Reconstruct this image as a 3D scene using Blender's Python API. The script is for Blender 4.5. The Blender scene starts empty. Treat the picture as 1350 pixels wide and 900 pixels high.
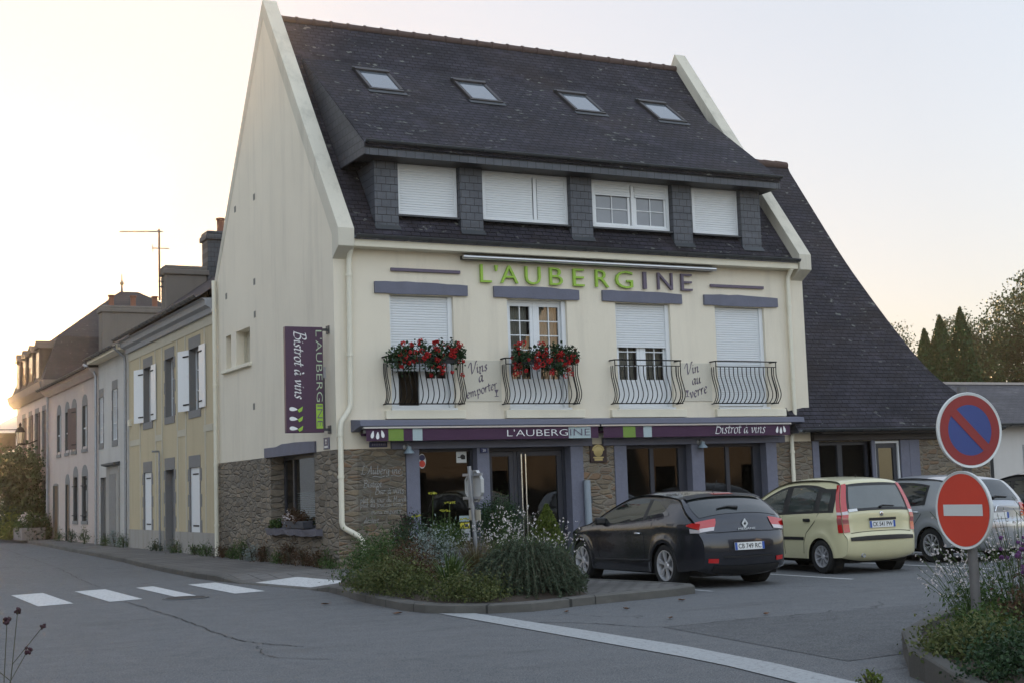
import bpy, math, random
import numpy as np
from mathutils import Vector, Matrix, Euler
R_ = math.radians
C = bpy.context.scene.collection
scene = bpy.context.scene
# ------------------------------------------------------------------ camera
cam_d = bpy.data.cameras.new('camera'); cam = bpy.data.objects.new('camera', cam_d); C.objects.link(cam)
cam.location = (-9.434, -26.116, 1.55)
cam.rotation_euler = (R_(96.02), R_(1.882), R_(-26.94))
cam_d.sensor_width = 36.0; cam_d.lens = 49.11; cam_d.clip_start = 0.1; cam_d.clip_end = 3000
scene.camera = cam
# ------------------------------------------------------------------ world, sun, exposure
GLOW = .02
SUN_EL, SUN_AZ = 3.4, 7.6            # degrees; azimuth clockwise from +Y
w = bpy.data.worlds.new('World'); scene.world = w; w.use_nodes = True
nt = w.node_tree; nt.nodes.clear()
sky = nt.nodes.new('ShaderNodeTexSky'); sky.sky_type = 'NISHITA'; sky.sun_disc = False
sky.sun_elevation = R_(SUN_EL); sky.sun_rotation = R_(SUN_AZ)
sky.air_density = 1.0; sky.dust_density = 1.0; sky.ozone_density = 1.5; sky.altitude = 50
gm = nt.nodes.new('ShaderNodeGamma'); gm.inputs['Gamma'].default_value = 0.15     # hazy evening: the far side of the sky is nearly as bright as the sun's side
hs = nt.nodes.new('ShaderNodeHueSaturation'); hs.inputs['Saturation'].default_value = 2.0
bg = nt.nodes.new('ShaderNodeBackground'); bg.inputs['Strength'].default_value = 0.15
wo = nt.nodes.new('ShaderNodeOutputWorld')
nt.links.new(sky.outputs[0], gm.inputs['Color']); nt.links.new(gm.outputs[0], hs.inputs['Color']); tn = nt.nodes.new('ShaderNodeMix'); tn.data_type = 'RGBA'; tn.blend_type = 'MULTIPLY'; tn.inputs[0].default_value = 1.0; tn.inputs[7].default_value = (.935, .928, 1.01, 1)
nt.links.new(hs.outputs[0], tn.inputs[6])
# added gradient: sky brighter behind the camera to light facades, dimmer over the houses
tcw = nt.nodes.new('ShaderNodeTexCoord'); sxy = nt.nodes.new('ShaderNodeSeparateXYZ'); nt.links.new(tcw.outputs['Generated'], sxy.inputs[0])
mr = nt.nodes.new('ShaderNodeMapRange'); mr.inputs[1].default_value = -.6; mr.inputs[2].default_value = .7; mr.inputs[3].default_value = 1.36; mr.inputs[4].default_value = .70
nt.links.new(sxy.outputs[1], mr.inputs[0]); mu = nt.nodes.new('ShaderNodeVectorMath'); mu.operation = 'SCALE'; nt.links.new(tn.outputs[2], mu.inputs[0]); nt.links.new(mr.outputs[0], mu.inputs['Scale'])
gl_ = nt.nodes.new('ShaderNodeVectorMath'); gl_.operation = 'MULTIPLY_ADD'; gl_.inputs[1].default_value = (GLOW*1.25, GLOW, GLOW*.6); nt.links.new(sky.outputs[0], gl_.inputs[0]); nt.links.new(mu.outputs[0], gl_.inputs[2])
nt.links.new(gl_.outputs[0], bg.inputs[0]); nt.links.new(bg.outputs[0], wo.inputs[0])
sd = bpy.data.lights.new('sun', 'SUN'); sd.energy = 2.0; sd.angle = R_(0.6); sd.color = (1.0, 0.66, 0.36)
sun = bpy.data.objects.new('sun', sd); C.objects.link(sun)
_s = Vector((math.sin(R_(SUN_AZ))*math.cos(R_(SUN_EL)), math.cos(R_(SUN_AZ))*math.cos(R_(SUN_EL)), math.sin(R_(SUN_EL))))
sun.rotation_euler = (-_s).to_track_quat('-Z', 'Y').to_euler(); sun.location = (0, 60, 40)
scene.view_settings.view_transform = 'Standard'; scene.view_settings.look = 'None'
scene.view_settings.exposure = 2.86; scene.view_settings.gamma = 1.0
try: scene.cycles.max_bounces = 6; scene.cycles.transparent_max_bounces = 12
except Exception: pass
# ------------------------------------------------------------------ mesh builder
class MB:
    def __init__(s): s.v = []; s.f = []; s.m = []
    def add(s, vs, fs, m=0):
        o = len(s.v); s.v.extend(tuple(map(float, v)) for v in vs)
        for f in fs: s.f.append(tuple(i+o for i in f)); s.m.append(m)
        return s
    def box(s, x0, x1, y0, y1, z0, z1, m=0):
        return s.add([(x0,y0,z0),(x1,y0,z0),(x1,y1,z0),(x0,y1,z0),(x0,y0,z1),(x1,y0,z1),(x1,y1,z1),(x0,y1,z1)],
              [(0,3,2,1),(4,5,6,7),(0,1,5,4),(1,2,6,5),(2,3,7,6),(3,0,4,7)], m)
    def obox(s, c, ax, h, m=0):
        c = Vector(c); a = [Vector(q).normalized() for q in ax]; vs = []
        for k in ((-1,-1,-1),(1,-1,-1),(1,1,-1),(-1,1,-1),(-1,-1,1),(1,-1,1),(1,1,1),(-1,1,1)):
            vs.append(c+a[0]*h[0]*k[0]+a[1]*h[1]*k[1]+a[2]*h[2]*k[2])
        return s.add(vs, [(0,3,2,1),(4,5,6,7),(0,1,5,4),(1,2,6,5),(2,3,7,6),(3,0,4,7)], m)
    def quad(s, a, b, c, d, m=0): return s.add([a,b,c,d], [(0,1,2,3)], m)
    def poly(s, pts, m=0): return s.add(pts, [tuple(range(len(pts)))], m)
    def prism(s, pts, d, m=0):                      # closed polygon of 3-D points extruded by vector d
        n = len(pts); d = Vector(d); p = [Vector(q) for q in pts]; q = [a+d for a in p]
        s.add(p+q, [tuple(range(n))[::-1], tuple(range(n, 2*n))] + [(i, (i+1) % n, n+(i+1) % n, n+i) for i in range(n)], m)
        return s
    def tube(s, pts, r, n=8, m=0, cap=True, up=None):
        pts = [Vector(p) for p in pts]; k = len(pts); rr = r if isinstance(r, (list, tuple)) else [r]*k
        vs = []; u = None
        for i, p in enumerate(pts):
            d = (pts[min(i+1, k-1)]-pts[max(i-1, 0)])
            d = d.normalized() if d.length > 1e-9 else Vector((0,0,1))
            if u is None:
                u = d.orthogonal().normalized()
            else:
                u = (u-d*u.dot(d)); u = u.normalized() if u.length > 1e-6 else d.orthogonal().normalized()
            w_ = d.cross(u)
            for j in range(n):
                a = 2*math.pi*j/n; vs.append(p+(u*math.cos(a)+w_*math.sin(a))*rr[i])
        fs = [(i*n+j, i*n+(j+1) % n, (i+1)*n+(j+1) % n, (i+1)*n+j) for i in range(k-1) for j in range(n)]
        if cap: fs += [tuple(range(n))[::-1], tuple(range((k-1)*n, k*n))]
        return s.add(vs, fs, m)
    def lathe(s, prof, c, axis=(0,0,1), n=20, m=0, cap=False):   # prof: (radius, height along axis)
        c = Vector(c); a = Vector(axis).normalized(); u = a.orthogonal().normalized(); w_ = a.cross(u); vs = []
        for r, h in prof:
            for j in range(n):
                t = 2*math.pi*j/n; vs.append(c+a*h+(u*math.cos(t)+w_*math.sin(t))*r)
        k = len(prof); fs = [(i*n+j, i*n+(j+1) % n, (i+1)*n+(j+1) % n, (i+1)*n+j) for i in range(k-1) for j in range(n)]
        if cap: fs += [tuple(range(n))[::-1], tuple(range((k-1)*n, k*n))]
        return s.add(vs, fs, m)
    def sphere(s, c, r, n=8, k=6, m=0):
        r = r if isinstance(r, (tuple, list)) else (r, r, r); vs = []
        for i in range(k+1):
            p = math.pi*i/k
            for j in range(n):
                t = 2*math.pi*j/n; vs.append((c[0]+r[0]*math.sin(p)*math.cos(t), c[1]+r[1]*math.sin(p)*math.sin(t), c[2]+r[2]*math.cos(p)))
        return s.add(vs, [(i*n+j, i*n+(j+1) % n, (i+1)*n+(j+1) % n, (i+1)*n+j) for i in range(k) for j in range(n)], m)
    def grid(s, rows, m=0, mf=None):                # rows of points
        nr, nc = len(rows), len(rows[0]); o = len(s.v)
        for r in rows: s.v.extend(tuple(map(float, p)) for p in r)
        for i in range(nr-1):
            for j in range(nc-1):
                s.f.append((o+i*nc+j, o+i*nc+j+1, o+(i+1)*nc+j+1, o+(i+1)*nc+j)); s.m.append(mf(i, j) if mf else m)
        return s
    def mesh(s, me, M, m=0):
        vs = [M @ v.co for v in me.vertices]; return s.add(vs, [tuple(p.vertices) for p in me.polygons], m)
    def holed(s, O, U, V, N, u0, u1, v0, v1, holes, depth, m=0, mr=None):
        O, U, V, N = map(Vector, (O, U, V, N)); mr = m if mr is None else mr
        us = sorted({u0, u1, *[min(max(h[k], u0), u1) for h in holes for k in (0, 1)]})
        vs = sorted({v0, v1, *[min(max(h[k], v0), v1) for h in holes for k in (2, 3)]})
        P = lambda u, v, d=0: O+U*u+V*v-N*d
        for i in range(len(us)-1):
            for j in range(len(vs)-1):
                cu, cv = (us[i]+us[i+1])/2, (vs[j]+vs[j+1])/2
                if any(h[0] < cu < h[1] and h[2] < cv < h[3] for h in holes): continue
                s.quad(P(us[i], vs[j]), P(us[i+1], vs[j]), P(us[i+1], vs[j+1]), P(us[i], vs[j+1]), m)
        for a, b, c, d in holes:
            for (p, q) in (((a, c), (a, d)), ((a, d), (b, d)), ((b, d), (b, c)), ((b, c), (a, c))):
                s.quad(P(*p), P(*q), P(*q, depth), P(*p, depth), mr)
        return s
    def build(s, name, mat, parent=None, smooth=False, bevel=0, local=False, angle=None):
        me = bpy.data.meshes.new(name)
        o = ORG.get(parent.name, Vector((0, 0, 0))) if (parent is not None and not local) else Vector((0, 0, 0))
        me.from_pydata([(a-o[0], b-o[1], c-o[2]) for a, b, c in s.v], [], s.f)
        for q in (mat if isinstance(mat, (list, tuple)) else [mat]): me.materials.append(q)
        if len(set(s.m)) > 1: me.polygons.foreach_set('material_index', s.m)
        if smooth:
            me.polygons.foreach_set('use_smooth', [True]*len(me.polygons))
            if angle: me.set_sharp_from_angle(angle=R_(angle))
        me.update()
        ob = bpy.data.objects.new(name, me); C.objects.link(ob)
        if parent is not None:
            ob.parent = parent; ORG[ob.name] = o
        else: ORG[ob.name] = Vector((0, 0, 0))
        if bevel:
            b = ob.modifiers.new('bevel', 'BEVEL'); b.width = bevel; b.segments = 2; b.limit_method = 'ANGLE'; b.angle_limit = R_(40)
        return ob
ORG = {}
def thing(name, label, cat, loc=(0,0,0), rotz=0, group=None, rot=None):
    o = bpy.data.objects.new(name, None); C.objects.link(o); o.location = loc
    o.rotation_euler = rot if rot else (0, 0, rotz); o.empty_display_size = .2
    o['label'] = label; o['category'] = cat
    if group: o['group'] = group
    ORG[o.name] = Vector(loc); return o
def tag(o, label, cat, group=None):
    o['label'] = label; o['category'] = cat
    if group: o['group'] = group
    return o
def struct(o): o['kind'] = 'structure'; return o
def stuff(o): o['kind'] = 'stuff'; return o
def copy_tree(o, parent=None):
    c = o.copy(); C.objects.link(c)
    if parent is not None: c.parent = parent
    for ch in o.children: copy_tree(ch, c)
    return c
# ------------------------------------------------------------------ materials
class NT:
    def __init__(s, name):
        s.mat = bpy.data.materials.new(name); s.mat.use_nodes = True; s.t = s.mat.node_tree; s.t.nodes.clear()
        s.out = s.n('ShaderNodeOutputMaterial'); s.p = s.n('ShaderNodeBsdfPrincipled'); s.l(s.p.outputs[0], s.out.inputs[0])
    def n(s, k, **kw):
        x = s.t.nodes.new(k)
        for a, b in kw.items(): setattr(x, a, b)
        return x
    def l(s, a, b): s.t.links.new(a, b)
    def co(s, scale=(1,1,1), rot=(0,0,0)):
        tc = s.n('ShaderNodeTexCoord'); mp = s.n('ShaderNodeMapping'); mp.inputs['Scale'].default_value = scale
        mp.inputs['Rotation'].default_value = rot; s.l(tc.outputs['Object'], mp.inputs['Vector']); return mp.outputs[0]
    def noise(s, v, sc, det=4, rough=.55, dist=0):
        x = s.n('ShaderNodeTexNoise'); x.inputs['Scale'].default_value = sc; x.inputs['Detail'].default_value = det
        x.inputs['Roughness'].default_value = rough; x.inputs['Distortion'].default_value = dist
        if v is not None: s.l(v, x.inputs['Vector'])
        return x.outputs[0]
    def ramp(s, f, stops, interp='LINEAR'):
        x = s.n('ShaderNodeValToRGB'); e = x.color_ramp; e.interpolation = interp
        while len(e.elements) < len(stops): e.elements.new(.5)
        for q, (p, c) in zip(e.elements, stops):
            q.position = p; q.color = (*c, 1) if len(c) == 3 else c
        s.l(f, x.inputs[0]); return x.outputs[0]
    def mix(s, f, a, b, mode='MIX'):
        x = s.n('ShaderNodeMix', data_type='RGBA', blend_type=mode)
        for val, k in ((f, 0), (a, 6), (b, 7)):
            if isinstance(val, (int, float)): x.inputs[k].default_value = val if k == 0 else (val, val, val, 1)
            elif isinstance(val, tuple): x.inputs[k].default_value = (*val, 1)
            else: s.l(val, x.inputs[k])
        return x.outputs[2]
    def math(s, op, a, b=None):
        x = s.n('ShaderNodeMath', operation=op)
        for val, k in ((a, 0), (b, 1)):
            if val is None: continue
            if isinstance(val, (int, float)): x.inputs[k].default_value = val
            else: s.l(val, x.inputs[k])
        return x.outputs[0]
    def bump(s, h, strength=.3, dist=.01, prev=None):
        x = s.n('ShaderNodeBump'); x.inputs['Strength'].default_value = strength; x.inputs['Distance'].default_value = dist
        s.l(h, x.inputs['Height'])
        if prev is not None: s.l(prev, x.inputs['Normal'])
        s.l(x.outputs[0], s.p.inputs['Normal']); return x.outputs[0]
    def set(s, col=None, rough=None, metal=None, spec=None, coat=None, ior=None):
        I = s.p.inputs
        if col is not None:
            if isinstance(col, tuple): I['Base Color'].default_value = (*col, 1)
            else: s.l(col, I['Base Color'])
        if rough is not None:
            if isinstance(rough, (int, float)): I['Roughness'].default_value = rough
            else: s.l(rough, I['Roughness'])
        if metal is not None: I['Metallic'].default_value = metal
        if spec is not None: I['Specular IOR Level'].default_value = spec
        if coat is not None: I['Coat Weight'].default_value = coat; I['Coat Roughness'].default_value = .04
        if ior is not None: I['IOR'].default_value = ior
        return s
def sc3(c, k): return tuple(min(1, x*k) for x in c)
def plain(name, col, rough=.6, metal=0, spec=.5, var=.12, scale=6, bump=0, bscale=60, coat=None, ior=None):
    t = NT(name); v = t.co()
    c = t.mix(t.noise(v, scale, 5, .6), sc3(col, 1-var), sc3(col, 1+var)) if var else col
    t.set(c, rough, metal, spec, coat, ior)
    if bump: t.bump(t.noise(v, bscale, 4), bump, .01)
    return t.mat
def render_mat(name, col, dirt=(.3,.27,.22), bump=.25, streak=.35):
    t = NT(name); v = t.co()
    a = t.noise(v, .7, 5, .6); b = t.noise(t.co((1.6, 1.6, .16)), 1.5, 5, .65); f = t.noise(v, 45, 3)
    c = t.mix(a, sc3(col, .90), sc3(col, 1.07))
    c = t.mix(t.ramp(b, [(.5, (0,0,0)), (.82, (streak,)*3)]), c, dirt)
    c = t.mix(t.math('MULTIPLY', f, .12), c, sc3(col, .6))
    t.set(c, .88, spec=.25); n1 = t.bump(f, bump, .006); t.bump(t.noise(v, 4, 3), .18, .02, n1); return t.mat
def brick_mat(name, c1, c2, mortar, bw, rh, axes='xz', ms=.012, rough=.8, bump=.5, lichen=None, off=.5, distort=0.0, bias=0, spec=.4, dirt=None):
    """tile / slate / paving pattern; axes: which object axes run along and across the courses"""
    t = NT(name); tc = t.n('ShaderNodeTexCoord'); sx = t.n('ShaderNodeSeparateXYZ'); t.l(tc.outputs['Object'], sx.inputs[0])
    cb = t.n('ShaderNodeCombineXYZ'); ix = {'x': 0, 'y': 1, 'z': 2}
    t.l(sx.outputs[ix[axes[0]]], cb.inputs[0]); t.l(sx.outputs[ix[axes[1]]], cb.inputs[1]); vec = cb.outputs[0]
    if distort:
        nz = t.n('ShaderNodeTexNoise'); nz.inputs['Scale'].default_value = 3.5; nz.inputs['Detail'].default_value = 3
        t.l(vec, nz.inputs['Vector']); va = t.n('ShaderNodeVectorMath', operation='SUBTRACT'); va.inputs[1].default_value = (.5,.5,.5)
        t.l(nz.outputs['Color'], va.inputs[0]); vm = t.n('ShaderNodeVectorMath', operation='SCALE'); vm.inputs['Scale'].default_value = distort
        t.l(va.outputs[0], vm.inputs[0]); ad = t.n('ShaderNodeVectorMath', operation='ADD'); t.l(vec, ad.inputs[0]); t.l(vm.outputs[0], ad.inputs[1]); vec = ad.outputs[0]
    br = t.n('ShaderNodeTexBrick'); br.offset = off; br.inputs['Scale'].default_value = 1
    br.inputs['Color1'].default_value = (*c1, 1); br.inputs['Color2'].default_value = (*c2, 1); br.inputs['Mortar'].default_value = (*mortar, 1)
    br.inputs['Brick Width'].default_value = bw; br.inputs['Row Height'].default_value = rh; br.inputs['Mortar Size'].default_value = ms
    br.inputs['Mortar Smooth'].default_value = .3; br.inputs['Bias'].default_value = bias
    t.l(vec, br.inputs['Vector']); v = t.co()
    c = t.mix(t.noise(v, 1.3, 5, .6), br.outputs[0], br.outputs[0], 'MULTIPLY')
    c = t.mix(.35, br.outputs[0], t.mix(t.noise(v, 1.1, 6, .65), sc3(c1, .45), sc3(c2, 1.45)))
    c = t.mix(t.math('MULTIPLY', t.noise(t.co((5, 5, 11)), 1.0, 3, .6), .55), c, sc3(c2, 1.7))
    c = t.mix(t.ramp(t.noise(t.co((.9, .9, 2.2)), 1.0, 5, .7), [(.42, (0,0,0)), (.66, (.7,)*3)]), c, sc3(c1, .8))
    c = t.mix(t.math('MULTIPLY', br.outputs['Fac'], .95), c, mortar)
    if dirt: c = t.mix(t.ramp(t.noise(v, .45, 5, .65), [(.45, (0,0,0)), (.75, (.7,.7,.7))]), c, dirt)
    if lichen:
        c = t.mix(t.ramp(t.noise(t.co((.8, 1.4, 1.4)), 1.3, 6, .7), [(.55, (0,0,0)), (.74, (.55,)*3)]), c, sc3(c2, 2.1))
        l1 = t.ramp(t.noise(t.co((1.5, 2.6, 2.6)), 3.1, 3, .5), [(.655, (0,0,0)), (.70, (.85,.85,.85))])
        l2 = t.ramp(t.noise(v, .35, 3), [(.36, (0,0,0)), (.50, (1,1,1))])
        c = t.mix(t.math('MULTIPLY', l1, l2), c, lichen)
    t.set(c, rough, spec=spec)
    # each row tilts a little: saw height across the courses
    sw = t.n('ShaderNodeSeparateXYZ'); t.l(vec, sw.inputs[0])
    fr = t.math('FRACT', t.math('DIVIDE', sw.outputs[1], rh))
    hgt = t.math('SUBTRACT', t.math('MULTIPLY', t.math('SUBTRACT', 1, fr), .6), t.math('MULTIPLY', br.outputs['Fac'], .7))
    hgt = t.math('ADD', hgt, t.math('MULTIPLY', t.noise(v, 25, 4), .35))
    t.bump(hgt, bump, .015); return t.mat
def stone_mat(name, scale, cols, mortar, bump=.9, warp=.3):
    t = NT(name); v = t.co(scale)
    nz = t.n('ShaderNodeTexNoise'); nz.inputs['Scale'].default_value = 2.2; nz.inputs['Detail'].default_value = 3; t.l(v, nz.inputs['Vector'])
    ad = t.n('ShaderNodeVectorMath', operation='MULTIPLY_ADD'); ad.inputs[1].default_value = (warp,warp,warp*1.3); t.l(nz.outputs['Color'], ad.inputs[0]); t.l(v, ad.inputs[2])
    v1 = t.n('ShaderNodeTexVoronoi', feature='F1'); v2 = t.n('ShaderNodeTexVoronoi', feature='DISTANCE_TO_EDGE')
    for q in (v1, v2): q.inputs['Scale'].default_value = 1; t.l(ad.outputs[0], q.inputs['Vector']); q.inputs['Randomness'].default_value = .82
    sp = t.n('ShaderNodeSeparateColor'); t.l(v1.outputs['Color'], sp.inputs[0])
    st = [(i/(len(cols)-1), c) for i, c in enumerate(cols)]
    c = t.ramp(sp.outputs[0], st); o = t.co()
    c = t.mix(t.math('MULTIPLY', t.noise(o, 14, 6, .7), .75), c, sc3(cols[0], .5))
    mo = t.ramp(v2.outputs['Distance'], [(.02, (1,1,1)), (.085, (0,0,0))])
    c = t.mix(mo, c, mortar); c = t.mix(t.ramp(t.noise(o, .6, 4), [(.4, (0,0,0)), (.75, (.5,.5,.5))]), c, sc3(mortar, .55))
    t.set(c, .92, spec=.2)
    h = t.math('ADD', t.ramp(v2.outputs['Distance'], [(.0, (0,0,0)), (.16, (1,1,1))]), t.math('MULTIPLY', t.noise(o, 22, 5, .7), .6))
    t.bump(h, bump, .03); return t.mat
def asphalt_mat(name, base=.097):
    t = NT(name); v = t.co()
    c = t.mix(t.ramp(t.noise(v, .28, 6, .65), [(.3, (0,0,0)), (.7, (1,1,1))]), (base*.66, base*.71, base*.76), (base*1.22, base*1.30, base*1.39))
    c = t.mix(t.ramp(t.noise(v, 1.3, 5, .7), [(.52, (0,0,0)), (.72, (.7,)*3)]), c, (base*.60, base*.64, base*.68))
    c = t.mix(t.ramp(t.noise(v, 7, 6, .8), [(.40, (0,0,0)), (.62, (1,)*3)]), c, (base*1.45, base*1.43, base*1.38))
    c = t.mix(t.ramp(t.noise(v, 30, 4, .8), [(.47, (0,0,0)), (.60, (1,)*3)]), c, (base*.60, base*.62, base*.66))
    c = t.mix(t.ramp(t.noise(v, 70, 2), [(.50, (0,0,0)), (.62, (.9,)*3)]), c, (base*2.2, base*2.25, base*2.3))
    c = t.mix(t.ramp(t.noise(v, 90, 2), [(.6, (0,0,0)), (.75, (.7,)*3)]), c, (base*.4,)*3)
    c = t.mix(t.ramp(t.noise(t.co((.25, 1.3, 1)), .9, 5, .7), [(.56, (0,0,0)), (.7, (.45,)*3)]), c, (base*.6,)*3)
    vo = t.n('ShaderNodeTexVoronoi', feature='DISTANCE_TO_EDGE'); nz = t.n('ShaderNodeTexNoise'); nz.inputs['Scale'].default_value = 1.1; nz.inputs['Detail'].default_value = 6
    t.l(v, nz.inputs['Vector']); ad = t.n('ShaderNodeVectorMath', operation='MULTIPLY_ADD'); ad.inputs[1].default_value = (1.6,1.6,0)
    t.l(nz.outputs['Color'], ad.inputs[0]); t.l(v, ad.inputs[2]); vo.inputs['Scale'].default_value = .16; t.l(ad.outputs[0], vo.inputs['Vector'])
    cr = t.math('MULTIPLY', t.ramp(vo.outputs['Distance'], [(.0, (1,1,1)), (.0035, (0,0,0))]), t.ramp(t.noise(v, .3, 2), [(.5, (0,0,0)), (.58, (1,1,1))]))
    c = t.mix(t.math('MULTIPLY', cr, .8), c, (.012,)*3)
    t.set(c, t.ramp(t.noise(v, 3, 4), [(.3, (.72,)*3), (.7, (.9,)*3)]), spec=.35)
    t.bump(t.math('SUBTRACT', t.noise(v, 130, 3), t.math('MULTIPLY', cr, 1.5)), .55, .008); return t.mat
def leaf_mat(name, stops, rough=.6, trans=.25, spec=.3):
    t = NT(name); g = t.n('ShaderNodeNewGeometry')
    c = t.ramp(g.outputs['Random Per Island'], [(i/(len(stops)-1), s_) for i, s_ in enumerate(stops)])
    c = t.mix(t.noise(t.co(), 2.2, 3), sc3c(t, c, .72), sc3c(t, c, 1.25))
    t.set(c, rough, spec=spec)
    if trans:
        tr = t.n('ShaderNodeBsdfTranslucent'); t.l(c, tr.inputs[0]); mx = t.n('ShaderNodeMixShader'); mx.inputs[0].default_value = trans
        t.l(t.p.outputs[0], mx.inputs[1]); t.l(tr.outputs[0], mx.inputs[2]); t.l(mx.outputs[0], t.out.inputs[0])
    return t.mat
def sc3c(t, c, k): return t.mix(1.0, c, (k, k, k), 'MULTIPLY')
def glass_mat(name, tint=(.75,.8,.8), ior=1.55, rough=.01, gain=1.15):
    t = NT(name); tr = t.n('ShaderNodeBsdfTransparent'); tr.inputs[0].default_value = (*tint, 1)
    gl = t.n('ShaderNodeBsdfGlossy'); gl.inputs['Roughness'].default_value = rough; gl.inputs[0].default_value = (.95,.97,1,1)
    fr = t.n('ShaderNodeFresnel'); fr.inputs['IOR'].default_value = ior
    mx = t.n('ShaderNodeMixShader'); t.l(t.math('MULTIPLY', fr.outputs[0], gain), mx.inputs[0]); t.l(tr.outputs[0], mx.inputs[1]); t.l(gl.outputs[0], mx.inputs[2])
    t.l(mx.outputs[0], t.out.inputs[0]); return t.mat
M = {}
M['cream'] = render_mat('cream_render', (.79,.72,.585), dirt=(.38,.34,.28), streak=.36)
M['cream_trim'] = plain('cream_trim', (.76,.71,.57), .7, var=.10, scale=3, bump=.1)
M['coping'] = render_mat('coping_render', (.62,.58,.48), dirt=(.22,.21,.17), streak=.6)
M['pipe'] = plain('cream_pipe', (.74,.70,.57), .45, var=.08)
M['slate'] = brick_mat('slate_roof', (.010,.010,.014), (.040,.036,.047), (.002,.002,.003), .21, .098, 'xz', .010, .78, 1.0, lichen=(.17,.175,.15), bias=-.2, spec=.22, dirt=(.030,.021,.018))
M['slate_side'] = brick_mat('slate_roof_side', (.012,.010,.014), (.040,.032,.040), (.003,.003,.004), .21, .098, 'yz', .010, .78, 1.0, lichen=(.14,.14,.12), spec=.22, dirt=(.030,.021,.018))
M['slate_clad'] = brick_mat('slate_cladding', (.050,.055,.066), (.075,.080,.094), (.018,.019,.022), .20, .16, 'xz', .008, .5, .6, spec=.45)
M['slate_clad_y'] = brick_mat('slate_cladding_side', (.045,.045,.052), (.065,.065,.072), (.016,.016,.018), .20, .16, 'yz', .008, .55, .6, spec=.45)
M['stone'] = stone_mat('rubble_stone', (2.9,2.9,8.2), [(.18,.15,.115),(.38,.32,.245),(.28,.245,.20),(.45,.37,.27),(.22,.20,.175),(.39,.30,.20)], (.20,.18,.15), 1.0, .10)
M['stone_flat'] = stone_mat('coursed_stone', (3.5,3.5,9.5), [(.20,.155,.11),(.36,.285,.19),(.25,.215,.175),(.33,.20,.115),(.23,.21,.185),(.42,.345,.24)], (.24,.215,.175), .9, .06)
M['granite'] = plain('granite', (.20,.195,.19), .85, var=.3, scale=40, bump=.3, bscale=70)
M['kerb'] = brick_mat('kerb_stone', (.075,.072,.066), (.105,.10,.09), (.03,.03,.028), 1.0, 3.0, 'yx', .012, .9, .4, off=0)
M['asphalt'] = asphalt_mat('asphalt')
M['asphalt2'] = asphalt_mat('asphalt_patch', .074)
M['paving'] = brick_mat('paving_blocks', (.085,.082,.082), (.16,.15,.14), (.030,.028,.025), .26, .18, 'xy', .02, .9, .8, spec=.3, dirt=(.08,.078,.07))
M['sidewalk'] = brick_mat('sidewalk_slabs', (.115,.11,.105), (.14,.132,.125), (.055,.052,.048), .30, .30, 'yx', .012, .9, .4, spec=.3, dirt=(.085,.082,.075))
def paint_mat(name, col):
    t = NT(name); v = t.co(); c = t.mix(t.noise(v, 2, 4), sc3(col, .88), col)
    c = t.mix(t.ramp(t.noise(v, 22, 6, .8), [(.50, (0,0,0)), (.66, (.85,.85,.85))]), c, (.16,.16,.155)); t.set(c, .75, spec=.3); t.bump(t.noise(v, 130, 3), .4, .006); return t.mat
M['paint'] = paint_mat('road_paint', (.60,.60,.59))
M['paint_worn'] = paint_mat('worn_road_paint', (.38,.39,.39))
M['soil'] = plain('soil', (.045,.032,.022), .95, var=.4, scale=12, bump=.8, bscale=18)
M['lav'] = plain('lavender_grey_paint', (.125,.13,.175), .62, var=.12, scale=5, bump=.25, bscale=25)
M['lav_wood'] = plain('lavender_wood', (.135,.14,.185), .7, var=.2, scale=3, bump=.5, bscale=9)
M['lav_stucco'] = plain('lavender_stucco', (.15,.155,.20), .8, var=.2, scale=9, bump=.7, bscale=16)
M['dk_frame'] = plain('dark_blue_frame', (.030,.033,.045), .4, var=.1)
M['brown_frame'] = plain('dark_brown_timber', (.040,.033,.033), .55, var=.2, scale=4, bump=.2)
M['purple'] = plain('aubergine_fabric', (.055,.018,.050), .75, var=.12, scale=5)
M['purple_board'] = plain('aubergine_board', (.052,.016,.050), .38, var=.06)
M['lime'] = plain('lime_fabric', (.17,.27,.045), .7, var=.1)
M['lime_letter'] = plain('lime_letter', (.30,.50,.045), .45, var=.06)
M['mauve_letter'] = plain('mauve_letter', (.115,.09,.135), .5, var=.08)
M['pale_band'] = plain('pale_blue_band', (.38,.46,.47), .7, var=.1)
M['white'] = plain('white_gloss', (.74,.76,.77), .38, var=.04)
M['white_paint'] = plain('white_letter', (.78,.78,.76), .6, var=.04)
M['shutter_pvc'] = plain('white_shutter', (.70,.72,.73), .42, var=.04)
M['shutter_dark'] = plain('brown_red_shutter', (.09,.05,.045), .6, var=.15)
M['iron'] = plain('wrought_iron', (.010,.009,.010), .7, var=.1, spec=.2)
M['zinc'] = plain('zinc', (.075,.08,.085), .5, metal=.5, var=.2)
M['alu'] = plain('brushed_aluminium', (.62,.63,.64), .32, metal=.9, var=.06)
M['steel'] = plain('stainless', (.7,.7,.7), .18, metal=1, var=0)
M['galv'] = plain('galvanised_steel', (.33,.34,.36), .48, metal=.7, var=.25, scale=14)
M['glass'] = glass_mat('window_glass')
M['glass_low'] = glass_mat('gable_window_glass', ior=1.3, gain=.55)
M['old_glass'] = plain('old_window_glass', (.030,.027,.025), .08, var=.4, scale=2, spec=.35)
M['dark_glass'] = plain('dark_reflecting_glass', (.012,.013,.015), .03, var=0, spec=.7, ior=1.6)
M['sky_glass'] = plain('roof_window_glass', (.10,.12,.14), .05, var=0, spec=1.0, ior=2.1)
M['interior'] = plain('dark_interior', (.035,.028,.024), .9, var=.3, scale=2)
M['interior_warm'] = plain('interior_wall', (.10,.075,.055), .9, var=.3, scale=2)
M['curtain'] = plain('net_curtain', (.42,.38,.33), .9, var=.1)
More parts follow.
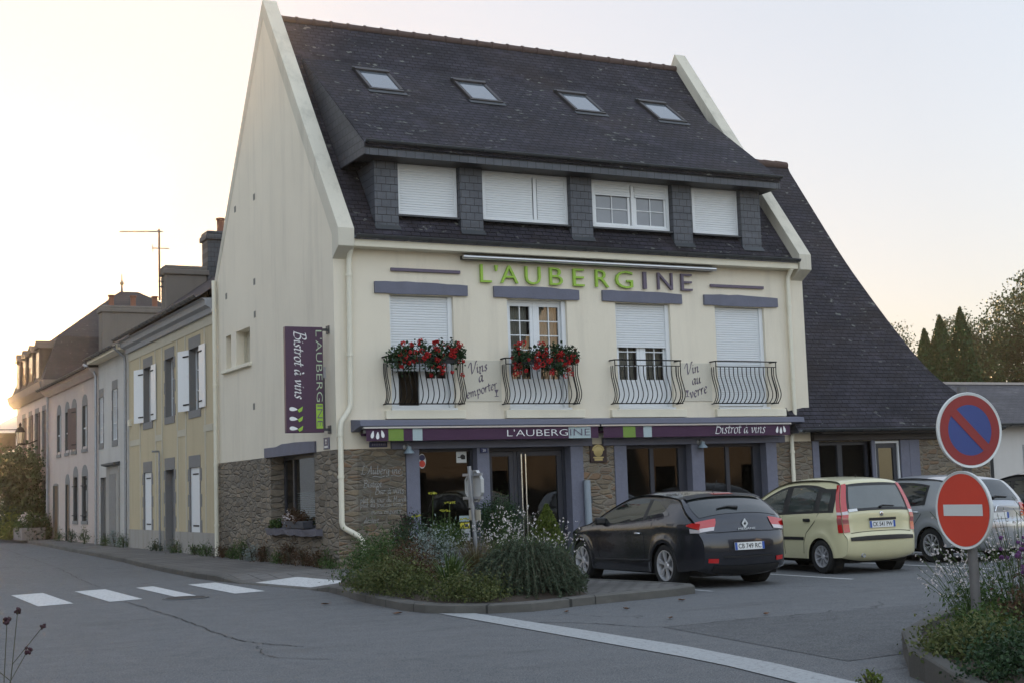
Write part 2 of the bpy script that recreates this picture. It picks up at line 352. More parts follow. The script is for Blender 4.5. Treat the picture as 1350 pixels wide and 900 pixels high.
M['wood'] = plain('wood', (.16,.095,.05), .6, var=.3, scale=5)
M['gold'] = plain('gold_emblem', (.45,.36,.16), .4, metal=.4, var=.15)
M['navy'] = plain('navy_enamel', (.02,.028,.10), .35, var=.05)
M['yellow'] = plain('yellow_paper', (.65,.55,.05), .7, var=.05)
M['red'] = plain('red_sign', (.62,.055,.028), .4, var=.08, scale=3)
M['sign_red'] = plain('traffic_red', (.60,.05,.025), .42, var=.07, scale=4)
M['sign_red2'] = plain('faded_traffic_red', (.25,.025,.024), .5, var=.12, scale=4)
M['sign_blue'] = plain('traffic_blue', (.035,.06,.22), .45, var=.1, scale=4)
M['sign_white'] = plain('sign_white', (.62,.64,.63), .45, var=.05)
M['yellow_render'] = render_mat('ochre_render', (.53,.45,.30), dirt=(.24,.19,.12), bump=.5, streak=.3)
M['band'] = plain('pale_band_render', (.50,.46,.36), .85, var=.12, scale=3, bump=.2)
M['plinth'] = render_mat('grey_plinth', (.36,.34,.31), dirt=(.17,.15,.12), streak=.7)
M['grey_render'] = render_mat('grey_white_render', (.52,.50,.47), dirt=(.30,.28,.25), streak=.4)
M['pink_render'] = render_mat('pink_render', (.52,.44,.40), dirt=(.34,.25,.22), streak=.3)
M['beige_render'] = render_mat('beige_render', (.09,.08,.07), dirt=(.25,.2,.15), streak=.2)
M['white_render'] = render_mat('white_render', (.62,.60,.57), dirt=(.4,.38,.35), streak=.2)
M['chimney'] = render_mat('chimney_render', (.17,.15,.13), dirt=(.09,.08,.07), streak=.6)
M['terracotta'] = plain('terracotta', (.19,.075,.042), .8, var=.25, scale=8, bump=.2)
M['ridge'] = plain('ridge_tile', (.075,.046,.038), .85, var=.4, scale=6, bump=.3)
M['rubber'] = plain('tyre_rubber', (.012,.012,.012), .8, var=.2)
M['black'] = plain('black_plastic', (.012,.012,.013), .5, var=.1)
M['under'] = plain('underbody', (.006,.006,.006), .9, var=0)
# ------------------------------------------------------------------ lettering
def font_mesh(body, size=1.0, extrude=0.0, thin=0.0, spacing=1.0):
    cu = bpy.data.curves.new('lettering', 'FONT'); cu.body = body; cu.size = size; cu.extrude = extrude; cu.offset = thin; cu.space_character = spacing
    cu.resolution_u = 3; ob = bpy.data.objects.new('lettering', cu); C.objects.link(ob); bpy.context.view_layer.update()
    me = bpy.data.meshes.new_from_object(ob.evaluated_get(bpy.context.evaluated_depsgraph_get()))
    bpy.data.objects.remove(ob); bpy.data.curves.remove(cu); return me
def put_text(mb, body, o, u, v, width=None, height=None, extrude=0, thin=0, spacing=1.0, m=0, center=False):
    """letters with their base line at o, running along u, upright along v; scaled to width (and height of the capitals)"""
    if not body.strip(): return
    me = font_mesh(body, 1, extrude, thin, spacing); xs = [q.co.x for q in me.vertices]; ys = [q.co.y for q in me.vertices]
    x0, x1, y1 = min(xs), max(xs), max(ys); U, V = Vector(u).normalized(), Vector(v).normalized(); N = U.cross(V)
    sy = height/y1 if height else None; sx = width/(x1-x0) if width else sy; sy = sy or sx
    off = -(x0+x1)/2 if center else -x0; O = Vector(o)
    vs = [O+U*((q.co.x+off)*sx)+V*(q.co.y*sy)+N*(q.co.z) for q in me.vertices]
    mb.add(vs, [tuple(p.vertices) for p in me.polygons], m); bpy.data.meshes.remove(me)
# chancery hand: strokes of a broad nib. x-height .45, ascender .9
SCR = {
 'i': (.24, [[(.04,.36),(.10,.45),(.08,.2),(.09,.04),(.15,.02),(.22,.1)], [(.125,.60),(.145,.66)]]),
 'n': (.46, [[(.03,.36),(.10,.45),(.09,.25),(.05,0)], [(.07,.2),(.18,.38),(.28,.45),(.33,.38),(.29,.15),(.31,.03),(.36,.01),(.43,.1)]]),
 'm': (.68, [[(.03,.36),(.10,.45),(.09,.25),(.05,0)], [(.07,.2),(.18,.4),(.27,.44),(.30,.35),(.25,0)], [(.28,.2),(.39,.4),(.48,.44),(.52,.36),(.48,.12),(.51,.02),(.56,.01),(.64,.1)]]),
 's': (.32, [[(.27,.38),(.22,.45),(.14,.43),(.10,.35),(.16,.25),(.22,.14),(.18,.03),(.09,0),(.02,.06)]]),
 't': (.28, [[(.15,.66),(.12,.35),(.09,.1),(.12,.02),(.18,.02),(.26,.1)], [(-.02,.45),(.29,.47)]]),
 'r': (.32, [[(.03,.36),(.10,.45),(.09,.25),(.05,0)], [(.07,.2),(.15,.37),(.22,.45),(.30,.42)]]),
 'o': (.40, [[(.24,.45),(.12,.42),(.04,.25),(.07,.05),(.16,0),(.28,.06),(.35,.24),(.32,.40),(.24,.45)]]),
 'a': (.42, [[(.32,.42),(.20,.45),(.08,.34),(.04,.14),(.09,.01),(.18,.06),(.30,.3),(.33,.44),(.29,.18),(.30,.04),(.35,.01),(.41,.09)]]),
 'v': (.38, [[(.02,.36),(.08,.45),(.11,.3),(.13,.02)], [(.13,.02),(.26,.16),(.33,.34),(.29,.46)]]),
 'u': (.46, [[(.03,.36),(.10,.45),(.07,.2),(.08,.04),(.16,.0),(.26,.14),(.34,.45)], [(.34,.45),(.30,.18),(.32,.03),(.37,.01),(.43,.09)]]),
 'e': (.36, [[(.07,.22),(.22,.27),(.31,.35),(.28,.44),(.18,.45),(.08,.34),(.04,.17),(.08,.03),(.18,0),(.30,.1)]]),
 'p': (.44, [[(.03,.36),(.11,.45),(.08,.1),(.02,-.32)], [(.10,.3),(.22,.44),(.33,.40),(.36,.24),(.29,.06),(.18,0),(.08,.06)]]),
 'l': (.22, [[(.17,.9),(.11,.4),(.08,.08),(.13,.01),(.21,.09)]]),
 'b': (.42, [[(.14,.9),(.09,.4),(.06,.05),(.16,0),(.29,.08),(.35,.26),(.28,.42),(.18,.4),(.09,.25)]]),
 'd': (.44, [[(.32,.40),(.20,.45),(.08,.34),(.04,.14),(.09,.01),(.18,.06),(.31,.34)], [(.40,.9),(.33,.4),(.31,.06),(.36,.01),(.42,.08)]]),
 'g': (.42, [[(.32,.42),(.20,.45),(.08,.34),(.04,.16),(.10,.04),(.2,.1),(.32,.36)], [(.34,.45),(.30,.1),(.24,-.24),(.12,-.32),(.02,-.24)]]),
 'j': (.22, [[(.10,.45),(.08,.1),(.03,-.22),(-.06,-.3)], [(.13,.60),(.15,.66)]]),
 'c': (.34, [[(.30,.38),(.22,.45),(.10,.38),(.04,.18),(.09,.02),(.2,0),(.31,.1)]]),
 'h': (.46, [[(.16,.9),(.10,.4),(.05,0)], [(.08,.2),(.18,.38),(.28,.45),(.33,.38),(.29,.15),(.31,.03),(.36,.01),(.43,.1)]]),
 'V': (.66, [[(-.04,.52),(.02,.66),(.14,.86),(.24,.84),(.24,.6),(.22,.2),(.24,0)], [(.24,0),(.44,.3),(.60,.66),(.68,.9),(.78,.86)]]),
 'B': (.62, [[(.22,.86),(.16,.45),(.09,.02)], [(.04,.84),(.22,.88),(.42,.90),(.50,.76),(.42,.58),(.20,.48)], [(.20,.48),(.46,.46),(.57,.28),(.48,.06),(.26,-.01),(.04,.03)]]),
 'L': (.55, [[(.36,.8),(.30,.9),(.22,.8),(.18,.4),(.08,.04),(.0,.0)], [(.04,.06),(.2,.03),(.4,.0),(.52,.1)]]),
 'A': (.60, [[(-.04,.06),(.08,.04),(.24,.4),(.42,.9)], [(.42,.9),(.44,.5),(.47,.05),(.56,.06)], [(.12,.32),(.5,.36)]]),
 'P': (.55, [[(.20,.84),(.14,.4),(.06,.0)], [(-.04,.64),(.08,.82),(.28,.9),(.48,.84),(.5,.66),(.36,.48),(.16,.44)]]),
 'M': (.80, [[(-.02,.02),(.08,.1),(.18,.86)], [(.18,.86),(.30,.2)], [(.30,.2),(.58,.9)], [(.58,.9),(.60,.1),(.70,.04)]]),
 "'": (.16, [[(.1,.9),(.05,.72)]]), ' ': (.26, []), 'é': (.36, None), 'à': (.42, None)}
SCR['é'] = (.36, SCR['e'][1]+[[(.18,.56),(.28,.68)]]); SCR['à'] = (.42, SCR['a'][1]+[[(.14,.70),(.24,.58)]])
def catmull(p, k=5):
    if len(p) < 3: return p
    q = [p[0]]+list(p)+[p[-1]]; out = []
    for i in range(1, len(q)-2):
        for j in range(k):
            t = j/k; out.append(tuple(.5*((2*q[i][d])+(q[i+1][d]-q[i-1][d])*t+(2*q[i-1][d]-5*q[i][d]+4*q[i+1][d]-q[i+2][d])*t*t+(3*q[i][d]-q[i-1][d]-3*q[i+1][d]+q[i+2][d])*t**3) for d in range(len(p[0]))))
    out.append(tuple(p[-1])); return out
def script_width(s): return sum(SCR[c][0] for c in s)
def put_script(mb, s, o, u, v, size, nib=.085, ang=40, m=0, thin=.022, slant=.12):
    O, U, V = Vector(o), Vector(u).normalized(), Vector(v).normalized(); x = 0
    a = R_(ang); n = (math.cos(a)*nib/2, math.sin(a)*nib/2)
    for ch in s:
        adv, st = SCR[ch]
        for pl in st:
            pts = catmull(pl, 5); L = []; Rr = []
            for i, (px, py) in enumerate(pts):
                d = (pts[min(i+1, len(pts)-1)][0]-pts[max(i-1, 0)][0], pts[min(i+1, len(pts)-1)][1]-pts[max(i-1, 0)][1]); l = math.hypot(*d) or 1
                q = (-d[1]/l*thin/2, d[0]/l*thin/2); sg = 1 if (n[0]*q[0]+n[1]*q[1]) >= 0 else -1
                e = (n[0]+q[0]*sg, n[1]+q[1]*sg)
                for lst, k in ((L, 1), (Rr, -1)):
                    X = px+e[0]*k; Y = py+e[1]*k; lst.append(O+U*((x+X+slant*Y)*size)+V*(Y*size))
            mb.grid([L, Rr], m)
        x += adv
def aubergine(mb, o, u, v, h, m=0, flip=1):             # the little pear-shaped mark
    O, U, V = Vector(o), Vector(u).normalized(), Vector(v).normalized(); pts = []
    for i in range(18):
        t = i/18*2*math.pi; yy = -math.cos(t); r = .30*(1-.62*((yy+1)/2)**1.2) if yy > -1 else .3
        pts.append(O+U*((math.sin(t)*r+flip*.18*((yy+1)/2)**2)*h)+V*((yy*.5+.5)*h))
    mb.poly(pts, m); return O+U*(flip*.18*h)+V*(.86*h)
# ------------------------------------------------------------------ plants
def leaves_np(centers, size, rng, aspect=2.0, up=0.0, bend=.3):
    """one diamond leaf of two triangles-pairs at every centre; returns verts, faces"""
    n = len(centers); d = rng.normal(size=(n, 3)); d[:, 2] += up; d /= np.linalg.norm(d, axis=1)[:, None]
    e = rng.normal(size=(n, 3)); e -= (e*d).sum(1)[:, None]*d; e /= np.linalg.norm(e, axis=1)[:, None]
    nn = np.cross(d, e); s_ = size*rng.uniform(.6, 1.35, n)[:, None]
    a = centers-d*s_*.5; b = centers+d*s_*.5+nn*s_*bend*.4; l = centers+e*s_/aspect*.5-nn*s_*bend*.15; r = centers-e*s_/aspect*.5-nn*s_*bend*.15
    v = np.stack([a, l, b, r], 1).reshape(-1, 3); i = np.arange(n)*4
    return v, np.stack([i, i+1, i+2, i+3], 1)
def mesh_np(name, v, f, mat, parent=None):
    o = ORG.get(parent.name, Vector((0,0,0))) if parent is not None else Vector((0,0,0))
    me = bpy.data.meshes.new(name); nv, nf, k = len(v), len(f), f.shape[1]
    me.vertices.add(nv); me.vertices.foreach_set('co', (v-np.array(o)).astype(np.float32).ravel())
    me.loops.add(nf*k); me.loops.foreach_set('vertex_index', f.astype(np.int32).ravel())
    me.polygons.add(nf); me.polygons.foreach_set('loop_start', np.arange(nf, dtype=np.int32)*k); me.polygons.foreach_set('loop_total', np.full(nf, k, np.int32))
    me.materials.append(mat); me.update(calc_edges=True); me.validate()
    ob = bpy.data.objects.new(name, me); C.objects.link(ob)
    if parent is not None: ob.parent = parent; ORG[ob.name] = o
    return ob
def clumps(c, rad, ncl, npc, spread, rng, shell=.55, flat=0, zmin=None):
    d = rng.normal(size=(ncl, 3)); d /= np.linalg.norm(d, axis=1)[:, None]
    if flat: d[:, 2] = np.abs(d[:, 2])
    r = rng.uniform(shell, 1, ncl)**.6; cc = np.array(c)+d*r[:, None]*np.array(rad)
    p = (cc[:, None, :]+rng.normal(size=(ncl, npc, 3))*spread*rng.uniform(.6, 1.4, (ncl, 1, 1))).reshape(-1, 3)
    if zmin is not None: p = p[p[:, 2] > zmin]
    return p
def shrub(name, label, cat, c, rad, n, leaf, mat, seed, aspect=2.0, up=.2, ncl=None, group=None, flat=1, stem=None, spread=None, extra=None):
    rng = np.random.default_rng(seed); ncl = ncl or max(12, n//60)
    root = thing(name, label, cat, (c[0], c[1], c[2]), group=group)
    p = clumps((c[0], c[1], c[2]+rad[2]*(0 if flat else 1)), rad, ncl, n//ncl, spread or min(rad)*.22, rng, .3, flat, c[2]+.01)
    v, f = leaves_np(p, leaf, rng, aspect, up); mesh_np('foliage', v, f, mat, root)
    mb = MB(); r2 = random.Random(seed)
    for k in range(9):
        a = r2.uniform(0, 6.28); q = r2.uniform(.3, .8)
        mb.tube([(c[0], c[1], c[2]-.03), (c[0]+math.cos(a)*rad[0]*q*.4, c[1]+math.sin(a)*rad[1]*q*.4, c[2]+rad[2]*.45), (c[0]+math.cos(a)*rad[0]*q, c[1]+math.sin(a)*rad[1]*q, c[2]+rad[2]*.85)], [.012, .008, .003], 5)
    mb.build('stem', stem or M['stem'], root); return root
def blades_mesh(mb, c, n, h, spread, droop, width, rnd, m=0, seg=5, r0=.08):
    for _ in range(n):
        a = rnd.uniform(0, 2*math.pi); L = h*rnd.uniform(.65, 1.15); lean = spread*rnd.uniform(.2, 1.1); q = rnd.uniform(0, r0)
        b = Vector((c[0]+math.cos(a)*q, c[1]+math.sin(a)*q, c[2])); dirv = Vector((math.cos(a+rnd.uniform(-.4, .4)), math.sin(a+rnd.uniform(-.4, .4)), 0)); side = Vector((-dirv.y, dirv.x, 0))
        rowL, rowR = [], []
        for k in range(seg+1):
            t = k/seg; p = b+dirv*(lean*t**1.4)+Vector((0, 0, L*(t-droop*t*t*t))); wd = width*(1-t)**.7*.5+.0004
            rowL.append(p+side*wd); rowR.append(p-side*wd)
        mb.grid([rowL, rowR], m)
M['stem'] = plain('plant_stem', (.06,.055,.03), .8, var=.3)
M['bark'] = plain('bark', (.055,.042,.032), .9, var=.35, scale=8, bump=.6, bscale=14)
M['lf_dark'] = leaf_mat('dark_green_leaves', [(.012,.030,.012),(.022,.052,.018),(.035,.070,.022)], trans=.1)
M['lf_mid'] = leaf_mat('mid_green_leaves', [(.034,.068,.018),(.055,.105,.026),(.085,.135,.036)])
M['lf_light'] = leaf_mat('yellow_green_leaves', [(.07,.10,.015),(.11,.15,.025),(.16,.19,.03)])
M['lf_moss'] = leaf_mat('variegated_ground_cover', [(.04,.06,.016),(.075,.095,.026),(.14,.15,.05),(.05,.07,.02)])
M['lf_silver'] = leaf_mat('silver_leaves', [(.17,.21,.20),(.26,.31,.29),(.33,.37,.35)])
M['lf_rust'] = leaf_mat('rusty_leaves', [(.06,.028,.014),(.10,.05,.025),(.075,.055,.025)])
M['lf_red'] = leaf_mat('dark_red_leaves', [(.028,.010,.014),(.045,.014,.02),(.03,.022,.016)])
M['lf_rosemary'] = leaf_mat('grey_green_needles', [(.04,.062,.038),(.07,.10,.06),(.11,.14,.09)])
M['lf_grass'] = leaf_mat('green_blades', [(.04,.07,.018),(.065,.105,.025),(.09,.12,.035)])
M['lf_tree'] = leaf_mat('tree_leaves', [(.012,.040,.010),(.022,.060,.014),(.042,.085,.02)], trans=.06)
M['lf_tree2'] = leaf_mat('far_tree_leaves', [(.014,.042,.014),(.024,.060,.02),(.036,.074,.024)], trans=.06)
M['lf_thuja'] = leaf_mat('thuja_sprays', [(.008,.036,.008),(.014,.056,.012),(.024,.08,.018)], trans=.05)
M['fl_white'] = leaf_mat('white_petals', [(.72,.66,.66),(.80,.76,.74),(.70,.58,.58)], trans=.3)
M['fl_red'] = leaf_mat('red_geranium_petals', [(.42,.014,.018),(.55,.025,.02),(.46,.03,.045)], trans=.2)
M['fl_violet'] = leaf_mat('violet_flower_heads', [(.12,.04,.15),(.17,.06,.20),(.09,.025,.10)], trans=.1)
M['fl_dry'] = leaf_mat('dry_flower_heads', [(.035,.012,.018),(.055,.02,.03),(.03,.015,.012)], trans=0)
M['fl_yellow'] = leaf_mat('yellow_umbels', [(.35,.36,.03),(.45,.42,.05)], trans=.2)
# ================================================================== SETTING: ground, road, pavements
X3, Y3, Z3 = (1,0,0), (0,1,0), (0,0,1)
struct(MB().box(-400, 400, -400, 500, -.6, -.012).build('ground', plain('far_ground', (.06,.07,.03), .95, var=.4, scale=.2)))
struct(MB().add([(-60,-70,0),(70,-70,0),(70,60,0),(-60,60,0),(-60,95,0),(12,95,0),(12,60,0)], [(0,1,2,3),(3,6,5,4)]).build('road', M['asphalt']))
# newer asphalt band across the mouth of the car park
mb = MB(); n = 24
top = [(-1.0+i*.7, -13.05+.05*math.sin(i*.9), .004) for i in range(n)]; bot = [(-1.45+i*.7, -16.6+.08*math.sin(i*1.3), .004) for i in range(n)]
mb.grid([top, bot]); struct(mb.build('asphalt_patch', M['asphalt2']))
# pavement of the side street with a granite kerb, lowered at the crossing
kz = lambda y: .12-.10*max(0, min(1, (2.35-abs(y+2.25))/.75))
kx = [(-.95,62),(-.9,52),(-.9,38),(-1.15,30),(-1.46,22),(-1.68,16),(-1.87,11.4),(-2.10,8),(-2.28,4.6),(-2.38,1.6),(-2.33,.4),(-2.22,-.9),(-2.05,-2.2),(-1.85,-3.6),(-1.80,-4.48),(-1.92,-5.5),(-2.09,-6.5),(-2.2,-7.6),(-2.27,-8.7),(-2.2,-9.3),(-1.97,-9.72),(-1.6,-10.05),(-1.13,-10.2),(-.7,-10.1),(-.31,-9.95),(.3,-9.82),(.95,-9.72),(1.5,-9.6),(1.9,-9.42),(2.05,-9.15),(2.0,-8.6),(1.9,-8.0),(1.75,-7.2),(1.55,-6.4),(1.4,-5.4),(1.35,-4.3),(1.6,-3.7),(2.3,-3.45),(4,-3.4),(8,-3.4),(14,-3.3),(19,-3.2),(26,-3.2)]
def dens(pts, step=.7):
    out = []
    for a, b in zip(pts, pts[1:]):
        k = max(1, int(math.dist(a, b)/step)); out += [tuple(a[i]+(b[i]-a[i])*j/k for i in range(len(a))) for j in range(k)]
    return out+[pts[-1]]
kp = dens(kx); nrm = []
for i, p in enumerate(kp):
    a, b = kp[max(0, i-1)], kp[min(len(kp)-1, i+1)]; d = (b[0]-a[0], b[1]-a[1]); l = math.hypot(*d); nrm.append((-d[1]/l, d[0]/l))  # points inward (left of travel)
KW = .16
zk = [kz(p[1]) if p[0] < 0 else (.12 if p[1] < -4.4 else .10) for p in kp]
mb = MB(); o_ = [(p[0], p[1], -.02) for p in kp]; o1 = [(p[0], p[1], z-.02) for p, z in zip(kp, zk)]; o2 = [(p[0]+q[0]*.025, p[1]+q[1]*.025, z) for p, q, z in zip(kp, nrm, zk)]
i1 = [(p[0]+q[0]*KW, p[1]+q[1]*KW, z) for p, q, z in zip(kp, nrm, zk)]; mb.grid([o_, o1, o2, i1]); struct(mb.build('kerb', M['kerb'], smooth=False))
# walking surface: street strip (x<0, y>-4.4) and forecourt
mb = MB(); A = []; B_ = []
for p, q, z in zip(kp, nrm, zk):
    if p[0] < -.5 and p[1] > -4.49: A.append((p[0]+q[0]*KW, p[1]+q[1]*KW, z-.004)); B_.append((.35, p[1], .116))
mid = [tuple(a[k]*.45+b[k]*.55 for k in (0, 1))+(.116,) for a, b in zip(A, B_)]
mb.grid([A, mid, B_]); struct(mb.build('pavement', M['sidewalk']))
ring = [(p[0]+q[0]*KW, p[1]+q[1]*KW, .116) for p, q in zip(kp, nrm) if not (p[0] < -.5 and p[1] > -4.49)]
mb = MB(); mb.poly([(-1.64, -4.48, .116)]+ring+[(26, .3, .116), (.35, .3, .116), (.35, -4.48, .116)]); struct(mb.build('paved_forecourt', M['paving']))
def interp_x(y):
    for (a, b), (c, d) in zip(kx, kx[1:]):
        if d <= y <= b: return a+(c-a)*(b-y)/max(1e-6, b-d)
    return -2.0
# planting bed
bed = [(-1.62,-4.5),(-1.75,-5.5),(-1.92,-6.6),(-2.08,-8.7),(-2.0,-9.25),(-1.82,-9.62),(-1.5,-9.88),(-1.1,-10.02),(-.72,-9.93),(-.3,-9.77),(.05,-9.66),(.25,-8.6),(.5,-7),(.75,-5),(.7,-3.6),(.0,-2.9),(-1.2,-3.4)]
cxb, cyb = -.7, -6.9; mb = MB(); rows = []
for k, zz in ((1.0, .105), (.93, .16), (.7, .22), (.35, .27), (.02, .28)): rows.append([(cxb+(x-cxb)*k, cyb+(y-cyb)*k, zz) for x, y in bed+bed[:1]])
mb.grid(rows); struct(mb.build('planting_bed_soil', M['soil'], smooth=True))
# painted markings
def marking(name, polys, mat, z=.006):
    mb = MB()
    for p in polys:
        p = [Vector((a, b, z)) for a, b in p]; q = []
        mb.poly(p)
    return struct(mb.build(name, mat))
for x0 in (-8.25, -7.2, -6.12, -5.05, -3.98, -3.04):
    wd = .55 if x0 != -3.98 else .34
    marking('crosswalk_stripe', [[(x0,-3.45),(x0+wd,-3.30),(x0+wd+.02,-.1),(x0+.02,-.22)]], M['paint'])
mb = MB(); ya_ = [-3.35+.2*k for k in range(12)]; pz_ = lambda x, y: None
KI = lambda y: interp_x(y)+KW
mb.grid([[(KI(y)+.01, y, kz(y)+.002) for y in ya_], [(KI(y)+.01+(.35-KI(y)-.01)*.33, y, kz(y)+.002+(.116-kz(y)+.004)*.33/.55) for y in ya_]]); struct(mb.build('crosswalk_stripe', M['paint']))
marking('give_way_line', [[(-2.12,-9.55),(-1.77,-9.88),(-1.80,-12.3),(-1.84,-14.68),(-2.0,-16.3),(-2.24,-17.64),(-2.52,-18.6),(-2.88,-18.5),(-2.59,-17.34),(-2.40,-16.2),(-2.33,-15.41),(-2.22,-12.5)]], M['paint_worn'], .008)
lines = [[(2.2,-9.35),(2.3,-9.35),(2.3,-3.6),(2.2,-3.6)]]
for xx in (4.98, 7.86, 10.85, 13.4): lines.append([(xx,-9.1),(xx+.1,-9.1),(xx+.06,-3.6),(xx-.04,-3.6)])
marking('parking_line', lines[:1], M['paint_worn'])
for l in lines[1:]: marking('parking_line', [l], M['paint'])
# cracks in the asphalt
def crack(pts, w_, seed):
    r = random.Random(seed); p = catmull([(a, b) for a, b in pts], 14); L, Q = [], []
    for i, (x, y) in enumerate(p):
        a = p[min(i+1, len(p)-1)]; b = p[max(i-1, 0)]; d = (a[0]-b[0], a[1]-b[1]); l = math.hypot(*d) or 1; n = (-d[1]/l, d[0]/l); j = r.uniform(-.03,.03); ww = w_*r.uniform(.25,1)
        L.append((x+n[0]*(j+ww), y+n[1]*(j+ww), .0045)); Q.append((x+n[0]*(j-ww), y+n[1]*(j-ww), .0045))
    return struct(MB().grid([L, Q]).build('road_crack', plain('tar_crack', (.014,.014,.015), .8, var=.2)))
crack([(-2.6,31),(-3.54,12.9),(-4.2,4.2),(-4.45,.6)], .016, 1); crack([(-4.85,-3.6),(-4.9,-6.4),(-4.97,-8.2),(-5.08,-10.0),(-5.02,-11.2),(-4.75,-12.0)], .017, 2); crack([(-5.1,-11.6),(-5.3,-12.6),(-4.9,-13.3)], .009, 3); crack([(-2.0,-11.2),(-1.4,-12.0),(-1.0,-13.0),(.2,-12.98),(2.9,-13.05),(6.5,-12.9)], .016, 4); crack([(-.6,-13.5),(.8,-13.7),(2.6,-13.6)], .010, 7); crack([(-8.2,-12.8),(-7.2,-14),(-6.6,-15.6),(-6.9,-17)], .018, 5)
# manhole
mh = thing('manhole_cover', 'round iron manhole cover set in the road by the crossing stripes', 'manhole cover', (-3.92,-3.72,0))
mb = MB(); mb.lathe([(0,.012),(.30,.012),(.31,.0)], (-3.92,-3.72,.002), n=28); mb.build('lid', plain('cast_iron', (.03,.028,.027), .6, metal=.4, var=.3, scale=30, bump=.8, bscale=40), mh)
mb = MB(); mb.lathe([(.31,.006),(.315,.013),(.36,.013),(.37,.0)], (-3.92,-3.72,.002), n=28); mb.build('rim', M['zinc'], mh)

# ================================================================== THE RESTAURANT
H = thing('restaurant_building', 'tall cream restaurant with steep slate roof, long dormer and stone ground floor', 'building', (0,0,0))
Wd = 11.75; ZS = 2.44
WIN = [(1.19,2.61),(3.86,5.31),(6.53,7.97),(9.19,10.58)]
mb = MB()
mb.holed((0,0,0), X3, Z3, (0,-1,0), .0, Wd, ZS, 6.5, [(a, b, 3.25, 5.55) for a, b in WIN], .24)
mb.build('front_wall', M['cream'], H)
# gable walls: polygon with the two small windows cut by columns
YR, ZR = 4.42, 12.98
zt = lambda y: ZR-abs(y-YR)*1.335
mb = MB(); SM = [(7.44,7.90,4.74,5.55),(5.82,7.0,4.72,5.56)]
mb.holed((0,0,0), Y3, Z3, (-1,0,0), 0, 8.8, ZS, 6.2, SM, .3)
mb.poly([(0,0,6.2),(0,8.8,6.2),(0,8.8,zt(8.8)),(0,YR,ZR),(0,0,zt(0))])
mb.build('gable_wall', M['cream'], H)
mb = MB(); mb.poly([(Wd,0,.1),(Wd,0,zt(0)),(Wd,YR,ZR),(Wd,8.8,zt(8.8)),(Wd,8.8,.1)]); mb.quad((0,8.8,0),(Wd,8.8,0),(Wd,8.8,7.1),(0,8.8,7.1))
mb.build('gable_wall', M['cream'], H)
for i, (a, b, c, d) in enumerate(SM):
    mb = MB(); mb.box(.27,.3,a,b,c,d); mb.box(.20,.27,a,a+.05,c,d); mb.box(.20,.27,b-.05,b,c,d); mb.box(.2,.27,a+.05,b-.05,c,c+.05); mb.build('boarded_window', plain('cream_board', (.52,.48,.38), .6, var=.1), H)
MB().box(-.09,.02,5.70,8.10,4.63,4.71).build('sill', M['cream_trim'], H, bevel=.01)
for y, z in ((6.94,8.58),(5.33,8.56),(5.4,6.56),(7.82,6.55),(5.4,5.79),(5.56,3.66)):
    MB().box(-.004,.01,y-.075,y+.075,z-.075,z+.075).build('vent', plain('vent_shadow', (.20,.19,.165), .9, var=.1), H)
# stone base: gable side and front piers
gd = .36
mb = MB(); mb.holed((0,0,0), Y3, Z3, (-1,0,0), -.03, 8.8, -.05, ZS, [(1.35,4.35,.86,2.43)], gd); mb.build('stone_base', M['stone'], H)
mb = MB(); mb.quad((0,-.03,0),(1.44,-.03,0),(1.44,-.03,ZS),(0,-.03,ZS)); mb.quad((0,-.03,ZS),(1.44,-.03,ZS),(1.44,.01,ZS),(0,.01,ZS)); mb.quad((1.44,-.03,0),(1.44,.3,0),(1.44,.3,ZS),(1.44,-.03,ZS)); mb.build('stone_pier', M['stone_flat'], H)
MB().box(5.55,6.33,-.03,.2,0,ZS).build('stone_pier', M['stone_flat'], H); MB().box(10.70,11.74,-.03,.2,0,ZS+.002).build('stone_pier', M['stone_flat'], H)
# lavender stucco posts, beams
for a, b in ((1.45,1.74),(3.03,3.31),(5.24,5.548),(6.332,6.64),(8.34,8.67),(10.40,10.698)):
    MB().box(a,b,-.055,.26,.05,2.42).build('shopfront_post', M['lav_stucco'], H, bevel=.008)
for a, b in ((1.14,5.77),(6.05,10.94)): MB().box(a,b,-.08,.26,2.422,2.585).build('shopfront_beam', M['lav'], H, bevel=.006)
# canopy board above the awnings
mb = MB(); mb.prism([(.30,.0,3.02),(.34,-.43,2.985),(.34,-.45,2.87),(.30,.0,2.77)], (10.9,0,0)); mb.build('canopy', M['lav'], H, bevel=.01)
# upper windows ---------------------------------------------------------------
def ribs(mb, x0, x1, y, z0, z1, pitch=.052, m=0):
    n = max(2, int((z1-z0)/pitch)); rows = []
    for i in range(n):
        za, zb = z0+(z1-z0)*i/n, z0+(z1-z0)*(i+1)/n; zm = (za+zb)/2
        rows += [[(x0,y+.006,za),(x1,y+.006,za)],[(x0,y-.006,za+.25*(zb-za)),(x1,y-.006,za+.25*(zb-za))],[(x0,y-.006,zb-.2*(zb-za)),(x1,y-.006,zb-.2*(zb-za))]]
    rows.append([(x0,y+.006,z1),(x1,y+.006,z1)]); mb.grid(rows, m)
def frame(mb, x0, x1, y0, y1, z0, z1, t, m=0):
    mb.box(x0,x1,y0,y1,z0,z0+t,m); mb.box(x0,x1,y0,y1,z1-t,z1,m); mb.box(x0,x0+t,y0,y1,z0+t,z1-t,m); mb.box(x1-t,x1,y0,y1,z0+t,z1-t,m)
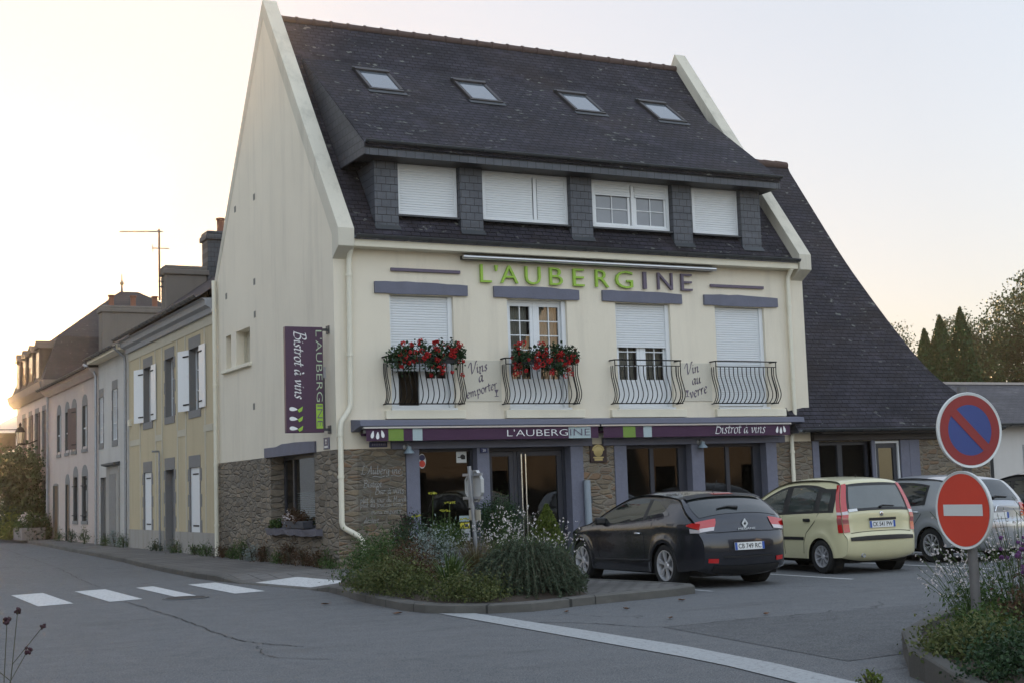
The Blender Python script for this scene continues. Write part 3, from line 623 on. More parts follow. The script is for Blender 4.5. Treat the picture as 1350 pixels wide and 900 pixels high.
def upper_window(i, a, b, shut, curtains=True, open_gap=False):
    z0, z1 = 3.25, 5.55; yf = .14
    mb = MB(); frame(mb, a+.005, b-.005, yf, yf+.08, z0, z1, .06); mb.box((a+b)/2-.04,(a+b)/2+.04,yf,yf+.06,z0+.06,z1-.06)
    win = mb.build('french_window', M['white'], H, bevel=.006)
    xm = (a+b)/2
    for q, (l, r) in enumerate(((a+.065, xm-.04), (xm+.04, b-.065))):
        if open_gap and q == 0:
            MB().box(l,l+.16,yf+.02,yf+.06,z0+.06,z1-.1).build('leaf', M['white'], win); continue
        mb = MB(); frame(mb, l, r, yf+.01, yf+.055, z0+.06, z1-.06, .075); mb.box(l+.075,r-.075,yf+.015,yf+.05,z0+.135,z0+.62)
        mb.box((l+r)/2-.012,(l+r)/2+.012,yf+.016,yf+.04,z0+.62,z1-.135)
        for k in range(1, 5): zz = z0+.62+(z1-.135-z0-.62)*k/5; mb.box(l+.075,r-.075,yf+.018,yf+.038,zz-.012,zz+.012)
        mb.build('leaf', M['white'], win, bevel=.004)
        MB().quad((l+.07,yf+.045,z0+.62),(r-.07,yf+.045,z0+.62),(r-.07,yf+.045,z1-.13),(l+.07,yf+.045,z1-.13)).build('pane', M['glass'], win)
    mb = MB(); mb.box(a-.1,b+.1,.75,.78,z0-.1,z1+.1); mb.box(a-.1,a-.08,.23,.75,z0-.1,z1+.1); mb.box(b+.08,b+.1,.23,.75,z0-.1,z1+.1); mb.box(a-.08,b+.08,.24,.75,z1+.08,z1+.1); mb.box(a-.08,b+.08,.24,.75,z0-.1,z0-.08)
    mb.build('room', M['interior_warm'], win)
    if curtains:
        for l, r in ((a+.1, a+.62), (b-.62, b-.1)):
            rows = [[(l+(r-l)*j/40, .34+.018*math.sin(j*1.1+z), z) for j in range(41)] for z in (z0+.08, (z0+z1)/2, z1-.1)]
            MB().grid(rows).build('curtain', M['curtain'], win, smooth=True)
    if shut is not None:
        mb = MB(); ribs(mb, a+.05, b-.05, yf-.03, shut, z1-.02); mb.box(a+.05,b-.05,yf-.045,yf-.015,shut-.04,shut)
        mb.build('roller_shutter', M['shutter_pvc'], win)
    for l, r in ((a+.003,a+.05),(b-.10,b-.003)): MB().box(l,r,yf-.07,yf-.002,z0,z1-.01).build('shutter_rail', M['white'], win)
    MB().box(a-.02,b+.02,-.05,yf-.002,z0-.05,z0-.002).build('threshold', M['white'], win, bevel=.006)
    return win
upper_window(0, *WIN[0], 4.05, False, True); upper_window(1, *WIN[1], None); upper_window(2, *WIN[2], 4.62); upper_window(3, *WIN[3], 3.32, False)
LIN = [(.86,2.93),(3.54,5.60),(6.19,8.27),(8.88,10.96)]
rl = random.Random(3)
for a, b in LIN:
    n = 9; front_t = [(a+(b-a)*k/n, -.05-rl.uniform(0,.012), 5.785+.03*math.sin(k/n*math.pi*.9+.5)+rl.uniform(-.008,.008)) for k in range(n+1)]
    front_b = [(a+(b-a)*k/n+(.0 if 0 < k < n else 0), -.05-rl.uniform(0,.012), 5.572-.012*math.sin(k/n*math.pi)+rl.uniform(-.006,.006)) for k in range(n+1)]
    mb = MB(); mb.grid([[(x,.02,z) for x,y,z in front_b], front_b, front_t, [(x,.02,z) for x,y,z in front_t]])
    for e in (0, -1): mb.quad(front_b[e], front_t[e], (front_t[e][0],.02,front_t[e][2]), (front_b[e][0],.02,front_b[e][2]))
    mb.build('lintel', M['lav_wood'], H)
for a, b in ((1.03,2.79),(3.72,5.62),(6.29,8.24),(9.06,11.01)): MB().box(a,b,-.10,.02,3.025,3.2).build('window_ledge', M['cream_trim'], H, bevel=.012)
# bulging iron balconies
def balcony(a, b):
    zb, ztp = 3.32, 4.27; yo = -.22
    mb = MB(); mb.box(a-.02,b+.02,yo-.02,yo+.02,ztp-.012,ztp+.012); mb.box(a,b,yo-.008,yo+.008,ztp-.13,ztp-.112)
    for x in (a, b): mb.box(x-.02,x+.02,yo,.0,ztp-.012,ztp+.012); mb.box(x-.012,x+.012,yo,.0,zb-.01,zb+.01)
    mb.box(a-.01,b+.03,yo-.012,yo+.012,zb-.012,zb+.012)
    rail = mb.build('balcony', M['iron'], H)
    prof = [(0,ztp-.12),(.0,ztp-.3),(.035,ztp-.42),(.10,ztp-.58),(.145,ztp-.72),(.13,ztp-.82),(.07,ztp-.90),(.0,zb)]
    pr = catmull(prof, 3); n = 14
    for k in range(n+1):
        x = a+(b-a)*k/n; MB().tube([(x, yo-d, z) for d, z in pr] if 0 <= k <= n else [], .011, 5).build('baluster', M['iron'], rail, smooth=True)
    for x in (a, b):
        for yy in (yo*.6, yo*.25): MB().tube([(x, yy-d*.9, z) for d, z in pr], .011, 5).build('baluster', M['iron'], rail, smooth=True)
        MB().tube([(x, yo, ztp), (x, yo, ztp-.12)], .012, 5).build('baluster', M['iron'], rail)
for a, b in ((1.01,2.68),(3.68,5.39),(6.33,8.03),(8.99,10.67)): balcony(a, b)
# roof ---------------------------------------------------------------
rz = lambda y: 12.65-1.304*(4.42-y)
rzb = lambda y: 12.65-1.304*(y-4.42)
mb = MB(); x0, x1 = .3, 11.45
mb.prism([(x0,-.21,rz(-.21)),(x0,4.42,12.65),(x0,4.42,12.45),(x0,-.05,rz(-.21)-.01),(x0,-.21,rz(-.21)-.01)], (x1-x0,0,0))
roof = mb.build('roof', M['slate'], H)
MB().prism([(x0,9.1,rzb(9.1)),(x0,4.43,12.64),(x0,4.43,12.44),(x0,9.1,rzb(9.1)-.12)], (x1-x0,0,0)).build('roof', M['slate'], H)
mb = MB(); n = 26
for k in range(n):
    xa = .34+(x1-x0-.06)*k/n; xb = .34+(x1-x0-.06)*(k+1)/n+.02; rr = [(.095,0),(.118,.01),(.115,.06),(.10,.08),(.095,xb-xa)]
    mb.lathe([(r, h) for r, h in rr], (xa, 4.42, 12.62), X3, 10)
mb.build('ridge', M['ridge'], roof, smooth=True, angle=50)
def coping(xa, xb):
    front = [(-.36,6.44),(-.36,6.80),(YR,13.05)]; pts = [(.01,6.22)]+front+[(8.95,zt(8.95)+.07),(8.95,zt(8.95)-.28),(YR,12.6),(.01,zt(.01)-.38)]
    mb = MB(); mb.prism([(xa, y, z) for y, z in pts], (xb-xa,0,0)); return mb.build('coping', M['coping'], H, bevel=.012)
coping(-.014, .33); coping(11.42, 11.764)
# cornice + gutter
MB().box(.332,11.418,-.30,.0,6.452,6.60).build('cornice', M['cream_trim'], H, bevel=.012)
def gutter(x0, x1, y, z, r=.065, every=.52, par=H):
    mb = MB(); rows = []
    for k in range(9):
        a = math.pi+math.pi*k/8; rows.append([(x0, y+math.cos(a)*r, z+math.sin(a)*r), (x1, y+math.cos(a)*r, z+math.sin(a)*r)])
    mb.grid(rows); mb.tube([(x0,y-r,z),(x1,y-r,z)], .009, 6)
    k = int((x1-x0)/every)
    for i in range(k+1):
        x = x0+.08+(x1-x0-.16)*i/k; mb.tube([(x, y+math.cos(math.pi+math.pi*q/6)*(r+.006), z+math.sin(math.pi+math.pi*q/6)*(r+.006)) for q in range(7)]+[(x, y+r+.05, z+.02)], .011, 5)
    return mb.build('gutter', M['zinc'], par, smooth=True, angle=60)
gutter(.34, 11.41, -.37, 6.67)
# dormer ---------------------------------------------------------------
dz = lambda y: 8.845+.75*y
D0, D1 = .60, 10.98
mb = MB(); ya, yb = -.38, 3.49
mb.prism([(D0,ya,dz(ya)),(D0,yb,dz(yb)),(D0,yb,dz(yb)-.06),(D0,ya,dz(ya)-.06)], (D1-D0,0,0)); dr = mb.build('dormer_roof', M['slate'], H)
for x, t in ((D0, .012), (D1, -.012)):
    MB().prism([(x-t,-.33,dz(-.33)-.03),(x-t,yb+.02,dz(yb)-.0),(x-t,1.05,8.34),(x-t,-.33,8.34)], (t*4,0,0)).build('dormer_side', M['slate_clad_y'], dr)
mb = MB(); mb.box(D0+.035,D1-.035,-.32,-.27,8.335,8.565); mb.build('fascia_board', M['slate_clad'], dr)
mb = MB(); mb.box(D0+.035,D1-.035,-.268,.35,8.335,8.36); mb.build('soffit', M['black'], dr)
gutter(D0-.02, D1+.02, -.40, 8.615, .055, .5, dr)
dw = MB().box(.97,10.66,.33,2.0,6.9,8.334).build('dormer_wall', M['slate_clad'], H)
for a, b in ((.95,1.47),(2.88,3.40),(5.55,6.09),(8.22,8.73),(10.12,10.67)):
    MB().box(a,b,.07,.328,6.93,8.333).build('pilaster', M['slate_clad'], dw)
    MB().prism([(a-.02,.06,6.99),(a-.02,-.02,6.885),(a-.02,.02,6.875),(a-.02,.1,6.95)], (b-a+.04,0,0)).build('flashing', M['zinc'], dw)
def dormer_window(a, b, shut, mull, zs=7.27, ztop=8.332):
    yf = .22; mb = MB(); frame(mb, a, b, yf, yf+.10, zs, ztop, .07)
    if mull: mb.box(mull-.04,mull+.04,yf-.002,yf+.09,zs+.07,ztop-.07)
    win = mb.build('dormer_window', M['white'], H, bevel=.006)
    for l, r in (((a, mull), (mull, b)) if mull else ((a, b),)):
        mb = MB(); ribs(mb, l+.06, r-.06, yf+.02, shut, ztop-.05); mb.box(l+.06,r-.06,yf+.005,yf+.035,shut-.035,shut); mb.build('roller_shutter', M['shutter_pvc'], win)
        if shut > zs+.3:
            leafs = [(l+.06, (l+r)/2), ((l+r)/2, r-.06)] if r-l > 1.1 else [(l+.06, r-.06)]
            for c, d in leafs:
                mb = MB(); frame(mb, c, d, yf+.04, yf+.075, zs+.05, shut+.1, .055); mb.box((c+d)/2-.01,(c+d)/2+.01,yf+.045,yf+.06,zs+.1,shut); zz = (zs+shut)/2+.05; mb.box(c+.05,d-.05,yf+.046,yf+.061,zz-.01,zz+.01); mb.build('sash', M['white'], win)
                MB().quad((c+.05,yf+.068,zs+.1),(d-.05,yf+.068,zs+.1),(d-.05,yf+.068,shut+.05),(c+.05,yf+.068,shut+.05)).build('pane', plain('net_curtained_pane', (.20,.215,.24), .04, var=.15, scale=3, spec=.7), win)
    MB().prism([(a-.04,.22,zs-.002),(a-.04,.10,zs-.03),(a-.04,.10,zs-.06),(a-.04,.22,zs-.04)], (b-a+.10,0,0)).build('sill', M['zinc'], win)
dormer_window(1.50, 2.87, 7.38, None); dormer_window(3.47, 5.55, 7.38, 4.74); dormer_window(6.18, 8.21, 8.03, 7.24); dormer_window(8.85, 10.15, 7.38, None)
for a in (1.68, 4.15, 6.93, 9.28):
    ys, ye = 2.10, 3.08; b = a+.84; N = Vector((0,-.6,.8)); U = Vector((0,.8,.6)); L = (ye-ys)/.8
    O = Vector((a, ys, dz(ys)))
    def pt(x, l, h): return O+Vector((x,0,0))+U*l+N*h
    mb = MB()
    for (xa, xb, la, lb, hh) in ((0,.84,0,.09,.06),(0,.84,L-.12,L,.10),(0,.08,.09,L-.12,.07),(.76,.84,.09,L-.12,.07)):
        mb.prism([pt(xa,la,-.02),pt(xb,la,-.02),pt(xb,lb,-.02),pt(xa,lb,-.02)], N*(hh+.02))
    sk = mb.build('skylight', plain('skylight_frame', (.045,.04,.04), .45, metal=.3, var=.15), H, bevel=.005)
    MB().quad(pt(.08,.09,.05),pt(.76,.09,.05),pt(.76,L-.12,.05),pt(.08,L-.12,.05)).build('pane', M['sky_glass'], sk)
    MB().prism([pt(-.04,-.13,.012),pt(.88,-.13,.012),pt(.88,.0,.02),pt(-.04,.0,.02)], N*.012).build('flashing', M['zinc'], sk)
    MB().prism([pt(-.02,L,.01),pt(.86,L,.01),pt(.86,L+.07,.01),pt(-.02,L+.07,.01)], N*.07).build('cover', M['zinc'], sk)
# gable window --------------------------------------------------------
mb = MB(); frame(mb, 0, 0, 0, 0, 0, 0, 0) if False else None
mb.box(.31,.37,1.35,1.42,.86,2.43); mb.box(.31,.37,3.62,3.72,.86,2.43); mb.box(.31,.37,4.28,4.35,.86,2.43); mb.box(.31,.37,1.42,4.28,2.36,2.43); mb.box(.31,.37,1.42,4.28,.86,.93)
gw = mb.build('window_frame', M['dk_frame'], H)
MB().quad((.34,4.28,.93),(.34,1.42,.93),(.34,1.42,2.36),(.34,4.28,2.36)).build('pane', M['glass'], gw)
mb = MB()
for k in range(16): z = .97+k*.042; mb.box(.38,.40,1.44,3.62,z,z+.024)
mb.build('blind', plain('grey_blind', (.33,.36,.36), .6, var=.08), gw)
mb = MB(); mb.box(1.6,1.63,1.2,4.5,.6,2.6); mb.box(.42,1.6,1.2,1.23,.6,2.6); mb.box(.42,1.6,4.47,4.5,.6,2.6); mb.box(.42,1.6,1.23,4.47,2.55,2.58); mb.box(.42,1.6,1.23,4.47,.7,.73); mb.build('room', M['interior'], gw)
n = 8; rr = random.Random(5); T = [(-.045, 1.21+3.47*k/n, 2.655+.03*math.sin(k/n*3.0)+rr.uniform(-.012,.012)-.02*(k > 5)) for k in range(n+1)]; Bm = [(-.045, 1.21+3.47*k/n, 2.435) for k in range(n+1)]
mb = MB(); mb.grid([[(.3,y,z) for x,y,z in Bm], Bm, T, [(.02,y,z) for x,y,z in T]]); mb.quad(Bm[0],T[0],(.02,)+T[0][1:],(.3,)+Bm[0][1:]); mb.quad(Bm[-1],T[-1],(.02,)+T[-1][1:],(.3,)+Bm[-1][1:]); mb.build('lintel', M['lav_wood'], H)
n = 14; mb = MB(); T = [(-.13-rr.uniform(0,.03), .92+3.40*k/n, .865+rr.uniform(-.008,.008)) for k in range(n+1)]; Bm = [(-.11-rr.uniform(0,.03), .92+3.40*k/n, .735+rr.uniform(-.02,.02)) for k in range(n+1)]
mb.grid([[(.02,y,z) for x,y,z in Bm], Bm, T, [(.31,y,.875) for x,y,z in T]]); mb.quad(Bm[0],T[0],(.3,.92,.875),(.02,.92,.73)); mb.quad(Bm[-1],T[-1],(.3,4.32,.875),(.02,4.32,.73)); mb.build('sill', plain('slate_slab', (.13,.125,.15), .7, var=.25, scale=5, bump=.9, bscale=8), H)
# shop glazing ---------------------------------------------------------
def shop_pane(par, a, b, z0, z1, y=.20):
    return MB().quad((a,y,z0),(b,y,z0),(b,y,z1),(a,y,z1)).build('pane', M['glass'], par)
mb = MB(); frame(mb, 1.742, 3.028, .15, .24, .38, 2.42, .06); f1 = mb.build('shop_window', M['dk_frame'], H); shop_pane(f1, 1.80, 2.97, .44, 2.36)
MB().box(1.742,3.028,.02,.26,0,.378).build('stall_riser', M['lav_stucco'], H)
mb = MB(); frame(mb, 3.312, 5.238, .20, .30, .1, 2.42, .07); mb.box(4.00,4.08,.21,.29,.17,2.35); f2 = mb.build('entrance', M['dk_frame'], H)
for a, b, hb in ((3.39,3.99,.1),(4.09,5.16,.12)):
    mb = MB(); mb.box(a,b,.20,.26,.13,.34); mb.box(a,b,.20,.26,2.24,2.34); mb.box(a,a+hb,.20,.26,.34,2.24); mb.box(b-hb,b,.20,.26,.34,2.24); mb.build('door_leaf', M['dk_frame'], f2, bevel=.004); shop_pane(f2, a+hb, b-hb, .34, 2.24, .235)
for x in (4.145, 4.245): 
    mb = MB(); mb.tube([(x,.13,.35),(x,.13,2.28)], .017, 8); mb.tube([(x,.13,.6),(x,.2,.6)], .012, 6); mb.tube([(x,.13,2.1),(x,.2,2.1)], .012, 6); mb.build('handle', M['steel'], f2, smooth=True, angle=50)
for a, b in ((6.642,8.338),(8.672,10.398)):
    mb = MB(); frame(mb, a, b, .17, .26, .72, 2.42, .07); xm = a+(b-a)*.46; mb.box(xm-.05,xm+.05,.172,.25,.79,2.35); mb.box(b-.22,b-.07,.16,.26,.79,2.35); f = mb.build('shop_window', M['dk_frame'], H)
    shop_pane(f, a+.07, xm-.05, .79, 2.35); shop_pane(f, xm+.05, b-.22, .79, 2.35)
    MB().box(a,b,-.01,.27,0,.718).build('stall_riser', M['stone_flat'], H)
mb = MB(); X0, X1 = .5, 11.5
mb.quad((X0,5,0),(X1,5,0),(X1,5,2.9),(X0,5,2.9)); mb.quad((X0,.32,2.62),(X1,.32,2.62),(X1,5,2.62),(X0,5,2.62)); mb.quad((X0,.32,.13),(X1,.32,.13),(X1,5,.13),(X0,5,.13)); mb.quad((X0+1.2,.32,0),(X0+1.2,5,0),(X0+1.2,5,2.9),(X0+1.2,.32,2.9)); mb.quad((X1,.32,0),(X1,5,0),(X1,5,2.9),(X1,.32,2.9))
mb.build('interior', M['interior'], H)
# downpipes
def pipe(pts, r=.055, par=H, mat=None, name='downpipe', collars=()):
    mb = MB(); mb.tube(catmull(pts, 4) if False else pts, r, 10)
    for c in collars: mb.tube([(c[0],c[1],c[2]-.03),(c[0],c[1],c[2]+.03)], r+.012, 10)
    return mb.build(name, mat or M['pipe'], par, smooth=True, angle=50)
pipe([(.30,-.26,6.46),(.30,-.12,6.30),(.30,-.10,6.2),(.27,-.10,3.40),(.27,-.10,3.3),(.22,-.10,3.18),(.08,-.10,2.99),(.05,-.10,2.86),(.04,-.10,1.02),(.06,-.10,.93),(.12,-.11,.88),(.36,-.14,.74),(.44,-.15,.64),(.47,-.15,.5),(.47,-.15,.12)], .055, collars=((.295,-.10,5.9),(.28,-.10,4.3),(.045,-.10,2.72),(.04,-.10,1.9)))
pipe([(11.25,-.26,6.46),(11.26,-.1,6.3),(11.25,-.09,6.2),(11.25,-.09,2.80),(11.24,-.09,2.72),(11.14,-.09,2.55),(11.12,-.09,2.45),(11.12,-.09,.12)], .05, collars=((11.25,-.09,5.6),(11.25,-.09,3.9),(11.12,-.09,2.2)))
pipe([(-.10,8.62,7.05),(-.10,8.60,6.6),(-.09,8.60,.14)], .055, collars=((-.1,8.6,6.3),(-.09,8.6,4.4),(-.09,8.6,2.4),(-.09,8.6,.9)))
# ================================================================== ANNEX on the right
AX = thing('annex_building', 'low annex with a huge steep slate roof beside the cream restaurant', 'building', (14, 2, 0))
mb = MB(); mb.holed((0,0,0), X3, Z3, (0,-1,0), 11.77, 17.4, -.02, 2.75, [(11.95,13.55,.1,2.42),(13.66,14.46,.1,2.42)], .25); mb.quad((17.4,0,0),(17.4,8,0),(17.4,8,3),(17.4,0,3)); mb.quad((11.8,8,0),(17.4,8,0),(17.4,8,3),(11.8,8,3))
mb.build('wall', M['stone_flat'], AX)
for a, b in ((11.76,11.95),(13.55,13.66),(14.46,14.74)): MB().box(a,b,-.04,.2,0,2.44).build('post', M['lav_stucco'] if b != 13.66 else M['lav'], AX, bevel=.006)
MB().box(14.741,15.05,-.045,.1,0,2.44).build('post', M['lav_stucco'], AX)
MB().box(11.77,17.3,-.10,.05,2.445,2.70).build('beam', M['brown_frame'], AX, bevel=.01)
mb = MB(); frame(mb, 11.952, 13.548, .12, .20, .12, 2.42, .08); mb.box(12.62,12.76,.12,.2,.2,2.34); f = mb.build('shop_window', M['dk_frame'], AX)
for a, b in ((12.03,12.62),(12.76,13.47)): MB().quad((a,.17,.2),(b,.17,.2),(b,.17,2.34),(a,.17,2.34)).build('pane', M['glass'], f)
mb = MB(); frame(mb, 13.662, 14.458, .02, .10, .1, 2.42, .055); d = mb.build('door_frame', M['white'], AX)
mb = MB(); frame(mb, 13.72, 14.40, .06, .1, .15, 2.36, .11); mb.build('door', M['dk_frame'], d); MB().quad((13.83,.09,.26),(14.29,.09,.26),(14.29,.09,2.25),(13.83,.09,2.25)).build('pane', M['dark_glass'], d)
mb = MB(); mb.quad((11.9,1.5,0),(14.6,1.5,0),(14.6,1.5,2.7),(11.9,1.5,2.7)); mb.quad((11.9,.27,2.5),(14.6,.27,2.5),(14.6,1.5,2.5),(11.9,1.5,2.5)); mb.quad((14.6,.27,0),(14.6,1.5,0),(14.6,1.5,2.7),(14.6,.27,2.7)); mb.quad((11.9,.27,.12),(14.6,.27,.12),(14.6,1.5,.12),(11.9,1.5,.12)); mb.build('interior', M['interior'], AX)
# roof: front slope with a swept right verge, hip end behind it
az = lambda y: 2.68+(y+.42)*1.305
edge = [(17.55,-.42),(17.15,-.16),(16.78,.25),(16.30,.75),(16.05,1.55),(15.90,2.6),(15.86,3.4),(15.92,4.6),(15.98,5.66)]
ed = catmull(edge, 4); rows = []
for x, y in ed:
    y_ = max(y, -.42); lx = 11.06 if y_ < .02 else 11.78
    rows.append([(lx+(x-lx)*k/10, y_, az(y_)) for k in range(11)])
mb = MB(); mb.grid(rows); ar = mb.build('roof', M['slate'], AX)
mb = MB(); rr_ = []
for x, y in ed: rr_.append([(x, y, az(y)), (x+.05, 5.66+(5.66-y)*.5, az(y)-.0), (x, 5.66+(5.66-y), az(y))])
mb.grid(rr_); mb.build('roof', M['slate_side'], AX)
mb = MB(); mb.grid([[(11.78, 5.66+(5.66-y), az(y)), (x, 5.66+(5.66-y), az(y))] for x, y in ed]); mb.build('roof', M['slate'], AX)
MB().box(11.77,17.5,-.40,0,2.60,2.66).build('soffit', M['brown_frame'], AX)
mb = MB(); mb.prism([(11.06,-.42,2.68),(11.06,.0,az(0)),(11.06,.0,2.62),(11.06,-.42,2.62)], (.02,0,0)); mb.build('verge_board', M['slate_clad_y'], AX)
mb = MB(); n = 10
for k in range(n): mb.lathe([(.12,0),(.14,.03),(.12,.42)], (11.78+k*.42, 5.66, az(5.66)-.02), X3, 9)
mb.build('ridge', M['ridge'], ar, smooth=True, angle=50)
gutter(11.1, 17.5, -.48, 2.70, .06, .55, AX)
# low building further right
LB = thing('outbuilding', 'low white outbuilding with a pale lichened slate roof right of the annex', 'building', (21, 4, 0))
mb = MB(); mb.box(17.42,27,1.5,8.5,-.02,2.9); mb.build('wall', M['white_render'], LB)
mb = MB(); zz0, zz1 = 2.86, 4.12; e0, e1 = 1.15, 3.6
mb.poly([(17.3,e0,zz0),(27.4,e0,zz0),(22.6,e1,zz1),(17.3,e1,zz1)]); mb.poly([(27.4,e0,zz0),(27.4,8.8,zz0),(22.6,e1+2,zz1),(22.6,e1,zz1)]); mb.quad((17.3,e1,zz1),(22.6,e1,zz1),(22.6,e1+2,zz1),(17.3,e1+2,zz1)); mb.poly([(17.3,8.8,zz0),(27.4,8.8,zz0),(22.6,e1+2,zz1),(17.3,e1+2,zz1)])
mb.build('roof', brick_mat('pale_slate', (.045,.040,.045), (.075,.068,.074), (.03,.03,.03), .26, .10, 'xy', .008, .7, .7, lichen=(.3,.29,.25)), LB)
MB().box(17.3,22.65,e1-.08,e1+.08,zz1-.02,zz1+.05).build('ridge', plain('mortar_ridge', (.40,.36,.33), .9, var=.2), LB)
gutter(17.5, 27.3, 1.10, 2.86, .06, .6, LB)
pipe([(18.95,1.30,2.75),(18.95,1.42,2.55),(18.95,1.44,0)], .045, LB, M['zinc'])
MB().box(20.2,22.6,1.47,1.52,0,2.3).build('garage_door', plain('garage_door', (.36,.38,.40), .5, var=.08), LB)

# ================================================================== THE SIDE STREET (fronts on x = 0)
WN = (-1, 0, 0)
def side_wall(par, y0, y1, z0, z1, holes, mat, depth=.2, name='wall', x=0.0):
    mb = MB(); mb.holed((x,0,0), Y3, Z3, WN, y0, y1, z0, z1, holes, depth, 0, 1); return mb.build(name, [mat, M['granite']], par)
def body(par, y0, y1, z, mat, depth=8.0):
    mb = MB(); mb.quad((.3,y0,0),(depth,y0,0),(depth,y0,z),(.3,y0,z)); mb.quad((.3,y1,0),(depth,y1,0),(depth,y1,z),(.3,y1,z)); mb.quad((depth,y0,0),(depth,y1,0),(depth,y1,z),(depth,y0,z)); mb.build('rear_wall', mat, par)
def stone_surround(a, b, c, d, lint=.32, t=.16, sill=True, x=-.012):
    mb = MB(); mb.box(x,.05,a-t*.4,b+t*.4,d,d+lint)
    k = 0; zz = c
    while zz < d-.01:
        hgt = min(.34, d-zz); q = t if k % 2 == 0 else t*.45
        mb.box(x,.05,a-q,a+.002,zz+.004,zz+hgt-.004); mb.box(x,.05,b-.002,b+q,zz+.004,zz+hgt-.004); zz += hgt; k += 1
    if sill: mb.box(x-.01,.06,a-t*.5,b+t*.5,c-.20,c)
    return mb
def recess_window(par, a, b, c, d, lint=.3, t=.16, x=.17, glass=None, bars=2):
    w_ = stone_surround(a, b, c, d, lint, t).build('window', M['granite'], par)
    mb = MB(); y = 0; f = .05; mb.box(x,x+.05,a,a+f,c,d); mb.box(x,x+.05,b-f,b,c,d); mb.box(x,x+.05,a+f,b-f,c,c+f); mb.box(x,x+.05,a+f,b-f,d-f,d); mb.box(x-.01,x+.05,(a+b)/2-.03,(a+b)/2+.03,c+f,d-f)
    for k in range(1, bars+1): zz = c+(d-c)*k/(bars+1); mb.box(x+.005,x+.04,a+f,b-f,zz-.012,zz+.012)
    mb.build('frame', M['white'], w_); MB().quad((x+.03,a,c),(x+.03,b,c),(x+.03,b,d),(x+.03,a,d)).build('pane', glass or M['old_glass'], w_)
    return w_
def shutter(par, y0, y1, z0, z1, x=-.045, mat=None, hinge=0, name='shutter'):
    mb = MB(); n = 3
    for k in range(n): mb.box(x,x+.03,y0+(y1-y0)*k/n+.003,y0+(y1-y0)*(k+1)/n-.003,z0,z1)
    mb.box(x+.002,x+.028,y0,y1,z0+.002,z1-.002); o = mb.build(name, mat or M['white'], par)
    for zz in (z0+.17, z1-.17): MB().box(x-.012,x,y0+(0 if hinge else (y1-y0)*.45),y1-(0 if not hinge else (y1-y0)*.45),zz-.018,zz+.018).build('hinge', M['iron'], o)
    return o
def open_shutter(par, y, w_, z0, z1, name='shutter', mat=None, ang=0.12):
    """shutter standing out from the wall, hinged at y"""
    mb = MB(); dx, dy = -math.cos(ang)*w_, math.sin(ang)*w_; A = Vector((-.02,y,0)); B = A+Vector((dx,dy,0)); nn = Vector((dy,-dx,0)).normalized()*.035
    mb.prism([(A.x,A.y,z0),(B.x,B.y,z0),(B.x,B.y,z1),(A.x,A.y,z1)], nn); o = mb.build(name, mat or M['white'], par)
    for zz in (z0+.17, z1-.17): MB().prism([(A.x,A.y,zz-.02),(A.x+dx*.5,A.y+dy*.5,zz-.02),(A.x+dx*.5,A.y+dy*.5,zz+.02),(A.x,A.y,zz+.02)], -nn*.4).build('hinge', M['iron'], o)
    return o
def chimney(par, x0, x1, y0, y1, z0, z1, pots=2, mat=None, along='x', cap=True):
    mb = MB(); mb.box(x0,x1,y0,y1,z0,z1-.30); mb.box(x0-.07,x1+.07,y0-.07,y1+.07,z1-.30,z1-.12); mb.box(x0-.02,x1+.02,y0-.02,y1+.02,z1-.12,z1)
    ch = mb.build('chimney', mat or M['chimney'], par, bevel=.03)
    for k in range(pots):
        t = (k+.5)/pots; c = (x0+(x1-x0)*t, (y0+y1)/2, z1) if along == 'x' else ((x0+x1)/2, y0+(y1-y0)*t, z1)
        MB().lathe([(.14,0),(.115,.1),(.12,.42),(.15,.44),(.15,.5),(.10,.5),(.09,.1)], c, n=12).build('chimney_pot', M['terracotta'], ch, smooth=True, angle=40)
    return ch
# --- ochre house
YH = thing('ochre_house', 'ochre rendered house with pale bands, granite surrounds and white shutters', 'house', (0,14,0))
y0, y1 = 8.84, 19.38
WU = [(10.45,11.55),(13.35,14.35),(16.1,17.2)]
holes = [(a, b, 3.93, 5.60) for a, b in WU]+[(10.55,11.62,.68,2.41),(13.38,14.42,.1,2.42),(16.22,17.25,.68,2.42)]
side_wall(YH, y0, y1, -.02, 6.6, holes, M['yellow_render'], .22); body(YH, y0, y1, 7, M['plinth'], 8.5)
mb = MB(); mb.box(-.035,.01,y0,13.2,-.02,.69); mb.box(-.035,.01,14.6,y1,-.02,.69); mb.build('plinth', M['plinth'], YH)
mb = MB(); mb.box(-.02,.01,y0,y1,6.02,6.28)
for a, b in ((9.2,10.1),(11.95,12.95),(14.75,15.7),(17.7,19.2)): mb.box(-.014,.01,a,b,3.30,3.48)
for yy in (9.95,12.0,12.95,14.8,15.65,17.75):
    mb.box(-.013,.01,yy-.06,yy+.06,.70,3.298); mb.box(-.013,.01,yy-.06,yy+.06,3.482,6.018)
mb.build('band', M['band'], YH)
mb = MB(); mb.prism([(0,y0,6.28),(-.10,y0,6.28),(-.14,y0,6.40),(-.26,y0,6.46),(-.28,y0,6.60),(-.36,y0,6.64),(0,y0,6.66)], (0,y1-y0,0)); mb.build('cornice', plain('zinc_cornice', (.33,.34,.36), .6, var=.15), YH)
for a, b in WU: recess_window(YH, a, b, 3.93, 5.60, .30, .18)
for (a, b, c, d) in ((10.55,11.62,.68,2.41),(16.22,17.25,.68,2.42)):
    w_ = stone_surround(a, b, c, d, .32, .2).build('window', M['granite'], YH); shutter(w_, a+.02, (a+b)/2-.005, c+.01, d-.01, .03); shutter(w_, (a+b)/2+.005, b-.02, c+.01, d-.01, .03, hinge=1)
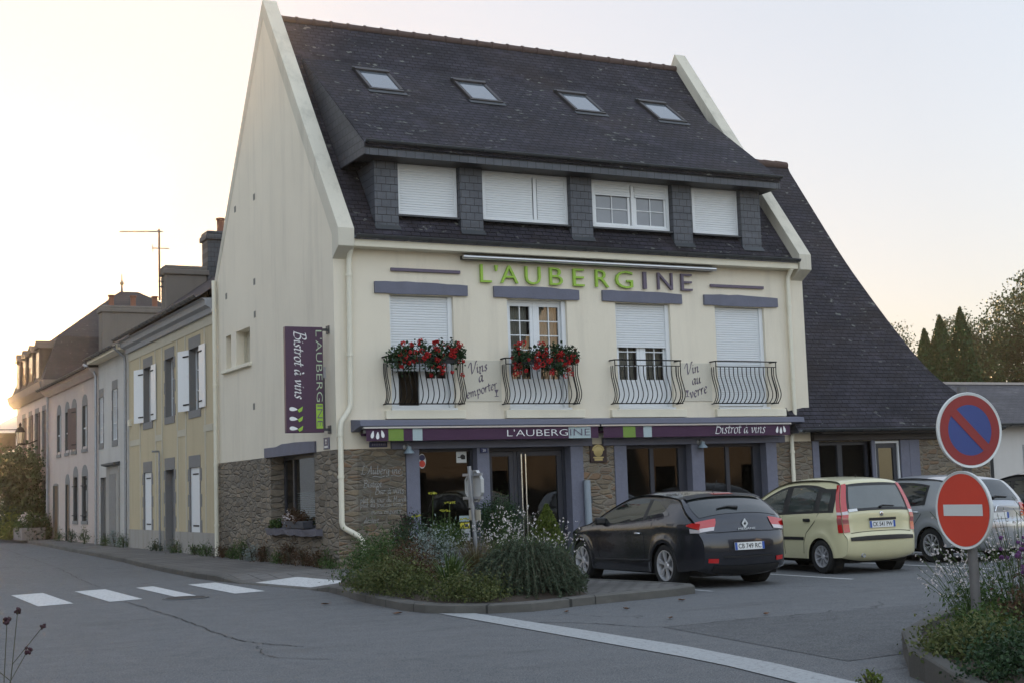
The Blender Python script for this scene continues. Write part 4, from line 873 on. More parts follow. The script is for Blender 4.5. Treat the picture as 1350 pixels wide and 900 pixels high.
mb = stone_surround(13.38,14.42,.1,2.42,.34,.2,False); d = mb.build('door', M['granite'], YH); mb = MB(); mb.box(.17,.21,13.38,14.42,.1,2.42); mb.box(.15,.17,13.5,14.3,.3,1.1); mb.box(.15,.17,13.5,14.3,1.25,2.2); mb.build('door_leaf', plain('grey_door', (.12,.12,.125), .5, var=.1), d)
MB().sphere((.13,13.55,1.15),.035).build('handle', M['steel'], d)
for y, q in ((10.42, 1), (16.07, 1)): shutter(YH, y-.62, y-.02, 3.95, 5.60, -.05)
for y in (11.58, 17.24): open_shutter(YH, y, .58, 3.95, 5.60, ang=1.28)
mb = MB(); sl = 1.0; mb.quad((-.42,y0,6.68),(-.42,y1,6.68),(4.4,y1,10.05),(4.4,y0,10.05)); mb.quad((9.2,y0,6.68),(9.2,y1,6.68),(4.4,y1,10.05),(4.4,y0,10.05)); rf = mb.build('roof', M['slate_side'], YH)
mb = MB(); mb.poly([(.0,y1,6.6),(0,y1,6.95),(4.4,y1,10.0),(8.5,y1,7.1),(8.5,y1,6.6)]); mb.build('gable', M['chimney'], YH)
chimney(YH, 1.05, 2.40, 18.75, 19.42, 7.3, 9.12, 0); chimney(YH, 2.42, 3.5, 18.7, 19.45, 8.0, 10.32, 1, brick_mat('slate_hung', (.045,.05,.055), (.06,.062,.068), (.015,.015,.015), .22, .16, 'xz', .008, .6, .5))
def side_gutter(par, y0, y1, z, x=-.48, r=.07):
    mb = MB(); mb.grid([[(x+math.cos(math.pi+math.pi*k/8)*r, y0, z+math.sin(math.pi+math.pi*k/8)*r), (x+math.cos(math.pi+math.pi*k/8)*r, y1, z+math.sin(math.pi+math.pi*k/8)*r)] for k in range(9)]); mb.tube([(x-r,y0,z),(x-r,y1,z)], .01, 6)
    k = int((y1-y0)/.5)
    for i in range(k+1): y = y0+.05+(y1-y0-.1)*i/k; mb.tube([(x-r-.01,y,z),(x-r*.7,y,z-r*.8),(x,y,z-r-.01),(x+r,y,z)], .014, 5)
    return mb.build('gutter', M['zinc'], par, smooth=True, angle=60)
side_gutter(YH, y0, y1, 6.72)
pipe([(-.30,14.82,2.98),(-.10,14.82,2.98),(-.09,14.82,2.9),(-.09,14.82,.1)], .03, YH, M['galv'], 'vent_pipe')
mb = MB(); mb.box(-.09,.0,19.0,19.2,3.95,4.15); mb.build('junction_box', M['pipe'], YH)
# aerial on the chimney of the ochre house
AN = thing('television_aerial', 'thin rusty television aerial on a mast above the ochre house chimney', 'aerial', (.98,19.1,8.4))
mb = MB(); mb.tube([(.93,19.1,8.0),(.93,19.1,10.35)], .03, 6); mb.build('mast', plain('rusty_steel', (.25,.13,.08), .7, var=.3), AN)
mb = MB(); mb.tube([(1.05,19.1,10.28),(-.35,19.0,10.18)], .022, 5)
for k in range(9): t = k/8; c = Vector((.85,19.1,10.27)).lerp(Vector((-.35,19.0,10.18)), t); mb.tube([c+Vector((0,-.2,0)), c+Vector((0,.2,0))], .012, 4)
mb.tube([(1.25,19.1,9.73),(.70,19.1,9.71)], .02, 5); mb.tube([(.72,19.1,9.6),(.72,19.1,9.82)], .012, 4); mb.build('antenna', plain('grey_rod', (.3,.27,.25), .5, var=.2), AN)
mb = MB()
for zz in (8.45, 8.62, 8.8): mb.box(.90,1.06,19.06,19.14,zz-.02,zz+.02)
mb.build('bracket', M['zinc'], AN)
# --- grey house
GH = thing('grey_house', 'narrow grey white house between the ochre and the pink houses', 'house', (0,22,0))
y0, y1 = 19.38, 24.55
holes = [(21.25,22.05,3.62,5.33),(23.65,24.35,3.62,5.22),(23.15,24.2,.1,2.42),(21.75,22.6,.1,2.55)]
side_wall(GH, y0, y1, -.02, 6.45, holes, M['grey_render'], .2); body(GH, y0, y1, 6.6, M['grey_render'])
sk_glow = plain('sky_reflecting_glass', (.02,.02,.022), .02, var=0, spec=1.0, ior=2.2)
for a, b, c, d in holes[:2]: recess_window(GH, a, b, c, d, .3, .12, .03, sk_glow)
mb = MB(); mb.box(.12,.16,23.15,24.2,.1,2.42); dd = mb.build('door', plain('old_grey_door', (.14,.13,.12), .6, var=.2), GH); MB().sphere((.09,23.3,1.1),.04).build('handle', M['steel'], dd)
mb = MB(); mb.box(-.05,.02,20.85,22.95,.1,2.75); mb.build('door_surround', M['plinth'], GH)
MB().prism([(-.05,22.95,2.76),(-.22,22.95,2.8),(-.22,22.95,2.86),(0,22.95,2.9)], (0,-2.1,0)).build('door_canopy', M['zinc'], GH)
MB().box(-.06,-.045,21.3,22.4,.12,2.5).build('grey_panel', plain('weathered_boards', (.22,.21,.20), .8, var=.25), GH)
mb = MB(); mb.quad((-.40,y0,6.62),(-.40,y1,6.62),(4.2,y1,9.3),(4.2,y0,9.3)); mb.quad((8.8,y0,6.62),(8.8,y1,6.62),(4.2,y1,9.3),(4.2,y0,9.3)); mb.build('roof', M['slate_side'], GH)
mb = MB(); mb.box(-.38,0,y0,y1,6.42,6.5); mb.box(-.40,-.36,y0,y1,6.42,6.60); mb.build('eaves_board', M['cream_trim'], GH)
side_gutter(GH, y0, y1, 6.58)
pipe([(-.46,19.5,6.5),(-.12,19.5,6.2),(-.10,19.5,6.0),(-.10,19.5,.1)], .05, GH, M['galv'])
pipe([(-.46,24.9,6.45),(-.14,24.6,6.2),(-.10,24.5,6.0),(-.10,24.5,.1)], .05, GH, M['galv'])
# --- pink house with arched surrounds
PH = thing('pink_house', 'dusty pink house with arched stone window surrounds and one dark shutter', 'house', (0,30,0))
y0, y1 = 24.55, 35.5
up = [(26.75,27.6),(29.0,29.85),(30.6,31.35),(32.55,33.3)]; lo = [(26.7,27.65,.9),(28.7,29.5,.9),(30.55,31.3,.1),(33.2,34.3,.1)]
holes = [(a, b, 3.65, 5.15) for a, b in up]+[(a, b, c, 2.55 if c > .5 else 2.3) for a, b, c in lo]
side_wall(PH, y0, y1, -.02, 6.3, holes, M['pink_render'], .2); body(PH, y0, y1, 6.4, M['pink_render'])
def arch_surround(a, b, c, d, rise=.42, t=.14):
    mb = MB(); x = -.015; n = 12; ym = (a+b)/2; hw = (b-a)/2+t
    outer = [(x, ym-hw*math.cos(math.pi*k/n), d+rise*math.sin(math.pi*k/n)) for k in range(n+1)]
    mb.prism(outer, (.04,0,0)); mb.box(x,.03,a-t,a,c-.1,d); mb.box(x,.03,b,b+t,c-.1,d); mb.box(x-.03,.03,a-t,b+t,c-.22,c-.1); return mb
for i, (a, b) in enumerate(up):
    w_ = arch_surround(a, b, 3.65, 5.15).build('window', M['granite'], PH); MB().box(.05,.08,a,b,3.65,5.15).build('pane', sk_glow, w_)
    mb = MB(); mb.box(.03,.06,(a+b)/2-.03,(a+b)/2+.03,3.65,5.15); mb.box(.03,.06,a,b,4.3,4.35); mb.build('frame', M['white'], w_)
open_shutter(PH, 28.97, .86, 3.62, 5.2, mat=M['shutter_dark'], ang=1.38)
for a, b, c in lo:
    d = 2.55 if c > .5 else 2.3; w_ = arch_surround(a, b, c+.1, d, .42 if c < 3 and b < 33 else .1).build('window' if c > .5 else 'door', M['granite'], PH)
    MB().box(.05,.08,a,b,c,d).build('pane' if c > .5 else 'door_leaf', M['dark_glass'] if c > .5 else M['wood'], w_)
    if c > .5:
        mb = MB(); mb.tube([(-.06,a-.05,2.2),(-.06,b+.05,2.2)], .02, 5); mb.tube([(-.06,a-.05,1.1),(-.06,b+.05,1.1)], .02, 5); mb.build('iron_bar', M['iron'], w_)
mb = MB(); mb.quad((-.42,y0,6.35),(-.42,y1,6.35),(4.2,y1,8.2),(4.2,y0,8.2)); mb.quad((8.8,y0,6.35),(8.8,y1,6.35),(4.2,y1,8.2),(4.2,y0,8.2)); mb.build('roof', M['slate_side'], PH)
mb = MB(); mb.prism([(0,y0,6.05),(-.10,y0,6.05),(-.30,y0,6.22),(-.36,y0,6.32),(0,y0,6.34)], (0,y1-y0,0)); mb.build('cornice', M['pink_render'], PH)
side_gutter(PH, y0, y1, 6.36)
pipe([(-.1,35.3,6.2),(-.1,35.3,.1)], .05, PH, M['galv'])
# --- mansard house
M['mansard_brown'] = plain('brown_slate_hung', (.075,.055,.042), .8, var=.25); M['cornice_stone'] = plain('cornice_stone', (.24,.20,.165), .85, var=.2)
MH = thing('mansard_house', 'far grand house with a tall slate mansard roof, dormers and finial', 'house', (0,40,0))
y0, y1 = 35.5, 45.3
ups = [(36.5,37.3),(38.4,39.4),(40.5,41.3),(42.5,43.4)]
holes = [(a, b, 3.5, 5.6) for a, b in ups]+[(a, b, .4, 2.6) for a, b in ups]
side_wall(MH, y0, y1, -.02, 6.4, holes, M['pink_render'], .2); body(MH, y0, y1, 6.7, M['chimney'], 9.5)
for a, b in ups:
    for c, d in ((3.5, 5.6), (.4, 2.6)):
        w_ = stone_surround(a, b, c, d, .22, .2).build('window', M['granite'], MH); MB().box(.06,.09,a,b,c,d).build('pane', sk_glow if c > 1 else M['dark_glass'], w_)
    shutter(MH, a-.5, a-.04, 3.5, 5.6, mat=M['shutter_dark']); 
mb = MB(); mb.prism([(0,y0,6.2),(-.12,y0,6.2),(-.35,y0,6.45),(-.42,y0,6.75),(0,y0,6.8)], (0,y1-y0+.4,0)); mb.build('cornice', M['cornice_stone'], MH)
mb = MB(); mb.prism([(9.6,y0-.35,6.5),(9.6,y0,6.5),(9.6,y0,6.8),(9.6,y0-.42,6.8)], (-9.9,0,0)); mb.build('cornice', M['cornice_stone'], MH)
lo_ = [(-.3,y0-.1,6.75),(9.5,y0-.1,6.75),(9.5,y1,6.75),(-.3,y1,6.75)]; mi = [(.45,y0+.7,8.75),(8.7,y0+.7,8.75),(8.7,y1-.9,8.75),(.45,y1-.9,8.75)]; tp = [(3.75,y0+3.9,11.25),(4.6,y0+3.9,11.25),(4.6,y1-4,11.25),(3.75,y1-4,11.25)]
mb = MB()
for A_, B_ in ((lo_, mi), (mi, tp)):
    for k in range(4): mb.quad(A_[k], A_[(k+1) % 4], B_[(k+1) % 4], B_[k])
mb.poly(tp); mr = mb.build('roof', [brick_mat('mansard_slate', (.026,.019,.018), (.042,.031,.028), (.02,.016,.016), .26, .12, 'xz', .008, .65, .6, lichen=(.1,.09,.08), dirt=(.05,.03,.025))], MH)
mb = MB(); mb.tube([(3.85,y0+3.95,11.2),(3.85,y0+3.95,12.1)], [.05,.015], 6); mb.sphere((3.85,y0+3.95,11.65),.10); mb.build('finial', M['zinc'], mr)
for k, (a, b) in enumerate(ups):
    mb = MB(); mb.box(-.25,.9,a-.12,b+.12,6.8,8.25); mb.prism([(-.36,a-.22,8.25),(-.36,b+.22,8.25),(-.36,(a+b)/2,8.62)], (1.3,0,0)); dm = mb.build('dormer', M['mansard_brown'], MH)
    MB().box(-.27,-.24,a+.02,b-.02,7.0,8.1).build('pane', sk_glow, dm)
chimney(MH, 2.05, 4.85, 34.7, 35.5, 6.6, 9.95, 3)
# houses closing the street
FH = thing('gabled_house', 'pale gabled house closing the far end of the side street', 'house', (-5,92,0))
mb = MB(); mb.box(-12,18,92,100,0,7.2); mb.prism([(-12,92,7.2),(3,92,7.2),(-4.5,92,11)], (0,8,0)); mb.prism([(3.2,92.2,7.2),(18,92.2,7.2),(10.6,92.2,11)], (0,7.6,0)); mb.build('wall', M['white_render'], FH)  # right half with second gable added, out of view, to block the low sun
mb = MB(); mb.prism([(-12.5,91.7,7.0),(-4.5,91.7,11.1),(3.5,91.7,7.0),(3.5,91.7,7.2),(-4.5,91.7,11.35),(-12.5,91.7,7.2)], (0,8.6,0)); mb.build('roof', M['slate_side'], FH)
for x in (-9.5,-6.2,-2.8,.4):
    for z in (1.0, 4.3): MB().box(x-.5,x+.5,91.95,92.02,z,z+1.7).build('window', M['dark_glass'], FH)
chimney(FH, -8.2, -7.2, 94, 95, 9, 12.3, 2)
F2 = thing('slate_roofed_house', 'grey slate roofed house with chimney at the bend of the street', 'house', (-14,66,0))
mb = MB(); mb.box(-24,-9.0,66,76,0,5.6); mb.build('wall', M['white_render'], F2); mb = MB(); mb.prism([(-24.3,65.6,5.5),(-24.3,76.4,5.5),(-24.3,71,9.4)], (15.7,0,0)); mb.build('roof', M['slate'], F2)
for x in (-22,-18.5,-15,-11.5):
    for z in (.9, 3.4): MB().box(x-.45,x+.45,65.95,66.02,z,z+1.5).build('window', M['dark_glass'], F2)
chimney(F2, -9.6, -9.0+.0, 70.5, 71.6, 8, 10.6, 2, along='y')
# opposite side of the car park, behind the photographer: it shows in the shop windows
OH = thing('beige_house', 'large beige house across the car park, seen only reflected in the shop windows', 'house', (26,-36,0))
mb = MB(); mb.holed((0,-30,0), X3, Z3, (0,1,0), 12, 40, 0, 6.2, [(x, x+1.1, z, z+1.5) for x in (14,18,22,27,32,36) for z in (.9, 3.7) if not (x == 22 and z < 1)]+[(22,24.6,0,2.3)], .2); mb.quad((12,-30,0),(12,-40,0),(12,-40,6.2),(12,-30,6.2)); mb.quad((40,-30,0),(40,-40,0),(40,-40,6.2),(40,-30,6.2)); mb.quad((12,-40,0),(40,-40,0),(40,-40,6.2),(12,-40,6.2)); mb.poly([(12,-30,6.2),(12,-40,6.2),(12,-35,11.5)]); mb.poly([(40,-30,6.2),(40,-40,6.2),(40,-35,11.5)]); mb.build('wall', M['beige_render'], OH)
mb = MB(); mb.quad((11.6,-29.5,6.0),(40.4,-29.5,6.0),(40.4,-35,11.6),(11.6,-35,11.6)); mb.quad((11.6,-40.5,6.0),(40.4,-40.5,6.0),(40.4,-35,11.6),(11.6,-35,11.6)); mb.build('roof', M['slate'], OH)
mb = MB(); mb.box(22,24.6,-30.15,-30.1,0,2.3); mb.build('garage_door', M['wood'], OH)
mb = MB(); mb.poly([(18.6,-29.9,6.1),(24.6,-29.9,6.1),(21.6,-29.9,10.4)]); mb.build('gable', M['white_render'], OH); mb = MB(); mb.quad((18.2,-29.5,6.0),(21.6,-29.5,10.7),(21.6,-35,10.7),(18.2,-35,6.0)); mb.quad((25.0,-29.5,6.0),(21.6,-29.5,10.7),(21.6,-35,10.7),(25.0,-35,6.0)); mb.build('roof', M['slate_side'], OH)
O2 = thing('terraced_house', 'white terraced house lining the other side of the side street', 'house', (-22,-5,0))
mb = MB(); mb.box(-26,-17,-22,14,0,6.4); mb.build('wall', M['grey_render'], O2); mb = MB(); mb.prism([(-16.6,-22.3,6.3),(-26.4,-22.3,6.3),(-21.5,-22.3,10.5)], (0,36.6,0)); mb.build('roof', M['slate_side'], O2)
for y in range(-20, 14, 4):
    for z in (.9, 3.7): MB().box(-17.03,-16.97,y,y+1.1,z,z+1.6).build('window', M['dark_glass'], O2)
# ================================================================== TREES
def tree(name, label, cat, c, h, crown, n, leaf, mat, seed, trunk_h=.3, ncl=90, spread=.5, shell=.35, group=None, r=.22):
    rng = np.random.default_rng(seed); rd = random.Random(seed); root = thing(name, label, cat, c, group=group); c = np.array(c, float)
    cz = c+np.array([0, 0, h-crown[2]]); p = clumps(cz, crown, ncl, n//ncl, spread, rng, shell); v, f = leaves_np(p, leaf, rng, 1.7, .1); mesh_np('crown', v, f, mat, root)
    mb = MB(); mb.tube([c, c+np.array([.1,.05,h*trunk_h]), c+np.array([.05,.15,h*.6]), c+np.array([.1,.1,h*.9])], [r, r*.8, r*.5, r*.12], 9)
    for k in range(22):
        a = rd.uniform(0, 6.28); z0 = h*rd.uniform(trunk_h*.8, .7); q = rd.uniform(.45, .9); e = cz+np.array([math.cos(a)*crown[0]*q, math.sin(a)*crown[1]*q, rd.uniform(-.5,.8)*crown[2]]); b = c+np.array([.05,.08,z0])
        mb.tube([b, b*.5+e*.5+np.array([0,0,-.15*crown[2]*rd.random()]), e], [r*.38, r*.2, .012], 5)
    mb.build('trunk', M['bark'], root, smooth=True); return root
tree('broadleaf_tree', 'big loose broadleaf tree at the right edge behind the outbuilding', 'tree', (44.6,21.6,0), 11.0, (4.4,4.0,4.4), 70000, .15, M['lf_tree'], 5, ncl=420, spread=.33, shell=.25, r=.35)
tree('broadleaf_tree', 'smaller broadleaf tree between the thujas and the big tree', 'tree', (42.0,25.6,0), 8.6, (2.0,2.0,3.0), 18000, .14, M['lf_tree2'], 8, ncl=90, spread=.30, shell=.25)
tree('broadleaf_tree', 'hazy distant tree seen left of the thujas past the annex roof', 'tree', (45.0,33.8,0), 9.7, (1.9,1.8,3.2), 18000, .14, M['lf_tree2'], 9, ncl=70, spread=.3, shell=.3)
tree('broadleaf_tree', 'hazy distant tree seen behind the thuja tops', 'tree', (48.6,32.2,0), 10.5, (1.7,1.8,3.4), 16000, .14, M['lf_tree2'], 12, ncl=70, spread=.3, shell=.3)
def thuja(label, c, h, rad, seed):
    rng = np.random.default_rng(seed); root = thing('thuja_tree', label, 'tree', c, group='columnar thujas behind the annex'); n = 15000
    t = rng.uniform(0, 1, n)**.8; a = rng.uniform(0, 6.283, n); prof = rad*(1-t**2.2)**.8*(.75+.25*np.minimum(1, t*6)); rr = prof*rng.uniform(.72, 1.04, n)*(1+.12*np.sin(a*5+t*30+seed))
    p = np.stack([c[0]+np.cos(a)*rr, c[1]+np.sin(a)*rr, c[2]+.1+t*(h-.1)], 1); v, f = leaves_np(p, .13, rng, 2.6, 1.6); mesh_np('foliage', v, f, M['lf_thuja'], root)
    MB().tube([c, (c[0], c[1], h*.9)], [.16, .03], 8).build('trunk', M['bark'], root)
thuja('leftmost and lowest of the dark columnar thujas', (29.9,15.1,0), 7.25, .80, 1); thuja('bushy thuja second from the left', (30.45,14.8,0), 7.75, .95, 2); thuja('shorter thuja in the middle of the row', (30.85,15.1,0), 7.4, .85, 3); thuja('tallest and slimmest dark columnar thuja of the row', (31.25,14.5,0), 8.05, .85, 4); thuja('short thuja at the right end of the row', (31.75,14.6,0), 6.1, .95, 5)
rng = np.random.default_rng(77); p = np.stack([rng.uniform(28,62,26000), rng.uniform(19,24,26000), rng.uniform(0,1,26000)], 1); p[:,2] *= 4.6+.5*np.sin(p[:,0]*.7)+.5*np.sin(p[:,0]*2.1)
v, f = leaves_np(p, .22, rng, 1.7, .1); hg = stuff(mesh_np('undergrowth', v, f, M['lf_mid'])); tag(hg, 'tangled undergrowth below the trees behind the outbuilding', 'undergrowth')
# ================================================================== CARS
def interp(tab, x):
    if x <= tab[0][0]: return tab[0][1]
    for (a, b), (c, d) in zip(tab, tab[1:]):
        if x <= c: return b+(d-b)*(x-a)/(c-a)
    return tab[-1][1]
def sm(tab, k=6):
    return catmull(tab, k)
def car_paint(name, col, metallic=.35, rough=.25):
    t = NT(name); v = t.co(); c = t.mix(t.noise(v, 2.5, 4), sc3(col, .93), sc3(col, 1.05))
    z = t.n('ShaderNodeSeparateXYZ'); t.l(v, z.inputs[0]); d = t.math('MULTIPLY', t.ramp(z.outputs[2], [(.2, (1,1,1)), (.55, (0,0,0))]), t.noise(v, 7, 5, .7))
    c = t.mix(t.math('MULTIPLY', d, .22), c, (.11,.10,.085)); t.set(c, rough, metallic, .5, coat=.8); return t.mat
TL_RED = plain('tail_lamp_red', (.45,.012,.012), .12, var=.1, scale=20, coat=1); TL_PINK = plain('tail_lamp_pinkish', (.34,.10,.10), .12, var=.2, scale=25, coat=1); TL_CLEAR = plain('tail_lamp_clear', (.55,.50,.50), .12, var=.1, scale=20, coat=1)
CARGLASS = plain('car_glass', (.016,.020,.020), .03, var=.3, scale=3, spec=.8, ior=1.6)
PLATE = plain('plate_white', (.70,.71,.70), .4, var=.03); PLATE_BLUE = plain('plate_blue', (.03,.09,.36), .4, var=.03)
RIM = plain('alloy_rim', (.60,.60,.62), .35, metal=.6, var=.1)
def wheel(par, x, y, R, sgn, spokes, rimr, hub=None, wide=.2):
    """tyre with a spoked rim facing outwards along sgn*x"""
    t = MB(); a = (sgn, 0, 0); xc = x
    t.lathe([(rimr,-wide*.5),(R*.93,-wide*.5),(R*.985,-wide*.36),(R,-wide*.15),(R,wide*.15),(R*.985,wide*.36),(R*.93,wide*.5),(rimr+.012,wide*.5),(rimr,wide*.42)], (xc,y,R), a, 32)
    w_ = t.build('wheel', M['rubber'], par, smooth=True, angle=35, local=True)
    m = MB(); m.lathe([(rimr,wide*.5),(rimr*.93,wide*.5),(rimr*.88,wide*.2),(rimr*.86,-.05)], (xc,y,R), a, 32); m.lathe([(0,wide*.42),(rimr*.2,wide*.42),(rimr*.26,wide*.34),(rimr*.26,.0)], (xc,y,R), a, 16)
    for k in range(spokes):
        t0 = 2*math.pi*k/spokes+.3
        def q(r, dt, h): return (xc+sgn*h, y+r*math.cos(t0+dt), R+r*math.sin(t0+dt))
        i0, i1 = rimr*.2, rimr*.92; d0, d1 = .55*3/spokes*.62, .62*3/spokes*.42*1.1
        top = [q(i0,-d0,wide*.42), q(i0,d0,wide*.42), q(i1,d1,wide*.47), q(i1,-d1,wide*.47)]; bot = [q(i0,-d0,wide*.25), q(i0,d0,wide*.25), q(i1,d1*1.25,wide*.25), q(i1,-d1*1.25,wide*.25)]
        m.add(top+bot, [(0,1,2,3),(0,4,5,1),(1,5,6,2),(2,6,7,3),(3,7,4,0)])
    m.build('rim', RIM, w_, local=True)
    b = MB(); b.lathe([(0,.0),(rimr*.9,.0),(rimr*.9,-.05)], (xc,y,R), a, 20); b.build('brake', M['under'], w_, local=True)
def build_car(name, label, loc, heading, P, group=None):
    rear, front = P['y0'], P['y1']; W = P['W']; up = sm(P['prof'], 8)
    # resample evenly by arc length
    d = [0]
    for a, b in zip(up, up[1:]): d.append(d[-1]+math.dist(a, b))
    N_ = 260; upr = []; j = 0
    for i in range(N_+1):
        s = d[-1]*i/N_
        while j < len(d)-2 and d[j+1] < s: j += 1
        t = (s-d[j])/max(1e-9, d[j+1]-d[j]); upr.append((up[j][0]+(up[j+1][0]-up[j][0])*t, up[j][1]+(up[j+1][1]-up[j][1])*t))
    root = thing(name, label, 'car', loc, -R_(heading), group); root_l = root
    belt = lambda y: interp(P['belt'], y)
    rr, rf = P['rnd_r'], P['rnd_f']
    def half(y, z):
        zb = belt(y); w_ = W/2*(1-.035*((z-.62)/.45)**2 if z < .62 else 1-.02*((z-.62)/.4)**2)
        if z > zb-.02: w_ -= (z-zb+.02)*P['tumble']+((z-zb+.02)**2)*P.get('tumble2', .12)
        e = max(0, (rear+rr[0]-y)/rr[0]); w_ -= rr[1]*e**2.4
        e = max(0, (y-(front-rf[0]))/rf[0]); w_ -= rf[1]*e**2.2
        # slight shoulder crease
        w_ += .012*math.exp(-((z-(zb-.10))/.05)**2)
        for yc in (0, P['wb']):
            rr_ = math.hypot(y-yc, z-P['R'])
            if z < .75: w_ += .018*math.exp(-((rr_-P['arch']-.03)/.05)**2)
        return w_
    def bottom(y):
        z = interp(P['sill'], y)
        for yc in (0, P['wb']):
            q = P['arch']**2-(y-yc)**2
            if q > 0: z = max(z, P['R']+math.sqrt(q)-.02)
        return z
    ymin, ymax = min(p[0] for p in upr), max(p[0] for p in upr); yb0, yb1 = upr[0][0], upr[-1][0]
    K = 18; sideL = []
    rows = []
    for (y, z) in upr:
        yl = yb0+(y-ymin)/(ymax-ymin)*(yb1-yb0); zl = min(bottom(yl), z)
        rows.append([(y+(yl-y)*k/K, z+(zl-z)*k/K) for k in range(K+1)])
    mb = MB(); paint = P['paint']
    for sg in (-1, 1): mb.grid([[(sg*half(y, z), y, z) for y, z in r] for r in rows])
    # top skin
    S = [-1+2*k/14 for k in range(15)]; tr = []
    for i, (y, z) in enumerate(upr):
        a, b = upr[max(0, i-1)], upr[min(N_, i+1)]; ty, tz = b[0]-a[0], b[1]-a[1]; l = math.hypot(ty, tz) or 1; ny, nz = -tz/l, ty/l
        w_ = half(y, z); cr = P['crown']+(P.get('crown_r', .10)-P['crown'])*max(0, min(1, (P['rear_lim']-.12-y)/.3))
        tr.append([(s*w_, y+ny*cr*(1-abs(s)**2.6), z+nz*cr*(1-abs(s)**2.6)) for s in S])
    mb.grid(tr)
    body_ = mb.build('body', paint, root, smooth=True, angle=42, local=True)
    for q in (1,):
        wl = body_.modifiers.new('weld', 'WELD'); wl.merge_threshold = .0006
    MB().box(-W/2+.24, W/2-.24, rear+.15, front-.15, .17, .62).build('underbody', M['under'], root, local=True)
    for yc in (0, P['wb']):
        for sg in (-1, 1): m = MB(); m.lathe([(P['arch']-.01,-.16),(P['arch']-.01,.02)], (sg*(W/2-.09), yc, P['R']), (sg,0,0), 28); m.lathe([(0,-.15),(P['arch']-.01,-.15)], (sg*(W/2-.09), yc, P['R']), (sg,0,0), 28); m.build('wheel_well', M['under'], root, local=True)
    MB().box(-W/2+.12, W/2-.12, P['arch']+.02, P['wb']-P['arch']-.02, .2, .5).build('sill_core', M['under'], root, local=True)
    for yc in (0, P['wb']):
        for sg in (-1, 1): wheel(root, sg*(W/2-.115), yc, P['R'], sg, P['spokes'], P['rimr'])
    zrear = [(y, z) for y, z in upr if y < P['rear_lim']]
    zrear = sorted({round(z, 5): y for y, z in zrear}.items())
    def rear_pt(z, s, off=.004):
        y = interp(zrear, z); y2 = interp(zrear, z+.01); dy, dz_ = y2-interp(zrear, z-.01), .02; l = math.hypot(dy, dz_); ny, nz = -dz_/l, dy/l
        w_ = half(y, z); c = (P['crown']+(P.get('crown_r', .10)-P['crown'])*max(0, min(1, (P['rear_lim']-.12-y)/.3)))*(1-abs(s)**2.6)+off; return (s*w_, y+ny*c, z+nz*c)
    def rear_patch(zs, s0, s1, off=.005, n=12):
        m = MB(); m.grid([[rear_pt(z, s0(z)+(s1(z)-s0(z))*k/n, off) for k in range(n+1)] for z in zs]); return m
    def side_patch(ys, lo, hi, off=.005, n=8, sg=-1, mb=None):
        m = mb or MB(); m.grid([[(sg*(half(y, lo(y)+(hi(y)-lo(y))*k/n)+off), y, lo(y)+(hi(y)-lo(y))*k/n) for k in range(n+1)] for y in ys]); return m
    lin = lambda a, b, n: [a+(b-a)*k/n for k in range(n+1)]
    P['detail'](root, dict(rear_patch=rear_patch, side_patch=side_patch, rear_pt=rear_pt, half=half, lin=lin, belt=belt, upr=upr))
    return root
def plate_on(root, rear_pt, z, s, text, w_=.52, h=.11, off=.012):
    c = Vector(rear_pt(z, s, off)); a = Vector(rear_pt(z+.05, s, off)); v = (a-c).normalized(); u = Vector(rear_pt(z, s+.03, off))-Vector(rear_pt(z, s-.03, off)); u = u.normalized(); n = u.cross(v)
    mb = MB(); mb.obox(c, (u, v, n), (w_/2, h/2, .006)); pl = mb.build('number_plate', PLATE, root, local=True)
    for sg in (-1, 1): MB().obox(c+u*sg*(w_/2-.02)+n*.0072, (u, v, n), (.02, h/2-.002, .0008)).build('plate_band', PLATE_BLUE, pl, local=True)
    if not text: return
    mb = MB(); put_text(mb, text, c-v*(h*.30)+n*.0085, u, v, w_*.78, h*.62, thin=.012, center=True); mb.build('plate_lettering', M['black'], pl, local=True)
def tube_part(root, name, pts, r, mat, n=6): return MB().tube(pts, r, n).build(name, mat, root, smooth=True, local=True)
def win_sides(root, A, ys, lo, hi, mat=None, name='side_window', off=.006):
    for sg in (-1, 1): A['side_patch'](ys, lo, hi, off, 8, sg).build(name, mat or CARGLASS, root, smooth=True, local=True)
def seam(root, A, pts, name='door_seam', r=.0045):
    for sg in (-1, 1): MB().tube([(sg*(A['half'](y, z)+.001), y, z) for y, z in pts], r, 4).build(name, M['under'], root, local=True)
